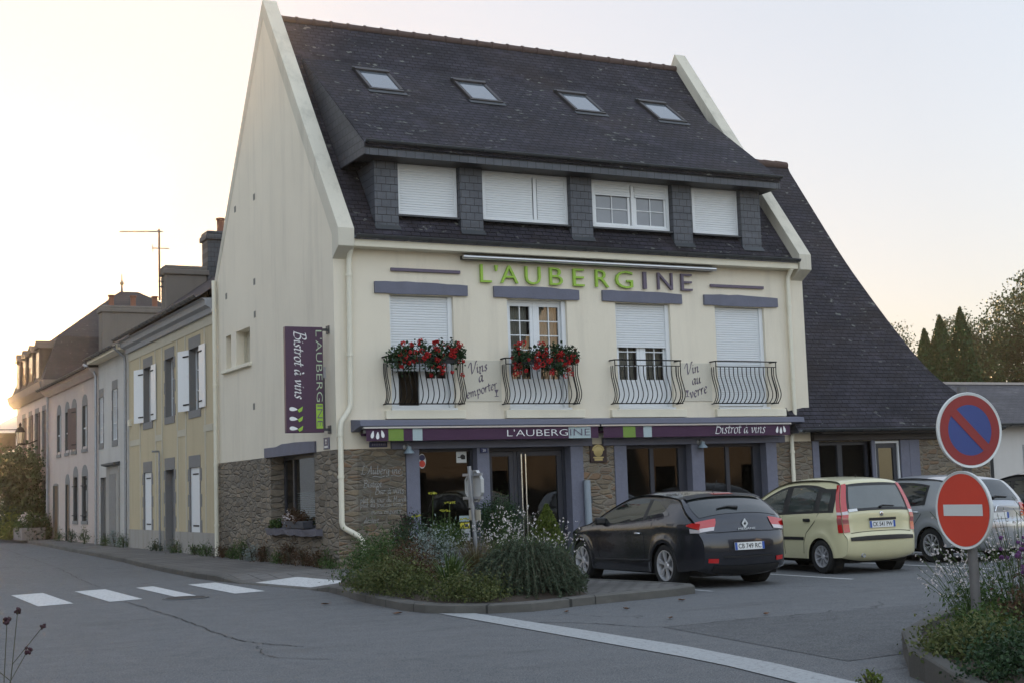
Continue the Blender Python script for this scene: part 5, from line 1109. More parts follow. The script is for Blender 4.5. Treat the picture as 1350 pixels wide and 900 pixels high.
# ---- dark grey coupe hatchback
def det_coupe(root, A):
    lin = A['lin']; sp, rp, rear_pt, half = A['side_patch'], A['rear_patch'], A['rear_pt'], A['half']
    hi = sm([(-.12,1.10),(.2,1.24),(.55,1.315),(.95,1.33),(1.35,1.275),(1.75,1.125),(2.05,.985)], 5); lo = sm([(-.12,1.075),(.3,1.035),(.9,.985),(1.5,.955),(2.05,.945)], 5)
    f_hi = lambda y: interp(hi, y); f_lo = lambda y: interp(lo, y)
    win_sides(root, A, lin(.62,2.03,26), f_lo, f_hi); win_sides(root, A, lin(-.10,.52,14), f_lo, f_hi)
    win_sides(root, A, lin(.52,.62,3), f_lo, f_hi, M['black'], 'door_pillar', .007)
    rp(lin(1.00,1.275,10), lambda z: -.90+.12*abs(z-1.16), lambda z: .90-.12*abs(z-1.16), .006, 16).build('rear_window', CARGLASS, root, smooth=True, local=True)
    rp(lin(1.262,1.315,4), lambda z: -.92, lambda z: .92, .03, 16).build('spoiler', M['black'], root, smooth=True, local=True)
    rp(lin(1.285,1.312,3), lambda z: -.26, lambda z: .26, .036, 8).build('brake_light', TL_RED, root, smooth=True, local=True)
    for sg in (-1, 1):
        s0 = lambda z: sg*(.62 if z > .86 else .66); s1 = lambda z: sg*1.0
        rp(lin(.865,.965,6), lambda z: sg*(.60+.5*(.965-z)), lambda z: sg*1.0, .012, 8).build('tail_light', TL_RED, root, smooth=True, local=True)
        rp(lin(.815,.866,4), lambda z: sg*(.66+.9*(.866-z)), lambda z: sg*.99, .013, 8).build('tail_light', TL_CLEAR, root, smooth=True, local=True)
        m = MB(); sp(lin(-.80,-.60,8), lambda y: .86+.06*(y+.8)/.2, lambda y: .955+.01*(y+.8)/.2-.03*max(0,(y+.68)/.08), .010, 5, sg, m); m.build('tail_light', TL_RED, root, smooth=True, local=True)
        m = MB(); sp(lin(-.80,-.66,6), lambda y: .815, lambda y: .858+.03*(y+.8)/.2, .011, 4, sg, m); m.build('tail_light', TL_CLEAR, root, smooth=True, local=True)
        rp(lin(.385,.445,3), lambda z: sg*.72, lambda z: sg*.93, .012, 5).build('reflector', TL_RED, root, smooth=True, local=True)
        MB().obox((sg*.93,1.88,.985), ((1,.25*sg,0),(0,1,0),(0,0,1)), (.085,.05,.06)).build('mirror', M['black'], root, bevel=.03, local=True)
        c = (sg*(half(.76,.80)+.012), .76, .80); m = MB(); m.tube([(c[0],c[1]-.10,c[2]-.003),(c[0]+sg*.022,c[1],c[2]),(c[0],c[1]+.10,c[2]+.003)], [.012,.016,.012], 8); m.build('door_handle', M['steel'], root, smooth=True, local=True)
    rp(lin(.30,.36,3), lambda z: -.80, lambda z: .80, .012, 12).build('valance', M['black'], root, smooth=True, local=True)
    rp(lin(.455,.475,2), lambda z: -.62, lambda z: .62, .012, 12).build('bumper_slot', M['black'], root, smooth=True, local=True)
    for pts in ([(-.86,.77),(-.6,.765),(-.3,.766),(0,.766),(.3,.766),(.6,.765),(.86,.77)],):
        MB().tube([rear_pt(z-.0+.045*(abs(s)**3), s, .004) for s, z in pts], .006, 4).build('tailgate_seam', M['under'], root, local=True)
    plate_on(root, rear_pt, .60, .0, 'CB 749 RC')
    c = Vector(rear_pt(.885, 0, .012)); m = MB()
    for sg in (-1, 1): m.prism([c+Vector((0,0,.075)), c+Vector((sg*.055,0,0)), c+Vector((sg*.026,0,0)), c+Vector((0,0,.036))], (0,-.014,0)); m.prism([c+Vector((0,0,-.075)), c+Vector((sg*.055,0,0)), c+Vector((sg*.026,0,0)), c+Vector((0,0,-.036))], (0,-.012,0))
    m.build('badge', M['sign_white'], root, local=True)
    m = MB(); put_text(m, 'MEGANE', Vector(rear_pt(.79,.02,.010)), X3, Z3, .30, .030, center=True, extrude=.002); m.build('lettering', M['sign_white'], root, local=True)
    tube_part(root, 'wiper', [rear_pt(1.055,.0,.02), rear_pt(1.075,-.2,.022), rear_pt(1.06,-.45,.02)], [.028,.016,.008], M['black'])
    tube_part(root, 'aerial', [(0,-.05,1.40),(0,-.18,1.58)], .006, M['black'])
    seam(root, A, [(.60,.98),(.58,.8),(.56,.6),(.58,.42),(.62,.36)]); seam(root, A, [(2.02,.95),(2.08,.75),(2.06,.5),(1.98,.36)]); seam(root, A, [(.62,.36),(1.2,.345),(1.98,.36)])
    for sg in (-1, 1): MB().tube([(sg*(half(y, z)+.004), y, z) for y, z in ((.40,.40),(1.0,.385),(1.6,.375),(2.15,.37))], .014, 5).build('sill_strip', M['black'], root, smooth=True, local=True)
COUPE = dict(crown_r=.12, y0=-.84, y1=3.46, W=1.80, wb=2.64, R=.325, arch=.365, rimr=.232, spokes=6, crown=.05, tumble=.34, tumble2=.30, rnd_r=(.55,.19), rnd_f=(.9,.34), rear_lim=-.12, spoke=6,
  prof=[(-.70,.27),(-.80,.32),(-.835,.45),(-.84,.60),(-.825,.70),(-.785,.785),(-.745,.88),(-.70,.985),(-.52,1.12),(-.33,1.262),(-.20,1.315),(.1,1.355),(.5,1.385),(.95,1.385),(1.35,1.335),(1.75,1.19),(2.1,1.03),(2.35,.935),(2.7,.87),(3.05,.79),(3.3,.68),(3.43,.55),(3.46,.42),(3.42,.3),(3.34,.22)],
  belt=[(-.84,.98),(0,1.02),(1,.965),(2.1,.93),(3.4,.86)], sill=[(-.8,.28),(-.4,.24),(0,.22),(2.64,.2),(3.4,.22)], paint=car_paint('charcoal_car_paint', (.022,.024,.033), .45, .24), detail=det_coupe)
build_car('parked_car', 'dark grey coupe hatchback with red and clear tail lamps, parked nearest the flower bed', (3.17,-8.10,0), 1.5, COUPE, 'cars parked in front of the restaurant')
# ---- small pale yellow car
def det_small(root, A):
    lin = A['lin']; sp, rp, rear_pt, half = A['side_patch'], A['rear_patch'], A['rear_pt'], A['half']
    hi = sm([(-.34,1.38),(-.05,1.385),(.02,1.40),(.30,1.445),(.75,1.455),(1.15,1.41),(1.55,1.265),(1.9,1.08),(2.08,.965)], 5); lo = sm([(-.4,1.00),(.3,.985),(1.2,.955),(2.08,.93)], 5)
    f_hi = lambda y: interp(hi, y); f_lo = lambda y: interp(lo, y)
    win_sides(root, A, lin(-.36,2.06,60), f_lo, f_hi, M['black'], 'window_band', .004)
    for a, b, t in ((-.22,.02,.03),(.16,.86,.035),(1.02,1.96,.035)):
        win_sides(root, A, lin(a,b,18), lambda y: f_lo(y)+t, lambda y: f_hi(y)-t*(1.2 if y > .1 else 2.2), plain('pale_car_glass', (.045,.055,.05), .03, var=.5, scale=2.5, spec=.8, ior=1.6), 'side_window', .008)
    rp(lin(.985,1.43,14), lambda z: -.86, lambda z: .86, .006, 14).build('window_band', M['black'], root, smooth=True, local=True)
    rp(lin(1.03,1.40,12), lambda z: -.80, lambda z: .80, .009, 14).build('rear_window', plain('pale_rear_glass', (.06,.07,.065), .03, var=.4, scale=3, spec=.9, ior=1.6), root, smooth=True, local=True)
    for sg in (-1, 1):
        for z0, z1, mt in ((1.0,1.44,TL_RED),(.955,1.0,TL_CLEAR),(.905,.955,TL_RED),(.80,.905,TL_PINK),(.67,.80,TL_RED)):
            rp(lin(z0,z1,8), lambda z: sg*.86, lambda z: sg*1.0, .012, 5).build('tail_light', mt, root, smooth=True, local=True)
            edge_y = lambda z: [y for y, zz in A['upr'] if y < .2 and abs(zz-z) < .02]
            m = MB(); rows = []
            for z in lin(z0, z1, 8):
                ys_ = edge_y(z); ye = (sum(ys_)/len(ys_)) if ys_ else -.5; rows.append([(sg*(half(ye+.075*k/4, z)+.010), ye+.075*k/4, z) for k in range(5)])
            m.grid(rows); m.build('tail_light', mt, root, smooth=True, local=True)
        for y in (.32, 1.28): MB().obox((sg*(half(y,.88)+.012), y, .875), (X3,Y3,Z3), (.014,.085,.026)).build('door_handle', M['black'], root, bevel=.01, local=True)
        MB().obox((sg*.86,1.86,1.02), (X3,Y3,Z3), (.09,.05,.07)).build('mirror', M['black'], root, bevel=.03, local=True)
        m = MB(); sp(lin(.42,1.86,20), lambda y: .545, lambda y: .595, .012, 2, sg, m); m.build('rub_strip', M['black'], root, smooth=True, local=True)
    rp(lin(.535,.585,3), lambda z: -.93, lambda z: .93, .014, 14).build('rub_strip', M['black'], root, smooth=True, local=True)
    rp(lin(.855,.895,3), lambda z: -.38, lambda z: .38, .03, 10).build('tailgate_handle', M['black'], root, smooth=True, local=True)
    plate_on(root, rear_pt, .785, .0, 'CK 541 PW')
    MB().lathe([(0,.012),(.03,.012),(.04,.006),(.04,0)], Vector(rear_pt(.945,0,.006)), (0,-1,0), 16).build('badge', M['steel'], root, smooth=True, local=True)
    MB().lathe([(.03,0),(.035,-.15),(.028,-.15),(.025,0)], (-.42,-.50,.30), (0,1,0), 12).build('exhaust', M['galv'], root, smooth=True, local=True)
    tube_part(root, 'wiper', [rear_pt(1.03,.0,.02), rear_pt(1.06,.08,.022), rear_pt(1.05,.42,.02)], [.026,.014,.008], M['black']); tube_part(root, 'aerial', [(0,.0,1.53),(0,-.03,1.60)], .01, M['black'])
    m = MB(); rp_ = rp(lin(.985,1.03,2), lambda z: -.84, lambda z: -.62, .012, 4); rp_.build('sticker', PLATE, root, local=True)
    seam(root, A, [(1.0,.95),(1.0,.7),(.99,.45),(.98,.3)]); seam(root, A, [(.02,1.0),(.12,.85),(.36,.66),(.44,.5),(.46,.32)]); seam(root, A, [(2.06,.93),(2.08,.7),(2.0,.3)])
    MB().tube([rear_pt(.64+.02*(1-abs(s)), s, .004) for s in lin(-.85,.85,10)], .006, 4).build('tailgate_seam', M['under'], root, local=True)
    for y in (.6, 1.35):
        for x in (-.32, .32):
            pass
SMALL = dict(y0=-.585, y1=2.95, W=1.58, wb=2.30, R=.28, arch=.325, rimr=.18, spokes=9, crown=.045, tumble=.16, tumble2=.22, rnd_r=(.30,.10), rnd_f=(.7,.28), rear_lim=-.14,
  prof=[(-.47,.27),(-.55,.32),(-.585,.45),(-.585,.58),(-.545,.66),(-.53,.80),(-.525,.95),(-.49,1.05),(-.40,1.35),(-.36,1.445),(-.24,1.495),(.1,1.525),(.5,1.535),(.95,1.52),(1.3,1.455),(1.6,1.335),(1.95,1.12),(2.2,.965),(2.45,.90),(2.72,.82),(2.88,.68),(2.94,.5),(2.93,.36),(2.86,.24)],
  belt=[(-.6,.985),(1,.965),(2.1,.92),(2.9,.84)], sill=[(-.55,.28),(0,.24),(2.3,.23),(2.9,.25)], paint=car_paint('pale_yellow_car_paint', (.60,.56,.345), 0, .38), detail=det_small)
build_car('parked_car', 'pale yellow small hatchback with tall red tail lamps', (6.39,-7.70,0), 2.0, SMALL, 'cars parked in front of the restaurant')
# ---- grey hatchback
def det_hatch(root, A):
    lin = A['lin']; sp, rp, rear_pt, half = A['side_patch'], A['rear_patch'], A['rear_pt'], A['half']
    hi = sm([(-.30,1.30),(.1,1.37),(.6,1.425),(1.1,1.42),(1.6,1.29),(2.05,1.07),(2.25,.97)], 5); lo = sm([(-.30,1.07),(.3,1.01),(1.2,.96),(2.25,.93)], 5)
    f_hi = lambda y: interp(hi, y); f_lo = lambda y: interp(lo, y)
    win_sides(root, A, lin(.10,2.2,40), f_lo, f_hi, M['black'], 'window_band', .004)
    for a, b in ((.16,1.0),(1.12,2.12)): win_sides(root, A, lin(a,b,16), lambda y: f_lo(y)+.03+max(0,(.34-y))*.3, lambda y: f_hi(y)-.04, None, 'side_window', .008)
    rp(lin(1.02,1.40,10), lambda z: -.84, lambda z: .84, .006, 14).build('rear_window', CARGLASS, root, smooth=True, local=True)
    for sg in (-1, 1):
        rp(lin(.78,1.0,6), lambda z: sg*.80, lambda z: sg*1.0, .010, 5).build('tail_light', TL_RED, root, smooth=True, local=True)
        m = MB(); sp(lin(-.70,-.50,5), lambda y: .80, lambda y: .99, .008, 5, sg, m); m.build('tail_light', TL_RED, root, smooth=True, local=True)
        for y in (.36, 1.42): MB().tube([(sg*(half(y,.9)+.01), y-.1, .895), (sg*(half(y,.9)+.035), y, .90), (sg*(half(y,.9)+.01), y+.1, .90)], .014, 6).build('door_handle', M['alu'], root, smooth=True, local=True)
        m = MB(); sp(lin(.42,2.1,20), lambda y: .55, lambda y: .60, .012, 2, sg, m); m.build('rub_strip', M['black'], root, smooth=True, local=True)
        MB().obox((sg*.95,2.0,1.02), (X3,Y3,Z3), (.09,.05,.07)).build('mirror', M['black'], root, bevel=.03, local=True)
    rp(lin(.60,.66,3), lambda z: -.9, lambda z: .9, .016, 14).build('bumper_strip', M['alu'], root, smooth=True, local=True)
    plate_on(root, rear_pt, .80, 0, '')
    tube_part(root, 'wiper', [rear_pt(1.045,0,.02), rear_pt(1.07,.1,.022), rear_pt(1.06,.45,.02)], [.028,.016,.008], M['black'])
    m = MB(); c = Vector(rear_pt(.93,0,.012)); m.tube([c+Vector((-.04,0,-.05)), c+Vector((-.01,0,.03)), c+Vector((.03,0,.05))], .012, 5); m.build('badge', M['steel'], root, local=True)
    seam(root, A, [(1.06,.96),(1.05,.7),(1.03,.35)]); seam(root, A, [(.14,1.02),(.2,.86),(.40,.66),(.47,.36)])
HATCH = dict(y0=-.72, y1=3.48, W=1.75, wb=2.61, R=.31, arch=.352, rimr=.20, spokes=9, crown=.05, tumble=.24, tumble2=.2, rnd_r=(.4,.15), rnd_f=(.9,.34), rear_lim=-.14,
  prof=[(-.60,.28),(-.69,.33),(-.72,.48),(-.715,.64),(-.68,.74),(-.67,.88),(-.655,.985),(-.50,1.18),(-.33,1.385),(-.18,1.45),(.2,1.49),(.7,1.51),(1.15,1.495),(1.6,1.38),(2.0,1.17),(2.35,.985),(2.7,.93),(3.1,.83),(3.35,.7),(3.46,.52),(3.46,.38),(3.38,.24)],
  belt=[(-.7,1.0),(0,1.02),(1.2,.96),(2.3,.93),(3.4,.86)], sill=[(-.65,.29),(0,.25),(2.6,.22),(3.4,.24)], paint=car_paint('silver_grey_car_paint', (.40,.42,.45), .5, .34), detail=det_hatch)
build_car('parked_car', 'silver grey hatchback half hidden behind the no entry sign', (9.52,-7.0,0), 1.0, HATCH, 'cars parked in front of the restaurant')
DARK = dict(HATCH); DARK['paint'] = car_paint('near_black_car_paint', (.012,.013,.016), .4, .28)
build_car('parked_car', 'black hatchback cut off by the right edge behind the silver grey car', (13.0,-6.6,0), 0.0, DARK, 'cars parked in front of the restaurant')
FARC = dict(HATCH); FARC['paint'] = car_paint('pale_silver_car_paint', (.42,.43,.44), .5, .3)
build_car('parked_car', 'pale silver car far down the side street beside the creeper', (-4.55,60,0), 178, FARC)
# ================================================================== TRAFFIC SIGNS
def disc(mb, c, n, r, z0, z1, m=0, seg=40): mb.lathe([(0,z1),(r,z1),(r,z0),(0,z0)], c, n, seg, m)
SP = (-.46,-17.12); sg_root = thing('traffic_sign', 'grey post carrying a no parking disc above a red no entry disc', 'traffic sign', (SP[0],SP[1],.1))
MB().tube([(SP[0],SP[1],.05),(SP[0],SP[1],2.30)], .042, 14).build('post', plain('weathered_post', (.15,.145,.145), .6, metal=.4, var=.35, scale=7), sg_root, smooth=True, angle=50)
def sign_disc(name, zc, nrm_, r, faces):
    n = Vector(nrm_).normalized(); u = Vector((0,0,1)).cross(n).normalized(); v = Vector((0,0,1)); c = Vector((SP[0],SP[1],zc))+n*.07
    mb = MB(); mb.lathe([(0,-.022),(r*.985,-.022),(r,-.012),(r,.006),(r*.985,.010),(r*.94,.004),(0,.004)], c, n, 56); o = mb.build(name, M['sign_white'], sg_root, smooth=True, angle=35)
    for nm, mat, fn in faces: m = MB(); fn(m, c, u, v, n, r); m.build(nm, mat, o)
    m = MB()
    for dz_ in (-.16, .16): m.obox(c-n*.045+v*dz_, (u, v, n), (.16, .02, .02))
    m.build('bracket', M['galv'], o); return o
def ring_(m, c, u, v, n, r0, r1, off, a0=0, a1=360, seg=64):
    R0, R1 = [], []
    for k in range(seg+1):
        a = R_(a0+(a1-a0)*k/seg); d = u*math.cos(a)+v*math.sin(a); R0.append(c+d*r0+n*off); R1.append(c+d*r1+n*off)
    m.grid([R0, R1])
np_n = (-.157,-.988,0); ne_n = (-.995,.03,0)
def bar_diag(m, c, u, v, n, r):
    a = (-u+v).normalized(); b = (u+v).normalized(); q = r*.70
    m.add([c+a*q+b*.04*1+n*.0095, c+a*q-b*.04+n*.0095, c-a*q-b*.04+n*.0095, c-a*q+b*.04+n*.0095], [(0,1,2,3)])
sign_disc('no_parking_disc', 1.925, np_n, .325, [('red_ring', M['sign_red2'], lambda m,c,u,v,n,r: ring_(m,c,u,v,n,r*.67,r*.925,.0065)), ('blue_field', M['sign_blue'], lambda m,c,u,v,n,r: ring_(m,c,u,v,n,.0005,r*.68,.0055)), ('red_bar', M['sign_red2'], bar_diag)])
sign_disc('no_entry_disc', 1.245, ne_n, .335, [('red_field', M['sign_red'], lambda m,c,u,v,n,r: ring_(m,c,u,v,n,.0005,r*.925,.0065)), ('white_bar', M['sign_white'], lambda m,c,u,v,n,r: m.add([c-u*r*.70-v*r*.145+n*.009, c+u*r*.70-v*r*.145+n*.009, c+u*r*.70+v*r*.145+n*.009, c-u*r*.70+v*r*.145+n*.009], [(0,1,2,3)]))])
# back of the stop sign in the flower bed
BS = Vector((.40,-5.3,0)); bs = thing('traffic_sign', 'leaning grey sign post in the flower bed showing the back of its plate', 'traffic sign', (BS.x,BS.y,.2))
lean = Vector((-.10,.0,2.0)); MB().tube([BS+Vector((.08,0,.15)), BS+Vector((-.03,0,1.95))], .032, 10).build('post', M['galv'], bs, smooth=True, angle=50)
n = Vector((.995,.10,0)).normalized(); u = Vector((0,0,1)).cross(n).normalized(); v = Vector((0,0,1)); c = BS+Vector((-.0,.02,1.62))+n*.07
mb = MB(); R0 = .28; oct_ = [c+u*R0*math.cos(R_(22.5+45*k))+v*R0*math.sin(R_(22.5+45*k)) for k in range(8)]; mb.prism(oct_, n*.025)
rim_o = [p-n*.03 for p in oct_]; rim_i = [c+(p-c)*.93-n*.03 for p in oct_]; mb.grid([[*oct_, oct_[0]], [*rim_o, rim_o[0]], [*rim_i, rim_i[0]], [c+(p-c)*.93 for p in oct_]+[c+(oct_[0]-c)*.93]])
bp = mb.build('plate', plain('grey_back', (.48,.48,.47), .5, metal=.1, var=.15, scale=5), bs)
mb = MB()
for dz_ in (-.19, .19): mb.obox(c-n*.03+v*dz_, (u, v, n), (.29, .022, .022))
mb.obox(c-n*.075-v*.05, (u, v, n), (.045, .30, .02)); mb.build('bracket', M['galv'], bp)
mb = MB(); mb.obox(c+v*(-.47)-n*.01, (u, v, n), (.17, .085, .008)); mb.build('small_plate', plain('beige_back', (.42,.38,.30), .6, var=.2), bs)
# ================================================================== SHOP SIGNS
WL = thing('wall_sign', "raised lime and mauve letters spelling L'AUBERGINE on the cream front", 'lettering', (5.9,-.02,5.86))
m = MB(); xs = {}
letters = [('L',3.23,.26),("'",3.57,.07),('A',3.70,.42),('U',4.29,.37),('B',4.88,.32),('E',5.46,.28),('R',6.02,.34),('G',6.53,.45),('I',7.25,.085),('N',7.63,.40),('E',8.26,.30)]
for i, (ch, x, wd) in enumerate(letters):
    m = MB(); hgt = .385 if ch != "'" else .385
    if ch == "'": m.prism([(x,-.075,6.24),(x+.07,-.075,6.24),(x+.05,-.075,6.12),(x+.02,-.075,6.12)], (0,.05,0))
    else: put_text(m, ch, (x,-.05,5.865), X3, Z3, wd, .385, extrude=.028, thin=-.008)
    m.build('letter', M['lime_letter'] if i < 8 else M['mauve_letter'], WL)
for x0, x1, z in ((1.22,2.77,6.06),(9.07,10.57,6.015)):
    MB().box(x0,x1,-.06,-.01,z-.032,z+.032).build('rule', M['mauve_letter'], WL, bevel=.004)
AT = thing('tubular_awning', 'long closed tubular awning cassette under the eaves above the raised letters', 'awning', (6,-.1,6.3))
mb = MB(); mb.tube([(2.77,-.20,6.365),(9.13,-.20,6.365)], .045, 12); mb.build('tube', M['alu'], AT, smooth=True, angle=50)
mb = MB()
for x in (2.9,4.2,5.9,7.6,9.0): mb.box(x-.03,x+.03,-.20,.0,6.39,6.42)
mb.build('bracket', M['zinc'], AT)
mb = MB(); mb.box(2.79,9.11,-.17,-.02,6.33,6.40); mb.build('cassette', M['brown_frame'], AT)
def awning(label, x0, x1, bands, loc):
    t = thing('shop_awning', label, 'awning', loc, group='closed awnings over the shopfront'); y = -.40
    mb = MB(); rows = []; cuts = sorted({x0, x1, *[b[0] for b in bands], *[b[1] for b in bands]}); mats = [M['purple'], M['lime'], M['pale_band']]
    for a, b in zip(cuts, cuts[1:]):
        mi = 0
        for p, q, k in bands:
            if p <= a < q: mi = k
        n = max(1, int((b-a)/.12)); mb.grid([[(a+(b-a)*j/n, y-.006*math.sin((a+(b-a)*j/n)*7), z) for j in range(n+1)] for z in (2.578, 2.70, 2.815)], mi)
    mb.build('valance', mats, t, smooth=True)
    MB().box(x0-.06,x1+.03,y-.03,y+.06,2.818,2.862).build('front_bar', M['alu'], t, bevel=.008); MB().tube([(x0,-.16,2.76),(x1,-.16,2.76)], .075, 12).build('fabric_roll', M['purple'], t, smooth=True); 
    for x in (x0+.02, x1-.02): MB().box(x-.02,x+.02,-.36,-.02,2.74,2.80).build('bracket', M['alu'], t)
    return t
a1 = awning("left purple awning valance reading L'AUBERGINE over the door", .47, 5.74, [(.94,1.26,1),(1.46,1.67,2),(5.02,5.55,2)], (.47,-.4,2.58))
def on_awning(t, body, x0, x1, mat, hgt=.14, thin=-.012, z=2.635):
    m = MB(); put_text(m, body, (x0,-.4125,z), X3, Z3, x1-x0, hgt, thin=thin); m.build('lettering', mat, t)
on_awning(a1, "L'AUBERG", 3.56, 4.99, M['white_paint']); on_awning(a1, 'INE', 5.05, 5.53, M['mauve_letter'])
def three_pears(t, x, dx, z0, h, y):
    for k, dz_ in enumerate((0, -.02, .01)): m = MB(); aubergine(m, (x+dx*k, y, z0+dz_), X3, Z3, h, 0, (1, .3, -1)[k]); m.build('pear_mark', M['white_paint'], t)
three_pears(a1, .59, .115, 2.63, .15, -.4125)
a2 = awning('right purple awning valance reading Bistrot à vins', 5.87, 10.84, [(6.36,6.67,1),(6.88,7.09,2)], (5.87,-.4,2.58))
m = MB(); s_ = 1.42/script_width('Bistrot à vins'); put_script(m, 'Bistrot à vins', (8.74,-.4125,2.635), X3, Z3, s_*.98, .05); m.build('lettering', M['white_paint'], a2); three_pears(a2, 10.46, .11, 2.63, .15, -.4125)
def wall_panel(label, x0, x1, z0, z1, lines, loc):
    t = thing('wall_panel', label, 'sign', loc); MB().box(x0,x1,-.016,-.002,z0,z1).build('board', plain('cream_panel', (.60,.56,.46), .6, var=.05), t, bevel=.003)
    m = MB()
    for s, x, z, sz, rot in lines: u = Vector((math.cos(rot),0,math.sin(rot))); v = Vector((-math.sin(rot),0,math.cos(rot))); put_script(m, s, (x,-.0195,z), u, v, sz, .10)
    m.build('lettering', M['mauve_letter'], t)
    g = MB(); gx = x1-.12 if x0 < 5 else x0+.14; gz = z0+.10
    g.poly([(gx-.05,-.019,gz+.15),(gx+.05,-.019,gz+.15),(gx+.012,-.019,gz+.08),(gx-.012,-.019,gz+.08)]); g.poly([(gx-.01,-.0192,gz+.08),(gx+.01,-.0192,gz+.08),(gx+.01,-.0192,gz+.015),(gx-.01,-.0192,gz+.015)]); g.poly([(gx-.045,-.0194,gz+.015),(gx+.045,-.0194,gz+.015),(gx+.045,-.0194,gz),(gx-.045,-.0194,gz)]); g.build('glass_mark', M['mauve_letter'], t)
wall_panel('painted panel reading Vins à emporter between the flowered balconies', 2.80, 3.66, 3.38, 4.24, [('Vins',2.93,3.94,.26,.22),('à',3.14,3.78,.28,.22),('emporter',2.86,3.44,.235,.30)], (3.2,-.01,3.4))
wall_panel('painted panel reading Vin au verre between the two bare balconies', 8.18, 9.0, 3.38, 4.24, [('Vin',8.30,3.97,.28,.2),('au',8.47,3.75,.28,.2),('verre',8.40,3.44,.29,.3)], (8.6,-.01,3.4))
# projecting banner on the gable
BN = thing('projecting_sign', "tall purple board lettered L'AUBERGINE and Bistrot à vins projecting from the gable", 'sign', (-.5,.3,2.8))
MB().box(-.92,-.14,.30,.42,2.79,4.885).build('board', M['purple_board'], BN, bevel=.008)
yb = .2965; dn = Vector((0,0,-1)); rt = Vector((1,0,0))
MB().box(-.305,-.165,yb+.0005,.3,2.87,3.36).build('lime_block', M['lime_letter'], BN)
m = MB(); put_text(m, "L'AUBERG", (-.29,yb-.002,4.82), dn, rt, 1.42, .13, thin=-.010); m.build('lettering', plain('pale_green_letter', (.45,.55,.38), .5, var=.03), BN)
m = MB(); put_text(m, 'INE', (-.285,yb-.003,3.33), dn, rt, .42, .11, thin=-.010); m.build('lettering', M['mauve_letter'], BN)
m = MB(); put_script(m, 'Bistrot à vins', (-.74,yb-.002,4.80), dn, rt, 1.34/script_width('Bistrot à vins'), .08); m.build('lettering', M['white_paint'], BN)
for k, z in enumerate((3.36,3.17,2.98)):
    m = MB(); g = MB(); aubergine(m, (-.86,yb-.002,z-.10), Vector((0,0,-1)), rt, .17, 0, .4); m.build('pear_mark', M['white_paint'], BN)
    g.poly([(-.70+.01,yb-.004,z-.12),(-.58,yb-.004,z-.05),(-.60,yb-.004,z-.14),(-.66,yb-.004,z-.17)]); g.build('leaf_mark', M['lime_letter'], BN)
mb = MB()
for z in (4.84, 2.85): mb.box(-.14,.02,.34,.38,z-.025,z+.025); mb.box(-.025,.012,.28,.44,z-.08,z+.08)
mb.tube([(-.10,.40,2.85),(-.10,.40,3.9)], .02, 6); mb.build('bracket', M['zinc'], BN); MB().box(-.13,-.07,.36,.44,3.88,4.10).build('junction_box', M['galv'], BN)
def wall_plate(name, label, cat, x0, x1, z0, z1, mat, y=-.05, fn=None):
    t = thing(name, label, cat, ((x0+x1)/2,y,z0)); MB().box(x0,x1,y-.012,y+.03,z0,z1).build('plate', mat, t, bevel=.003)
    if fn: fn(t, y-.014)
    return t
def emblem(t, y):
    cx, cz = 5.92, 2.30; m = MB(); m.lathe([(0,.012),(.09,.008),(.115,0)], (cx,y+.002,cz), (0,-1,0), 20)
    for k in range(9): a = R_(20*k+10); m.lathe([(0,.01),(.028,.004),(.03,0)], (cx+.125*math.cos(a),y+.002,cz+.02+.105*math.sin(a)), (0,-1,0), 10)
    m.box(cx-.10,cx+.10,y-.004,y+.002,cz-.20,cz-.15); m.box(cx-.13,cx+.13,y-.004,y+.002,cz-.145,cz-.115); m.build('emblem', M['gold'], t, smooth=True, angle=40)
wall_plate('wall_plaque', 'dark square plaque with a golden emblem beside the door', 'plaque', 5.72, 6.13, 2.06, 2.455, plain('dark_plaque', (.028,.016,.018), .35, var=.1), -.05, emblem)
wall_plate('name_plate', 'small dark blue name plate tucked under the left end of the awning', 'plaque', .68, 1.06, 2.47, 2.575, M['navy'], -.02, None)
m = MB()
for k in range(8): m.box(.73+k*.038,.73+k*.038+.022,-.036,-.0335,2.505,2.545)
m.build('lettering', plain('dull_letter', (.25,.25,.35), .6, var=0), bpy.data.objects['name_plate'])
wall_plate('house_number', 'small blue house number 20 plate above the entrance', 'number plate', 3.10, 3.25, 2.32, 2.415, M['navy'], -.085, lambda t, y: [put_text(q := MB(), '20', (3.175,y,2.342), X3, Z3, None, .05, center=True), q.build('lettering', M['white_paint'], t)])
t = thing('street_plate', 'small blue street name plate on the gable corner below the projecting sign', 'sign', (-.01,.55,2.47)); MB().box(-.022,.0,.40,.72,2.47,2.70).build('plate', M['navy'], t, bevel=.003)
m = MB()
for z, a, b in ((2.64,.52,.60),(2.585,.54,.58),(2.51,.46,.66)): m.box(-.0245,-.022,a,b,z-.015,z+.025)
m.box(-.0235,-.022,.41,.42,2.48,2.69); m.box(-.0235,-.022,.70,.71,2.48,2.69); m.build('lettering', M['white_paint'], t)
def lamp_(label, x, z):
    t = thing('wall_lamp', label, 'lamp', (x,-.06,z)); MB().lathe([(.0,.0),(.055,.0),(.055,.05),(.0,.06)], (x,-.05,z+.06), (0,-1,0), 14).build('mount', M['galv'], t, smooth=True, angle=40)
    MB().lathe([(.11,-.09),(.10,-.06),(.055,-.01),(.05,.05),(.0,.06)], (x+.04,-.18,z+.02), n=16).build('shade', plain('lamp_blue_grey', (.22,.28,.32), .4, var=.1), t, smooth=True, angle=50); MB().tube([(x,-.09,z+.09),(x+.02,-.15,z+.10),(x+.04,-.18,z+.07)], .018, 6).build('arm', M['galv'], t, smooth=True)
lamp_('blue grey wall lamp at the left end of the shopfront beam', 1.42, 2.40); lamp_('blue grey wall lamp over the dark coupe between the shop windows', 8.52, 2.40)
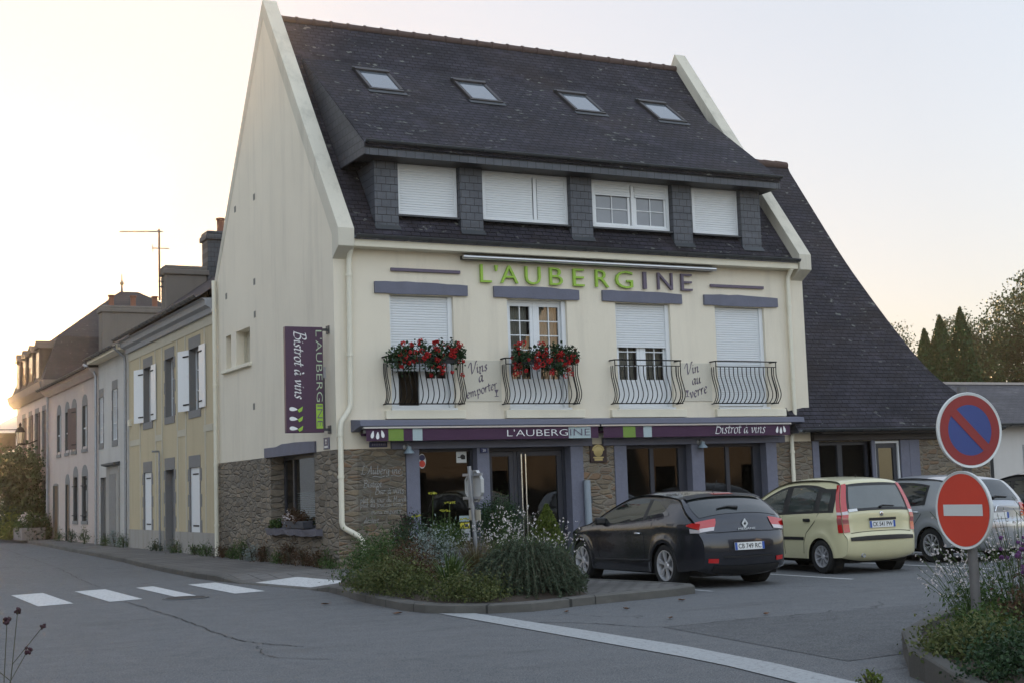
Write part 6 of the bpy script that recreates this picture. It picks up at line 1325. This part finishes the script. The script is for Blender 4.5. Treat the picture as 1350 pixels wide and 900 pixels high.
# slate menu written on the stone
ch = thing('chalk_menu', 'clear board with handwritten white chalk menu on the stone wall', 'menu board', (.9,-.04,1.0))
t_ = NT('clear_board'); tr = t_.n('ShaderNodeBsdfTransparent'); tr.inputs[0].default_value = (.93,.93,.92,1); mx = t_.n('ShaderNodeMixShader'); mx.inputs[0].default_value = .05; t_.set((.3,.3,.3), .5); t_.l(tr.outputs[0], mx.inputs[1]); t_.l(t_.p.outputs[0], mx.inputs[2]); t_.l(mx.outputs[0], t_.out.inputs[0])
MB().box(.41,1.40,-.046,-.038,.86,2.30).build('board', t_.mat, ch)
m = MB(); chalk = lambda s, x, z, sz: put_script(m, s, (x,-.049,z), X3, Z3, sz, .03, thin=.028, slant=.05)
chalk("L'Auberg ine", .48, 1.94, .185); chalk('Bistrot', .52, 1.68, .16); chalk('Bar à vins', .76, 1.54, .17); chalk('plat du jour du Marché', .45, 1.38, .125); chalk('plat du jour au verre', .45, 1.29, .125); chalk('menu emporter', .68, 1.15, .12); chalk('dessert', .52, .98, .13)
for x0, x1, z in ((.72,.98,1.885),(1.12,1.36,1.90)): m.tube([(x0+(x1-x0)*k/8,-.049,z+.012*math.sin(k*.9)) for k in range(9)], .006, 4)
m.build('lettering', plain('chalk', (.38,.38,.37), .9, var=.1), ch)
# stickers on the shop window
def sticker(label, fn): t = thing('sticker', label, 'sticker', (2.4,.19,1)); fn(t); return t
def oval(t):
    c = Vector((1.90,.192,2.18)); 
    for nm_, rx, rz_, off, mat, dz_ in (('face', .085,.15,0,M['sign_white'],0),('field',.07,.07,-.0015,M['red'],-.055),('field',.068,.06,-.0018,M['navy'],.07)):
        m = MB(); m.poly([(c.x+rx*math.cos(k/20*2*math.pi), c.y+off, c.z+dz_+rz_*math.sin(k/20*2*math.pi)) for k in range(20)]); m.build(nm_, mat, t)
sticker('oval red and blue sticker at the top left of the first shop window', oval)
def cam_s(t):
    m = MB(); m.box(2.67,2.90,.189,.192,2.13,2.37); m.build('face', M['sign_white'], t); m = MB(); m.box(2.78,2.87,.1865,.1885,2.2,2.28); m.lathe([(.03,.001),(.045,.001)], (2.825,.1885,2.24), (0,-1,0), 14); m.box(2.70,2.76,.1865,.1885,2.23,2.25); m.lathe([(.03,0),(.052,0)], (2.81,.1862,2.25), (0,-1,0), 16); m.build('symbol', M['black'], t)
sticker('white square sticker with a dark camera symbol at the top right of the first window', cam_s)
def yel(t):
    MB().box(2.70,2.92,.189,.192,.92,1.04).build('paper', M['pale_band'], t); MB().box(2.71,2.93,.1885,.192,.78,.90).build('paper', M['yellow'], t); MB().box(2.74,2.94,.188,.192,.53,.77).build('paper', M['sign_white'], t)
    m = MB(); m.box(2.82,2.90,.1865,.1883,.81,.87); m.box(2.77,2.91,.186,.1878,.66,.68); m.box(2.77,2.91,.186,.1878,.60,.62); m.build('lettering', M['mauve_letter'], t)
sticker('stack of blue, yellow and white notices low in the first window', yel)
t = thing('window_banner', 'small white strip with purple lettering below the right shop window', 'banner', (9.8,-.02,.6)); MB().box(9.62,10.39,-.035,-.012,.66,.80).build('strip', plain('lilac_white', (.60,.56,.68), .6, var=.05), t)
m = MB()
for k in range(7): m.box(9.70+k*.09,9.70+k*.09+.055,-.0375,-.0355,.70,.755)
m.build('lettering', M['mauve_letter'], t)
GP = thing('leaning_tube', 'pale grey blue tube standing against the stone pier beside the door', 'post', (5.6,-.15,.1)); MB().tube([(5.58,-.15,.10),(5.57,-.13,1.69)], .075, 14).build('tube', plain('grey_blue_tube', (.26,.30,.34), .5, var=.12), GP, smooth=True, angle=50)
MB().tube([(5.66,-.15,1.2),(5.66,-.15,1.35)], .02, 8).build('strap', M['zinc'], GP)
# ================================================================== FLOWERS ON THE BALCONIES
def geraniums(label, x0, x1, seed):
    rng = np.random.default_rng(seed); r2 = random.Random(seed); t = thing('flower_box', label, 'flower box', ((x0+x1)/2,-.30,4.1), group='red geranium boxes on the balconies')
    mb = MB(); mb.prism([(x0+.1,-.38,4.26),(x0+.1,-.25,4.26),(x0+.1,-.26,4.14),(x0+.1,-.37,4.14)], (x1-x0-.2,0,0)); mb.build('box', M['dk_frame'], t)
    n = 28; cs = np.stack([rng.uniform(x0+.04,x1-.04,n), rng.uniform(-.48,-.24,n), 4.34+rng.normal(0,.07,n)-.30*np.maximum(0, rng.uniform(-1.2,1,n))], 1)
    p = (cs[:,None,:]+rng.normal(size=(n,75,3))*np.array([.065,.05,.075])).reshape(-1,3); v, f = leaves_np(p, .062, rng, 1.2, .1); mesh_np('foliage', v, f, M['lf_dark'], t)
    k = 58; fc = np.stack([rng.uniform(x0+.02,x1-.02,k), rng.uniform(-.56,-.34,k), 4.29+rng.normal(0,.13,k)-.12*(rng.random(k) < .35)], 1); fc[:6,2] = 4.50+rng.random(6)*.07
    d = rng.normal(size=(k,30,3)); d /= np.linalg.norm(d, axis=2)[:,:,None]; p = (fc[:,None,:]+d*(.048*rng.uniform(.6,1.15,(k,1,1)))).reshape(-1,3); v, f = leaves_np(p, .036, rng, 1.1, 0); mesh_np('flowers', v, f, M['fl_red'], t)
    m = MB()
    for q in fc[::2]: m.tube([(q[0]+r2.uniform(-.05,.05),-.32,4.24), tuple(q)], .003, 3)
    m.build('stem', M['stem'], t); return t
geraniums('box of red geraniums hanging over the balcony of the first shuttered window', 1.05, 2.60, 31); geraniums('box of red geraniums on the balcony of the glazed window with curtains', 3.72, 5.32, 47)
tr = thing('window_trough', 'slate grey trough of small flowers on the gable window sill', 'planter', (-.02,2.3,.87)); mb = MB(); mb.prism([(-.13,1.75,.88),(-.13,3.1,.88),(-.16,3.15,1.03),(-.16,1.7,1.03)], (.22,0,0)); mb.build('trough', plain('slate_grey_trough', (.07,.075,.09), .6, var=.2), tr, bevel=.01)
rng = np.random.default_rng(4); p = clumps((-.05,2.45,1.05), (.09,.75,.16), 22, 40, .06, rng, .2, 1); v, f = leaves_np(p, .06, rng, 2, .4); mesh_np('foliage', v, f, M['lf_rust'], tr); p = clumps((-.08,2.7,1.07), (.08,.35,.12), 14, 14, .04, rng, .4, 1); v, f = leaves_np(p, .04, rng, 1.2, 0); mesh_np('flowers', v, f, M['fl_white'], tr)
shrub('potted_plant', 'small green spilling plant at the far end of the gable window sill', 'plant', (-.05,3.85,.87), (.12,.38,.24), 900, .06, M['lf_mid'], 41)
# ================================================================== FLOWER BED
shrub('rosemary_bush', 'large grey green trailing bush at the right front of the flower bed', 'bush', (-.60,-9.08,.12), (.60,.60,.62), 2200, .05, M['lf_rosemary'], 11, 3)
rnd = random.Random(6); mb = MB(); pts_all = []
for k in range(420):
    a = rnd.uniform(0, 6.28); q = rnd.random()**.5; bx, by = -.60+math.cos(a)*.44*q, -9.08+math.sin(a)*.44*q; zt_ = .2+.62*(1-q*.5); rr_ = rnd.uniform(.12,.42); ex, ey = bx+math.cos(a)*rr_, by+math.sin(a)*rr_
    pts = catmull([(bx,by,zt_*.4),(bx*.6+ex*.4,by*.6+ey*.4,zt_+rnd.uniform(-.06,.12)),(ex,ey,zt_*rnd.uniform(.5,.85)),(ex+math.cos(a)*.10,ey+math.sin(a)*.10,max(.13,zt_*rnd.uniform(.12,.6)))], 7)
    mb.tube(pts, .004, 3, cap=False); pts_all += [tuple(c+rnd.gauss(0,.009) for c in p) for p in pts[6:] for _ in range(4)]
RB = bpy.data.objects['rosemary_bush']; mb.build('trailing_branch', M['stem'], RB); rng = np.random.default_rng(5); v, f = leaves_np(np.array(pts_all), .055, rng, 4.5, -.3); mesh_np('needles', v, f, M['lf_rosemary'], RB)
shrub('ground_cover', 'low variegated ground cover cushion along the left kerb of the bed', 'plant', (-1.82,-7.3,.13), (.42,1.4,.42), 11000, .038, M['lf_moss'], 12, 1.6, spread=.10)
shrub('ground_cover', 'low green ground cover cushion at the point of the bed', 'plant', (-1.55,-9.3,.13), (.50,.62,.30), 6500, .036, M['lf_moss'], 13, 1.6, spread=.08)
shrub('sedum_mound', 'rusty brown mound behind the variegated cushion', 'plant', (-1.35,-6.9,.15), (.42,.75,.66), 4200, .045, M['lf_rust'], 14, 2.2)
shrub('feathery_bush', 'dark green feathery bush at the left end of the bed by the corner', 'bush', (-1.35,-5.4,.13), (.52,.85,.78), 6500, .055, M['lf_mid'], 15, 3.2, up=.6)
shrub('feathery_bush', 'tall dark green feathery bush below the chalk menu', 'bush', (-.35,-4.6,.14), (.55,.6,.98), 4600, .06, M['lf_dark'], 16, 3.2, up=.7)
shrub('smoke_bush', 'small dark red leaved bush in front of the chalk menu', 'bush', (.42,-2.3,.12), (.30,.3,1.15), 900, .075, M['lf_red'], 17, 1.5)
shrub('silver_bush', 'pale silver leaved bush in the middle of the bed', 'bush', (-.65,-6.15,.16), (.48,.48,.78), 4200, .05, M['lf_silver'], 18, 3.0, up=.5)
def strap(label, c, n, h, spread, width, mat, seed, name='strap_plant', droop=.3):
    t = thing(name, label, 'plant', c); m = MB(); blades_mesh(m, c, n, h, spread, droop, width, random.Random(seed), r0=.14); m.build('blades', mat, t, smooth=True); return t
strap('clump of bright green strap leaves at the centre front of the bed', (-1.45,-8.45,.17), 110, .72, .42, .026, M['lf_grass'], 21)
strap('fine brownish grass tuft behind the strap leaves', (-.45,-7.2,.2), 420, .75, .42, .008, plain('dry_blades', (.11,.085,.035), .8, var=.4), 22, 'grass_tuft', .2)
strap('fine green grass tuft right of the leaning sign post', (.35,-7.3,.2), 420, .80, .45, .009, M['lf_grass'], 23, 'grass_tuft', .2)
strap('green grass tuft beside the trailing bush next to the paving', (.10,-8.6,.2), 320, .72, .38, .010, M['lf_grass'], 24, 'grass_tuft', .25)
def gaura(label, c, rad, n, h, seed, lean=(0,0), fl=.022, per=7, name='gaura_plant', mat=None, group=None, fsize=None, depth_scale=1.0, stemr=.0022):
    t = thing(name, label, 'plant', c, group=group); rng = np.random.default_rng(seed); r2 = random.Random(seed); m = MB(); fp = []
    for _ in range(n):
        a = r2.uniform(0, 6.28); q = r2.random()**.6; b = Vector((c[0]+math.cos(a)*rad*.35*q, c[1]+math.sin(a)*rad*.35*q, c[2])); hh = h*r2.uniform(.55,1.1); e = Vector((c[0]+math.cos(a)*rad*q+lean[0]*r2.uniform(.3,1.2), c[1]+math.sin(a)*rad*q+lean[1]*r2.uniform(.3,1.2), c[2]+hh)); mid = b.lerp(e, .5)+Vector((0,0,hh*.14))
        pts = [Vector(p) for p in catmull([tuple(b), tuple(mid), tuple(e)], 4)]; m.tube(pts, stemr, 3, cap=False)
        for k in range(per):
            f_ = 1-r2.random()**1.4*.42; i = min(len(pts)-1, int(f_*(len(pts)-1))); p = pts[i]+Vector((r2.gauss(0,.03), r2.gauss(0,.03), r2.gauss(0,.03))); fp += [(p.x+r2.gauss(0,fl*.35), p.y+r2.gauss(0,fl*.35), p.z+r2.gauss(0,fl*.35)) for _ in range(4)]
    m.build('stem', M['lf_grass'], t); v, f = leaves_np(np.array(fp), fl, rng, 1.15, 0); mesh_np('flowers', v, f, mat or M['fl_white'], t)
    p = clumps(c, (rad*.7, rad*.7, h*.62), 30, int(n*.9), .10, rng, .2, 1, c[2]); v, f = leaves_np(p, .045, rng, 3, .5); mesh_np('foliage', v, f, M['lf_mid'], t); return t
gaura('airy white flowered gaura in front of the entrance door', (1.05,-5.1,.15), .80, 62, 1.10, 51, fl=.022, per=3); gaura('airy white flowered gaura just right of the leaning sign post', (.55,-6.2,.18), .6, 40, .95, 52, fl=.022, per=3); gaura('airy white flowered gaura at the right edge of the bed beside the dark coupe', (.75,-7.4,.16), .55, 36, .88, 53, fl=.022, per=3)
t = thing('fennel_plant', 'tall yellow flowered fennel stems before the first shop window', 'plant', (.05,-4.6,.15)); m = MB(); fp = []; rr = random.Random(8)
for dx, h in ((-.05,1.35),(.12,1.05),(.22,1.18),(-.18,.98),(.34,.9)):
    e = Vector((.05+dx*1.6, -4.6+rr.uniform(-.2,.2), .15+h)); m.tube([(.05+dx,-4.6,.15),(.05+dx*1.2,-4.6,.15+h*.5),e], .006, 4)
    for k in range(34): a = rr.uniform(0,6.28); q = rr.random()**.5*.09; fp.append((e.x+math.cos(a)*q, e.y+math.sin(a)*q, e.z+.03+rr.uniform(-.015,.015)))
m.build('stem', M['lf_grass'], t); v, f = leaves_np(np.array(fp), .03, np.random.default_rng(3), 1.3, 0); mesh_np('flowers', v, f, M['fl_yellow'], t)
# pots by the door
def pot(t, c, r, h): MB().lathe([(0,.0),(r*.75,0),(r,h*.9),(r*1.06,h*.9),(r*1.06,h),(r*.9,h),(r*.88,h*.85),(0,h*.85)], c, n=20).build('pot', M['dk_frame'], t, smooth=True, angle=40)
t = shrub('clipped_box_bush', 'rounded clipped box bush in a pot beside the entrance', 'bush', (2.98,-1.05,.48), (.42,.42,.44), 6000, .04, M['lf_dark'], 61, 1.5, flat=0, spread=.1); pot(t, (2.98,-1.05,.118), .26, .42)
t = shrub('clipped_box_bush', 'low box bush under the first shop window', 'bush', (1.75,-1.2,.40), (.34,.34,.26), 3000, .04, M['lf_mid'], 62, 1.5, flat=0, spread=.09); pot(t, (1.75,-1.2,.118), .22, .36)
def conifer(label, c, h, r, seed, mat):
    t = thing('dwarf_conifer', label, 'shrub', c); rng = np.random.default_rng(seed); n = 2600; q = rng.random(n)**.8; a = rng.uniform(0,6.283,n); rr = r*(1-q**1.3)*rng.uniform(.6,1.05,n)+.02; p = np.stack([c[0]+np.cos(a)*rr, c[1]+np.sin(a)*rr, c[2]+.32+q*h], 1); v, f = leaves_np(p, .06, rng, 2.4, 1.2); mesh_np('foliage', v, f, mat, t); pot(t, c, .2, .36); return t
conifer('pointed yellow green dwarf conifer in a pot before the glass door', (4.02,-1.15,.118), .78, .34, 63, M['lf_light'])
# weeds along the foot of the walls
weeds = [(-.12,1.0,.35,'lf_rust'),(-.10,1.9,.42,'lf_rust'),(-.12,2.8,.48,'lf_rust'),(-.10,3.5,.3,'lf_mid'),(-.12,4.6,.42,'lf_rust'),(-.14,5.4,.40,'lf_silver'),(-.14,6.2,.42,'lf_mid'),(-.13,7.1,.38,'lf_mid'),(-.12,8.0,.36,'lf_rust'),(-.18,9.3,.36,'lf_mid'),(-.15,10.6,.30,'lf_mid'),(-.15,12.6,.30,'lf_mid'),(-.18,14.9,.34,'lf_dark'),(-.15,19.6,.45,'lf_mid'),(-.2,20.8,.55,'lf_silver'),(-.22,22.2,.5,'lf_mid'),(-.3,25.6,.55,'lf_mid'),(-.3,28.3,.6,'lf_dark'),(-.3,31.0,.4,'lf_mid'),(-.08,.3,.4,'lf_mid')]
wh = ['a foot of the corner','below the near end of the slate sill','below the middle of the slate sill','below the far end of the slate sill','left of the gable window','with greyish leaves under the stone gable','green under the stone gable','green left on the stone gable','at the downpipe foot','at the near corner of the ochre house','below the near ochre house shutters','right of the ochre house door','left of the ochre house door','at the grey house downpipe','greyish before the grey house panel','beside the grey house door','bushy at the near end of the pink house','dark at the pink house window','below the pink house door','green at the stone corner']
for (x, y, h, mt), w_ in zip(weeds, wh):
    shrub('weed_tuft', 'low weed tuft '+w_, 'weed', (x,y,.112), (.14,.42,h), 520, .055, M[mt], int(abs(y)*31)+3, 3.0, up=.8, group='weeds along the foot of the street walls', spread=.07)
# ================================================================== RIGHT FOREGROUND BED
bedR = [(-1.55,-17.45),(-1.70,-17.62),(-1.85,-17.95),(-2.48,-18.95),(-2.95,-19.8),(-2.2,-20.6),(1.2,-21),(4,-19.6),(5.5,-17),(4.5,-14.9),(2.0,-14.7),(.4,-15.6),(-.7,-16.45),(-1.25,-17.1)]
cx_, cy_ = 1.0, -17.9; mb = MB(); L = bedR+bedR[:1]; ink = lambda d: [(x+(cx_-x)/math.hypot(cx_-x, cy_-y)*d, y+(cy_-y)/math.hypot(cx_-x, cy_-y)*d) for x, y in L]
mb.grid([[(x,y,-.01) for x,y in L],[(x,y,.185) for x,y in L],[(x,y,.20) for x,y in ink(.02)],[(x,y,.20) for x,y in ink(.16)],[(x,y,.1) for x,y in ink(.165)]]); struct(mb.build('bed_kerb', plain('weathered_concrete', (.07,.067,.06), .9, var=.35, scale=5, bump=.5, bscale=40)))
mb = MB(); mb.grid([[(x,y,z) for x,y in ink(d)] for d, z in ((.155,.15),(.5,.22),(1.0,.28),(1.6,.32))]+[[(cx_,cy_,.33)]*len(L)]); struct(mb.build('planting_bed_soil', M['soil'], smooth=True))
shrub('rust_grass_mound', 'rusty brown mound right of the sign post', 'plant', (-.10,-18.0,.22), (.66,.7,.45), 9000, .05, M['lf_rust'], 71, 3, up=.6)
shrub('green_bush', 'low green bush at the corner of the near bed left of the post', 'bush', (-.85,-17.6,.16), (.38,.42,.26), 4200, .045, M['lf_mid'], 72, 2.4, up=.5)
shrub('ground_cover', 'dark ground cover spilling over the near bed kerb', 'plant', (-1.45,-18.35,.15), (.38,.80,.22), 9500, .034, M['lf_moss'], 73, 1.6, spread=.09)
shrub('ground_cover', 'dark ground cover in the bottom right corner', 'plant', (-1.90,-19.25,.16), (.62,.62,.28), 9000, .034, M['lf_dark'], 74, 1.6, spread=.09)
strap('fan of pale green grass blades right of the post', (.62,-17.2,.25), 260, .62, .5, .012, M['lf_grass'], 75, 'grass_tuft', .3)
gaura('big haze of white gaura flowers around the sign post', (.55,-16.7,.22), .85, 95, .95, 81, fl=.017, per=4); gaura('white gaura stems arching over the road left of the sign post', (-.25,-16.9,.22), .34, 32, .66, 82, (-.18,.10), fl=.016, per=4); gaura('dense white gaura at the right picture edge behind the post', (1.25,-17.0,.22), .8, 120, 1.05, 83, fl=.018, per=5)
def verbena(label, c, n, h, rad, seed, name='verbena_plant', mat=None, head=.022, lean=(0,0), stemr=.0035, tall=None, cat='plant'):
    t = thing(name, label, cat, c); r2 = random.Random(seed); m = MB(); heads = MB()
    for i in range(n):
        a = r2.uniform(0, 6.28); q = rad*r2.random()**.6; hh = h*r2.uniform(.6,1.08); e = Vector((c[0]+math.cos(a)*q+lean[0]*r2.uniform(.4,1.2), c[1]+math.sin(a)*q+lean[1]*r2.uniform(.4,1.2), c[2]+hh)); b = Vector((c[0]+math.cos(a)*q*.3, c[1]+math.sin(a)*q*.3, c[2])); mid = b.lerp(e, .55)+Vector((r2.gauss(0,.03), r2.gauss(0,.03), .03)); m.tube([b, mid, e], [stemr, stemr*.8, stemr*.6], 4, cap=False)
        tips = [e]
        for _ in range(r2.randint(1, 2)): z = mid.lerp(e, r2.uniform(.3,.7)); w_ = z+Vector((r2.gauss(0,.06), r2.gauss(0,.06), r2.uniform(.05,.14))); m.tube([z, w_], stemr*.55, 3, cap=False); tips.append(w_)
        for p in tips:
            s_ = head*r2.uniform(.65,1.1)
            for _ in range(14): d = Vector((r2.gauss(0,1), r2.gauss(0,1), r2.gauss(0,.8))).normalized()*s_*.6; heads.sphere(tuple(p+d), s_*.34, 5, 3)
    m.build('stem', M['stem'], t, smooth=True); heads.build('flower_heads', mat or M['fl_violet'], t); return t
verbena('violet verbena heads standing before the no entry disc', (-.50,-17.7,.2), 8, .88, .30, 91, head=.028); verbena('violet verbena heads right of the sign post', (.35,-17.7,.2), 8, .78, .65, 92, head=.028)
# left foreground dry stems (the near bed the photographer stands behind)
mb = MB(); Lp = [(-13,-25.5),(-9.25,-22.2),(-8.95,-21.0),(-9.2,-19.2),(-10.6,-18.2),(-13,-18.5)]
mb.poly([(x,y,.14) for x,y in Lp]); mb.grid([[(x,y,-.01) for x,y in Lp+Lp[:1]],[(x,y,.14) for x,y in Lp+Lp[:1]]]); struct(mb.build('planting_bed_soil', M['soil']))
verbena('dry dark scabious heads on thin stems in the bottom left corner', (-8.98,-20.95,.14), 18, .98, .24, 95, 'scabious_plant', M['fl_dry'], .018, (.12,.05), .0028); verbena('dry scabious stems leaning in from the left edge', (-8.9,-20.4,.14), 11, .92, .20, 97, 'scabious_plant', M['fl_dry'], .016, (.08,.06), .0028)
# ================================================================== FAR LEFT STREET
t = thing('climbing_plant', 'leafy creeper canopy over the front of the far mansard house', 'climber', (-.9,39.5,0)); rng = np.random.default_rng(19)
p = np.concatenate([clumps((-1.0,39.8,3.0), (.85,4.6,.6), 80, 120, .26, rng, .2), *[clumps((-.5,y,1.6), (.4,.5,1.5), 16, 90, .2, rng, .2) for y in (36.3,40.6,44.4)]]); v, f = leaves_np(p, .17, rng, 1.4, .1); mesh_np('foliage', v, f, M['lf_dark'], t)
m = MB()
for y in (36.3,40.6,44.4): m.tube([(-.6,y,.1),(-.45,y+.2,1.6),(-.7,y,3.0)], [.07,.06,.04], 6)
m.build('stem', M['bark'], t)
for x, y, s, lb, mt in ((-1.5,43.0,.8,'round bright green bush in the street before the creeper','lf_light'),(-.9,37.4,.9,'light green bush standing at the planter','lf_light'),(-.8,40.0,1.1,'dark bush under the creeper canopy','lf_dark'),(-.55,35.0,.75,'dark bush at the near end of the stone planter','lf_dark')):
    shrub('bush', lb, 'bush', (x,y,.12), (s,s,s*1.25), 2400, .12, M[mt], int(y), 1.6, spread=.2)
pl_ = thing('stone_planter', 'rectangular stone planter with flowers on the far pavement', 'planter', (-.75,35.6,.11)); mb = MB(); mb.box(-1.25,-.3,34.4,36.9,.11,.62); mb.build('trough', M['granite'], pl_, bevel=.03); p = clumps((-.78,35.6,.6), (.45,1.2,.4), 24, 60, .14, rng, .2, 1); v, f = leaves_np(p, .12, rng, 1.8, .3); mesh_np('foliage', v, f, M['lf_mid'], pl_); p = clumps((-.85,35.6,.85), (.4,1.1,.3), 14, 14, .1, rng, .4, 1); v, f = leaves_np(p, .08, rng, 1.2, 0); mesh_np('flowers', v, f, M['fl_white'], pl_)
def lantern(label, y, z, out):
    t = thing('street_lantern', label, 'lantern', (-.1,y,z)); m = MB(); m.tube([(0,y,z-.1),(-out*.5,y,z-.25),(-out,y,z-.3)], .03, 6); m.build('arm', M['iron'], t)
    c = (-out, y, z-.25); MB().lathe([(.11,0),(.19,.5)], c, n=6).build('glass', plain('lantern_glass', (.55,.50,.40), .2, var=.05), t); m = MB(); m.lathe([(.23,.5),(.14,.68),(.05,.75),(.06,.85),(0,.95)], c, n=6); m.lathe([(0,-.06),(.12,-.03),(.12,.02)], c, n=6)
    for k in range(6): a = k*math.pi/3; m.tube([(c[0]+.11*math.cos(a),c[1]+.11*math.sin(a),c[2]),(c[0]+.19*math.cos(a),c[1]+.19*math.sin(a),c[2]+.5)], .012, 4)
    m.build('frame', M['iron'], t); return t
lantern('nearer wall lantern above the creeper', 38.6, 4.5, .75); lantern('farther wall lantern at the left picture edge', 44.6, 4.25, 1.15)
hsn = thing('hanging_sign', 'dark hanging shop sign with a lime edge above the creeper', 'sign', (-.1,43.0,4.6)); MB().prism([(-.35,43.0,4.95),(-1.75,43.0,4.95),(-1.75,43.0,4.2),(-1.05,43.0,3.95),(-.35,43.0,4.2)], (0,.10,0)).build('board', plain('dark_board', (.05,.035,.025), .5, var=.2), hsn); MB().box(-1.80,-1.76,42.98,43.12,4.2,4.95).build('edge', M['lime'], hsn); m = MB(); m.tube([(0,43.05,5.1),(-1.8,43.05,5.1)], .025, 5); m.build('bracket', M['iron'], hsn)
# fallen leaves on the road
rr = random.Random(77)
for k, (x, y) in enumerate(((-.15,-10.9),(1.05,-10.35),(-.45,-12.35),(.62,-12.75),(-.9,-10.7),(-2.55,-9.2),(-2.7,-6.9))):
    a = rr.uniform(0, 6.28); u = Vector((math.cos(a), math.sin(a), 0)); v_ = Vector((-math.sin(a), math.cos(a), 0)); c = Vector((x,y,.012)); m = MB(); s_ = rr.uniform(.05,.09)
    m.grid([[c-u*s_+Vector((0,0,.012)), c-u*s_*.3+v_*s_*.45+Vector((0,0,.02)), c+u*s_*.4+v_*s_*.4+Vector((0,0,.004)), c+u*s_+Vector((0,0,.02))],[c-u*s_+Vector((0,0,.012)), c-u*s_*.3, c+u*s_*.4, c+u*s_+Vector((0,0,.02))],[c-u*s_+Vector((0,0,.012)), c-u*s_*.3-v_*s_*.45+Vector((0,0,.02)), c+u*s_*.4-v_*s_*.4+Vector((0,0,.01)), c+u*s_+Vector((0,0,.02))]])
    tag(m.build('fallen_leaf', plain('dry_leaf', (.12,.055,.025), .8, var=.3), None), 'dry brown leaf lying on the asphalt by the flower bed kerb', 'leaf', 'dry leaves on the road')
shrub('weed_tuft', 'small green weed tuft growing in the road left of the near bed kerb', 'weed', (-2.35,-17.9,0), (.09,.09,.13), 220, .035, M['lf_light'], 99, 2)
hz = MB().box(-70, 75, -75, 105, -1.6, 15).build('haze', bpy.data.materials.new('glow_haze')); hz['kind'] = 'stuff'  # warm haze volume added to stand in for lens glare around the sun
hm = bpy.data.materials['glow_haze']; hm.use_nodes = True; hm.node_tree.nodes.clear(); ho = hm.node_tree.nodes.new('ShaderNodeOutputMaterial'); hv = hm.node_tree.nodes.new('ShaderNodeVolumePrincipled')
hv.inputs['Color'].default_value = (1.0,.86,.68,1); hv.inputs['Density'].default_value = .0008; hv.inputs['Anisotropy'].default_value = .86; hm.node_tree.links.new(hv.outputs[0], ho.inputs['Volume'])
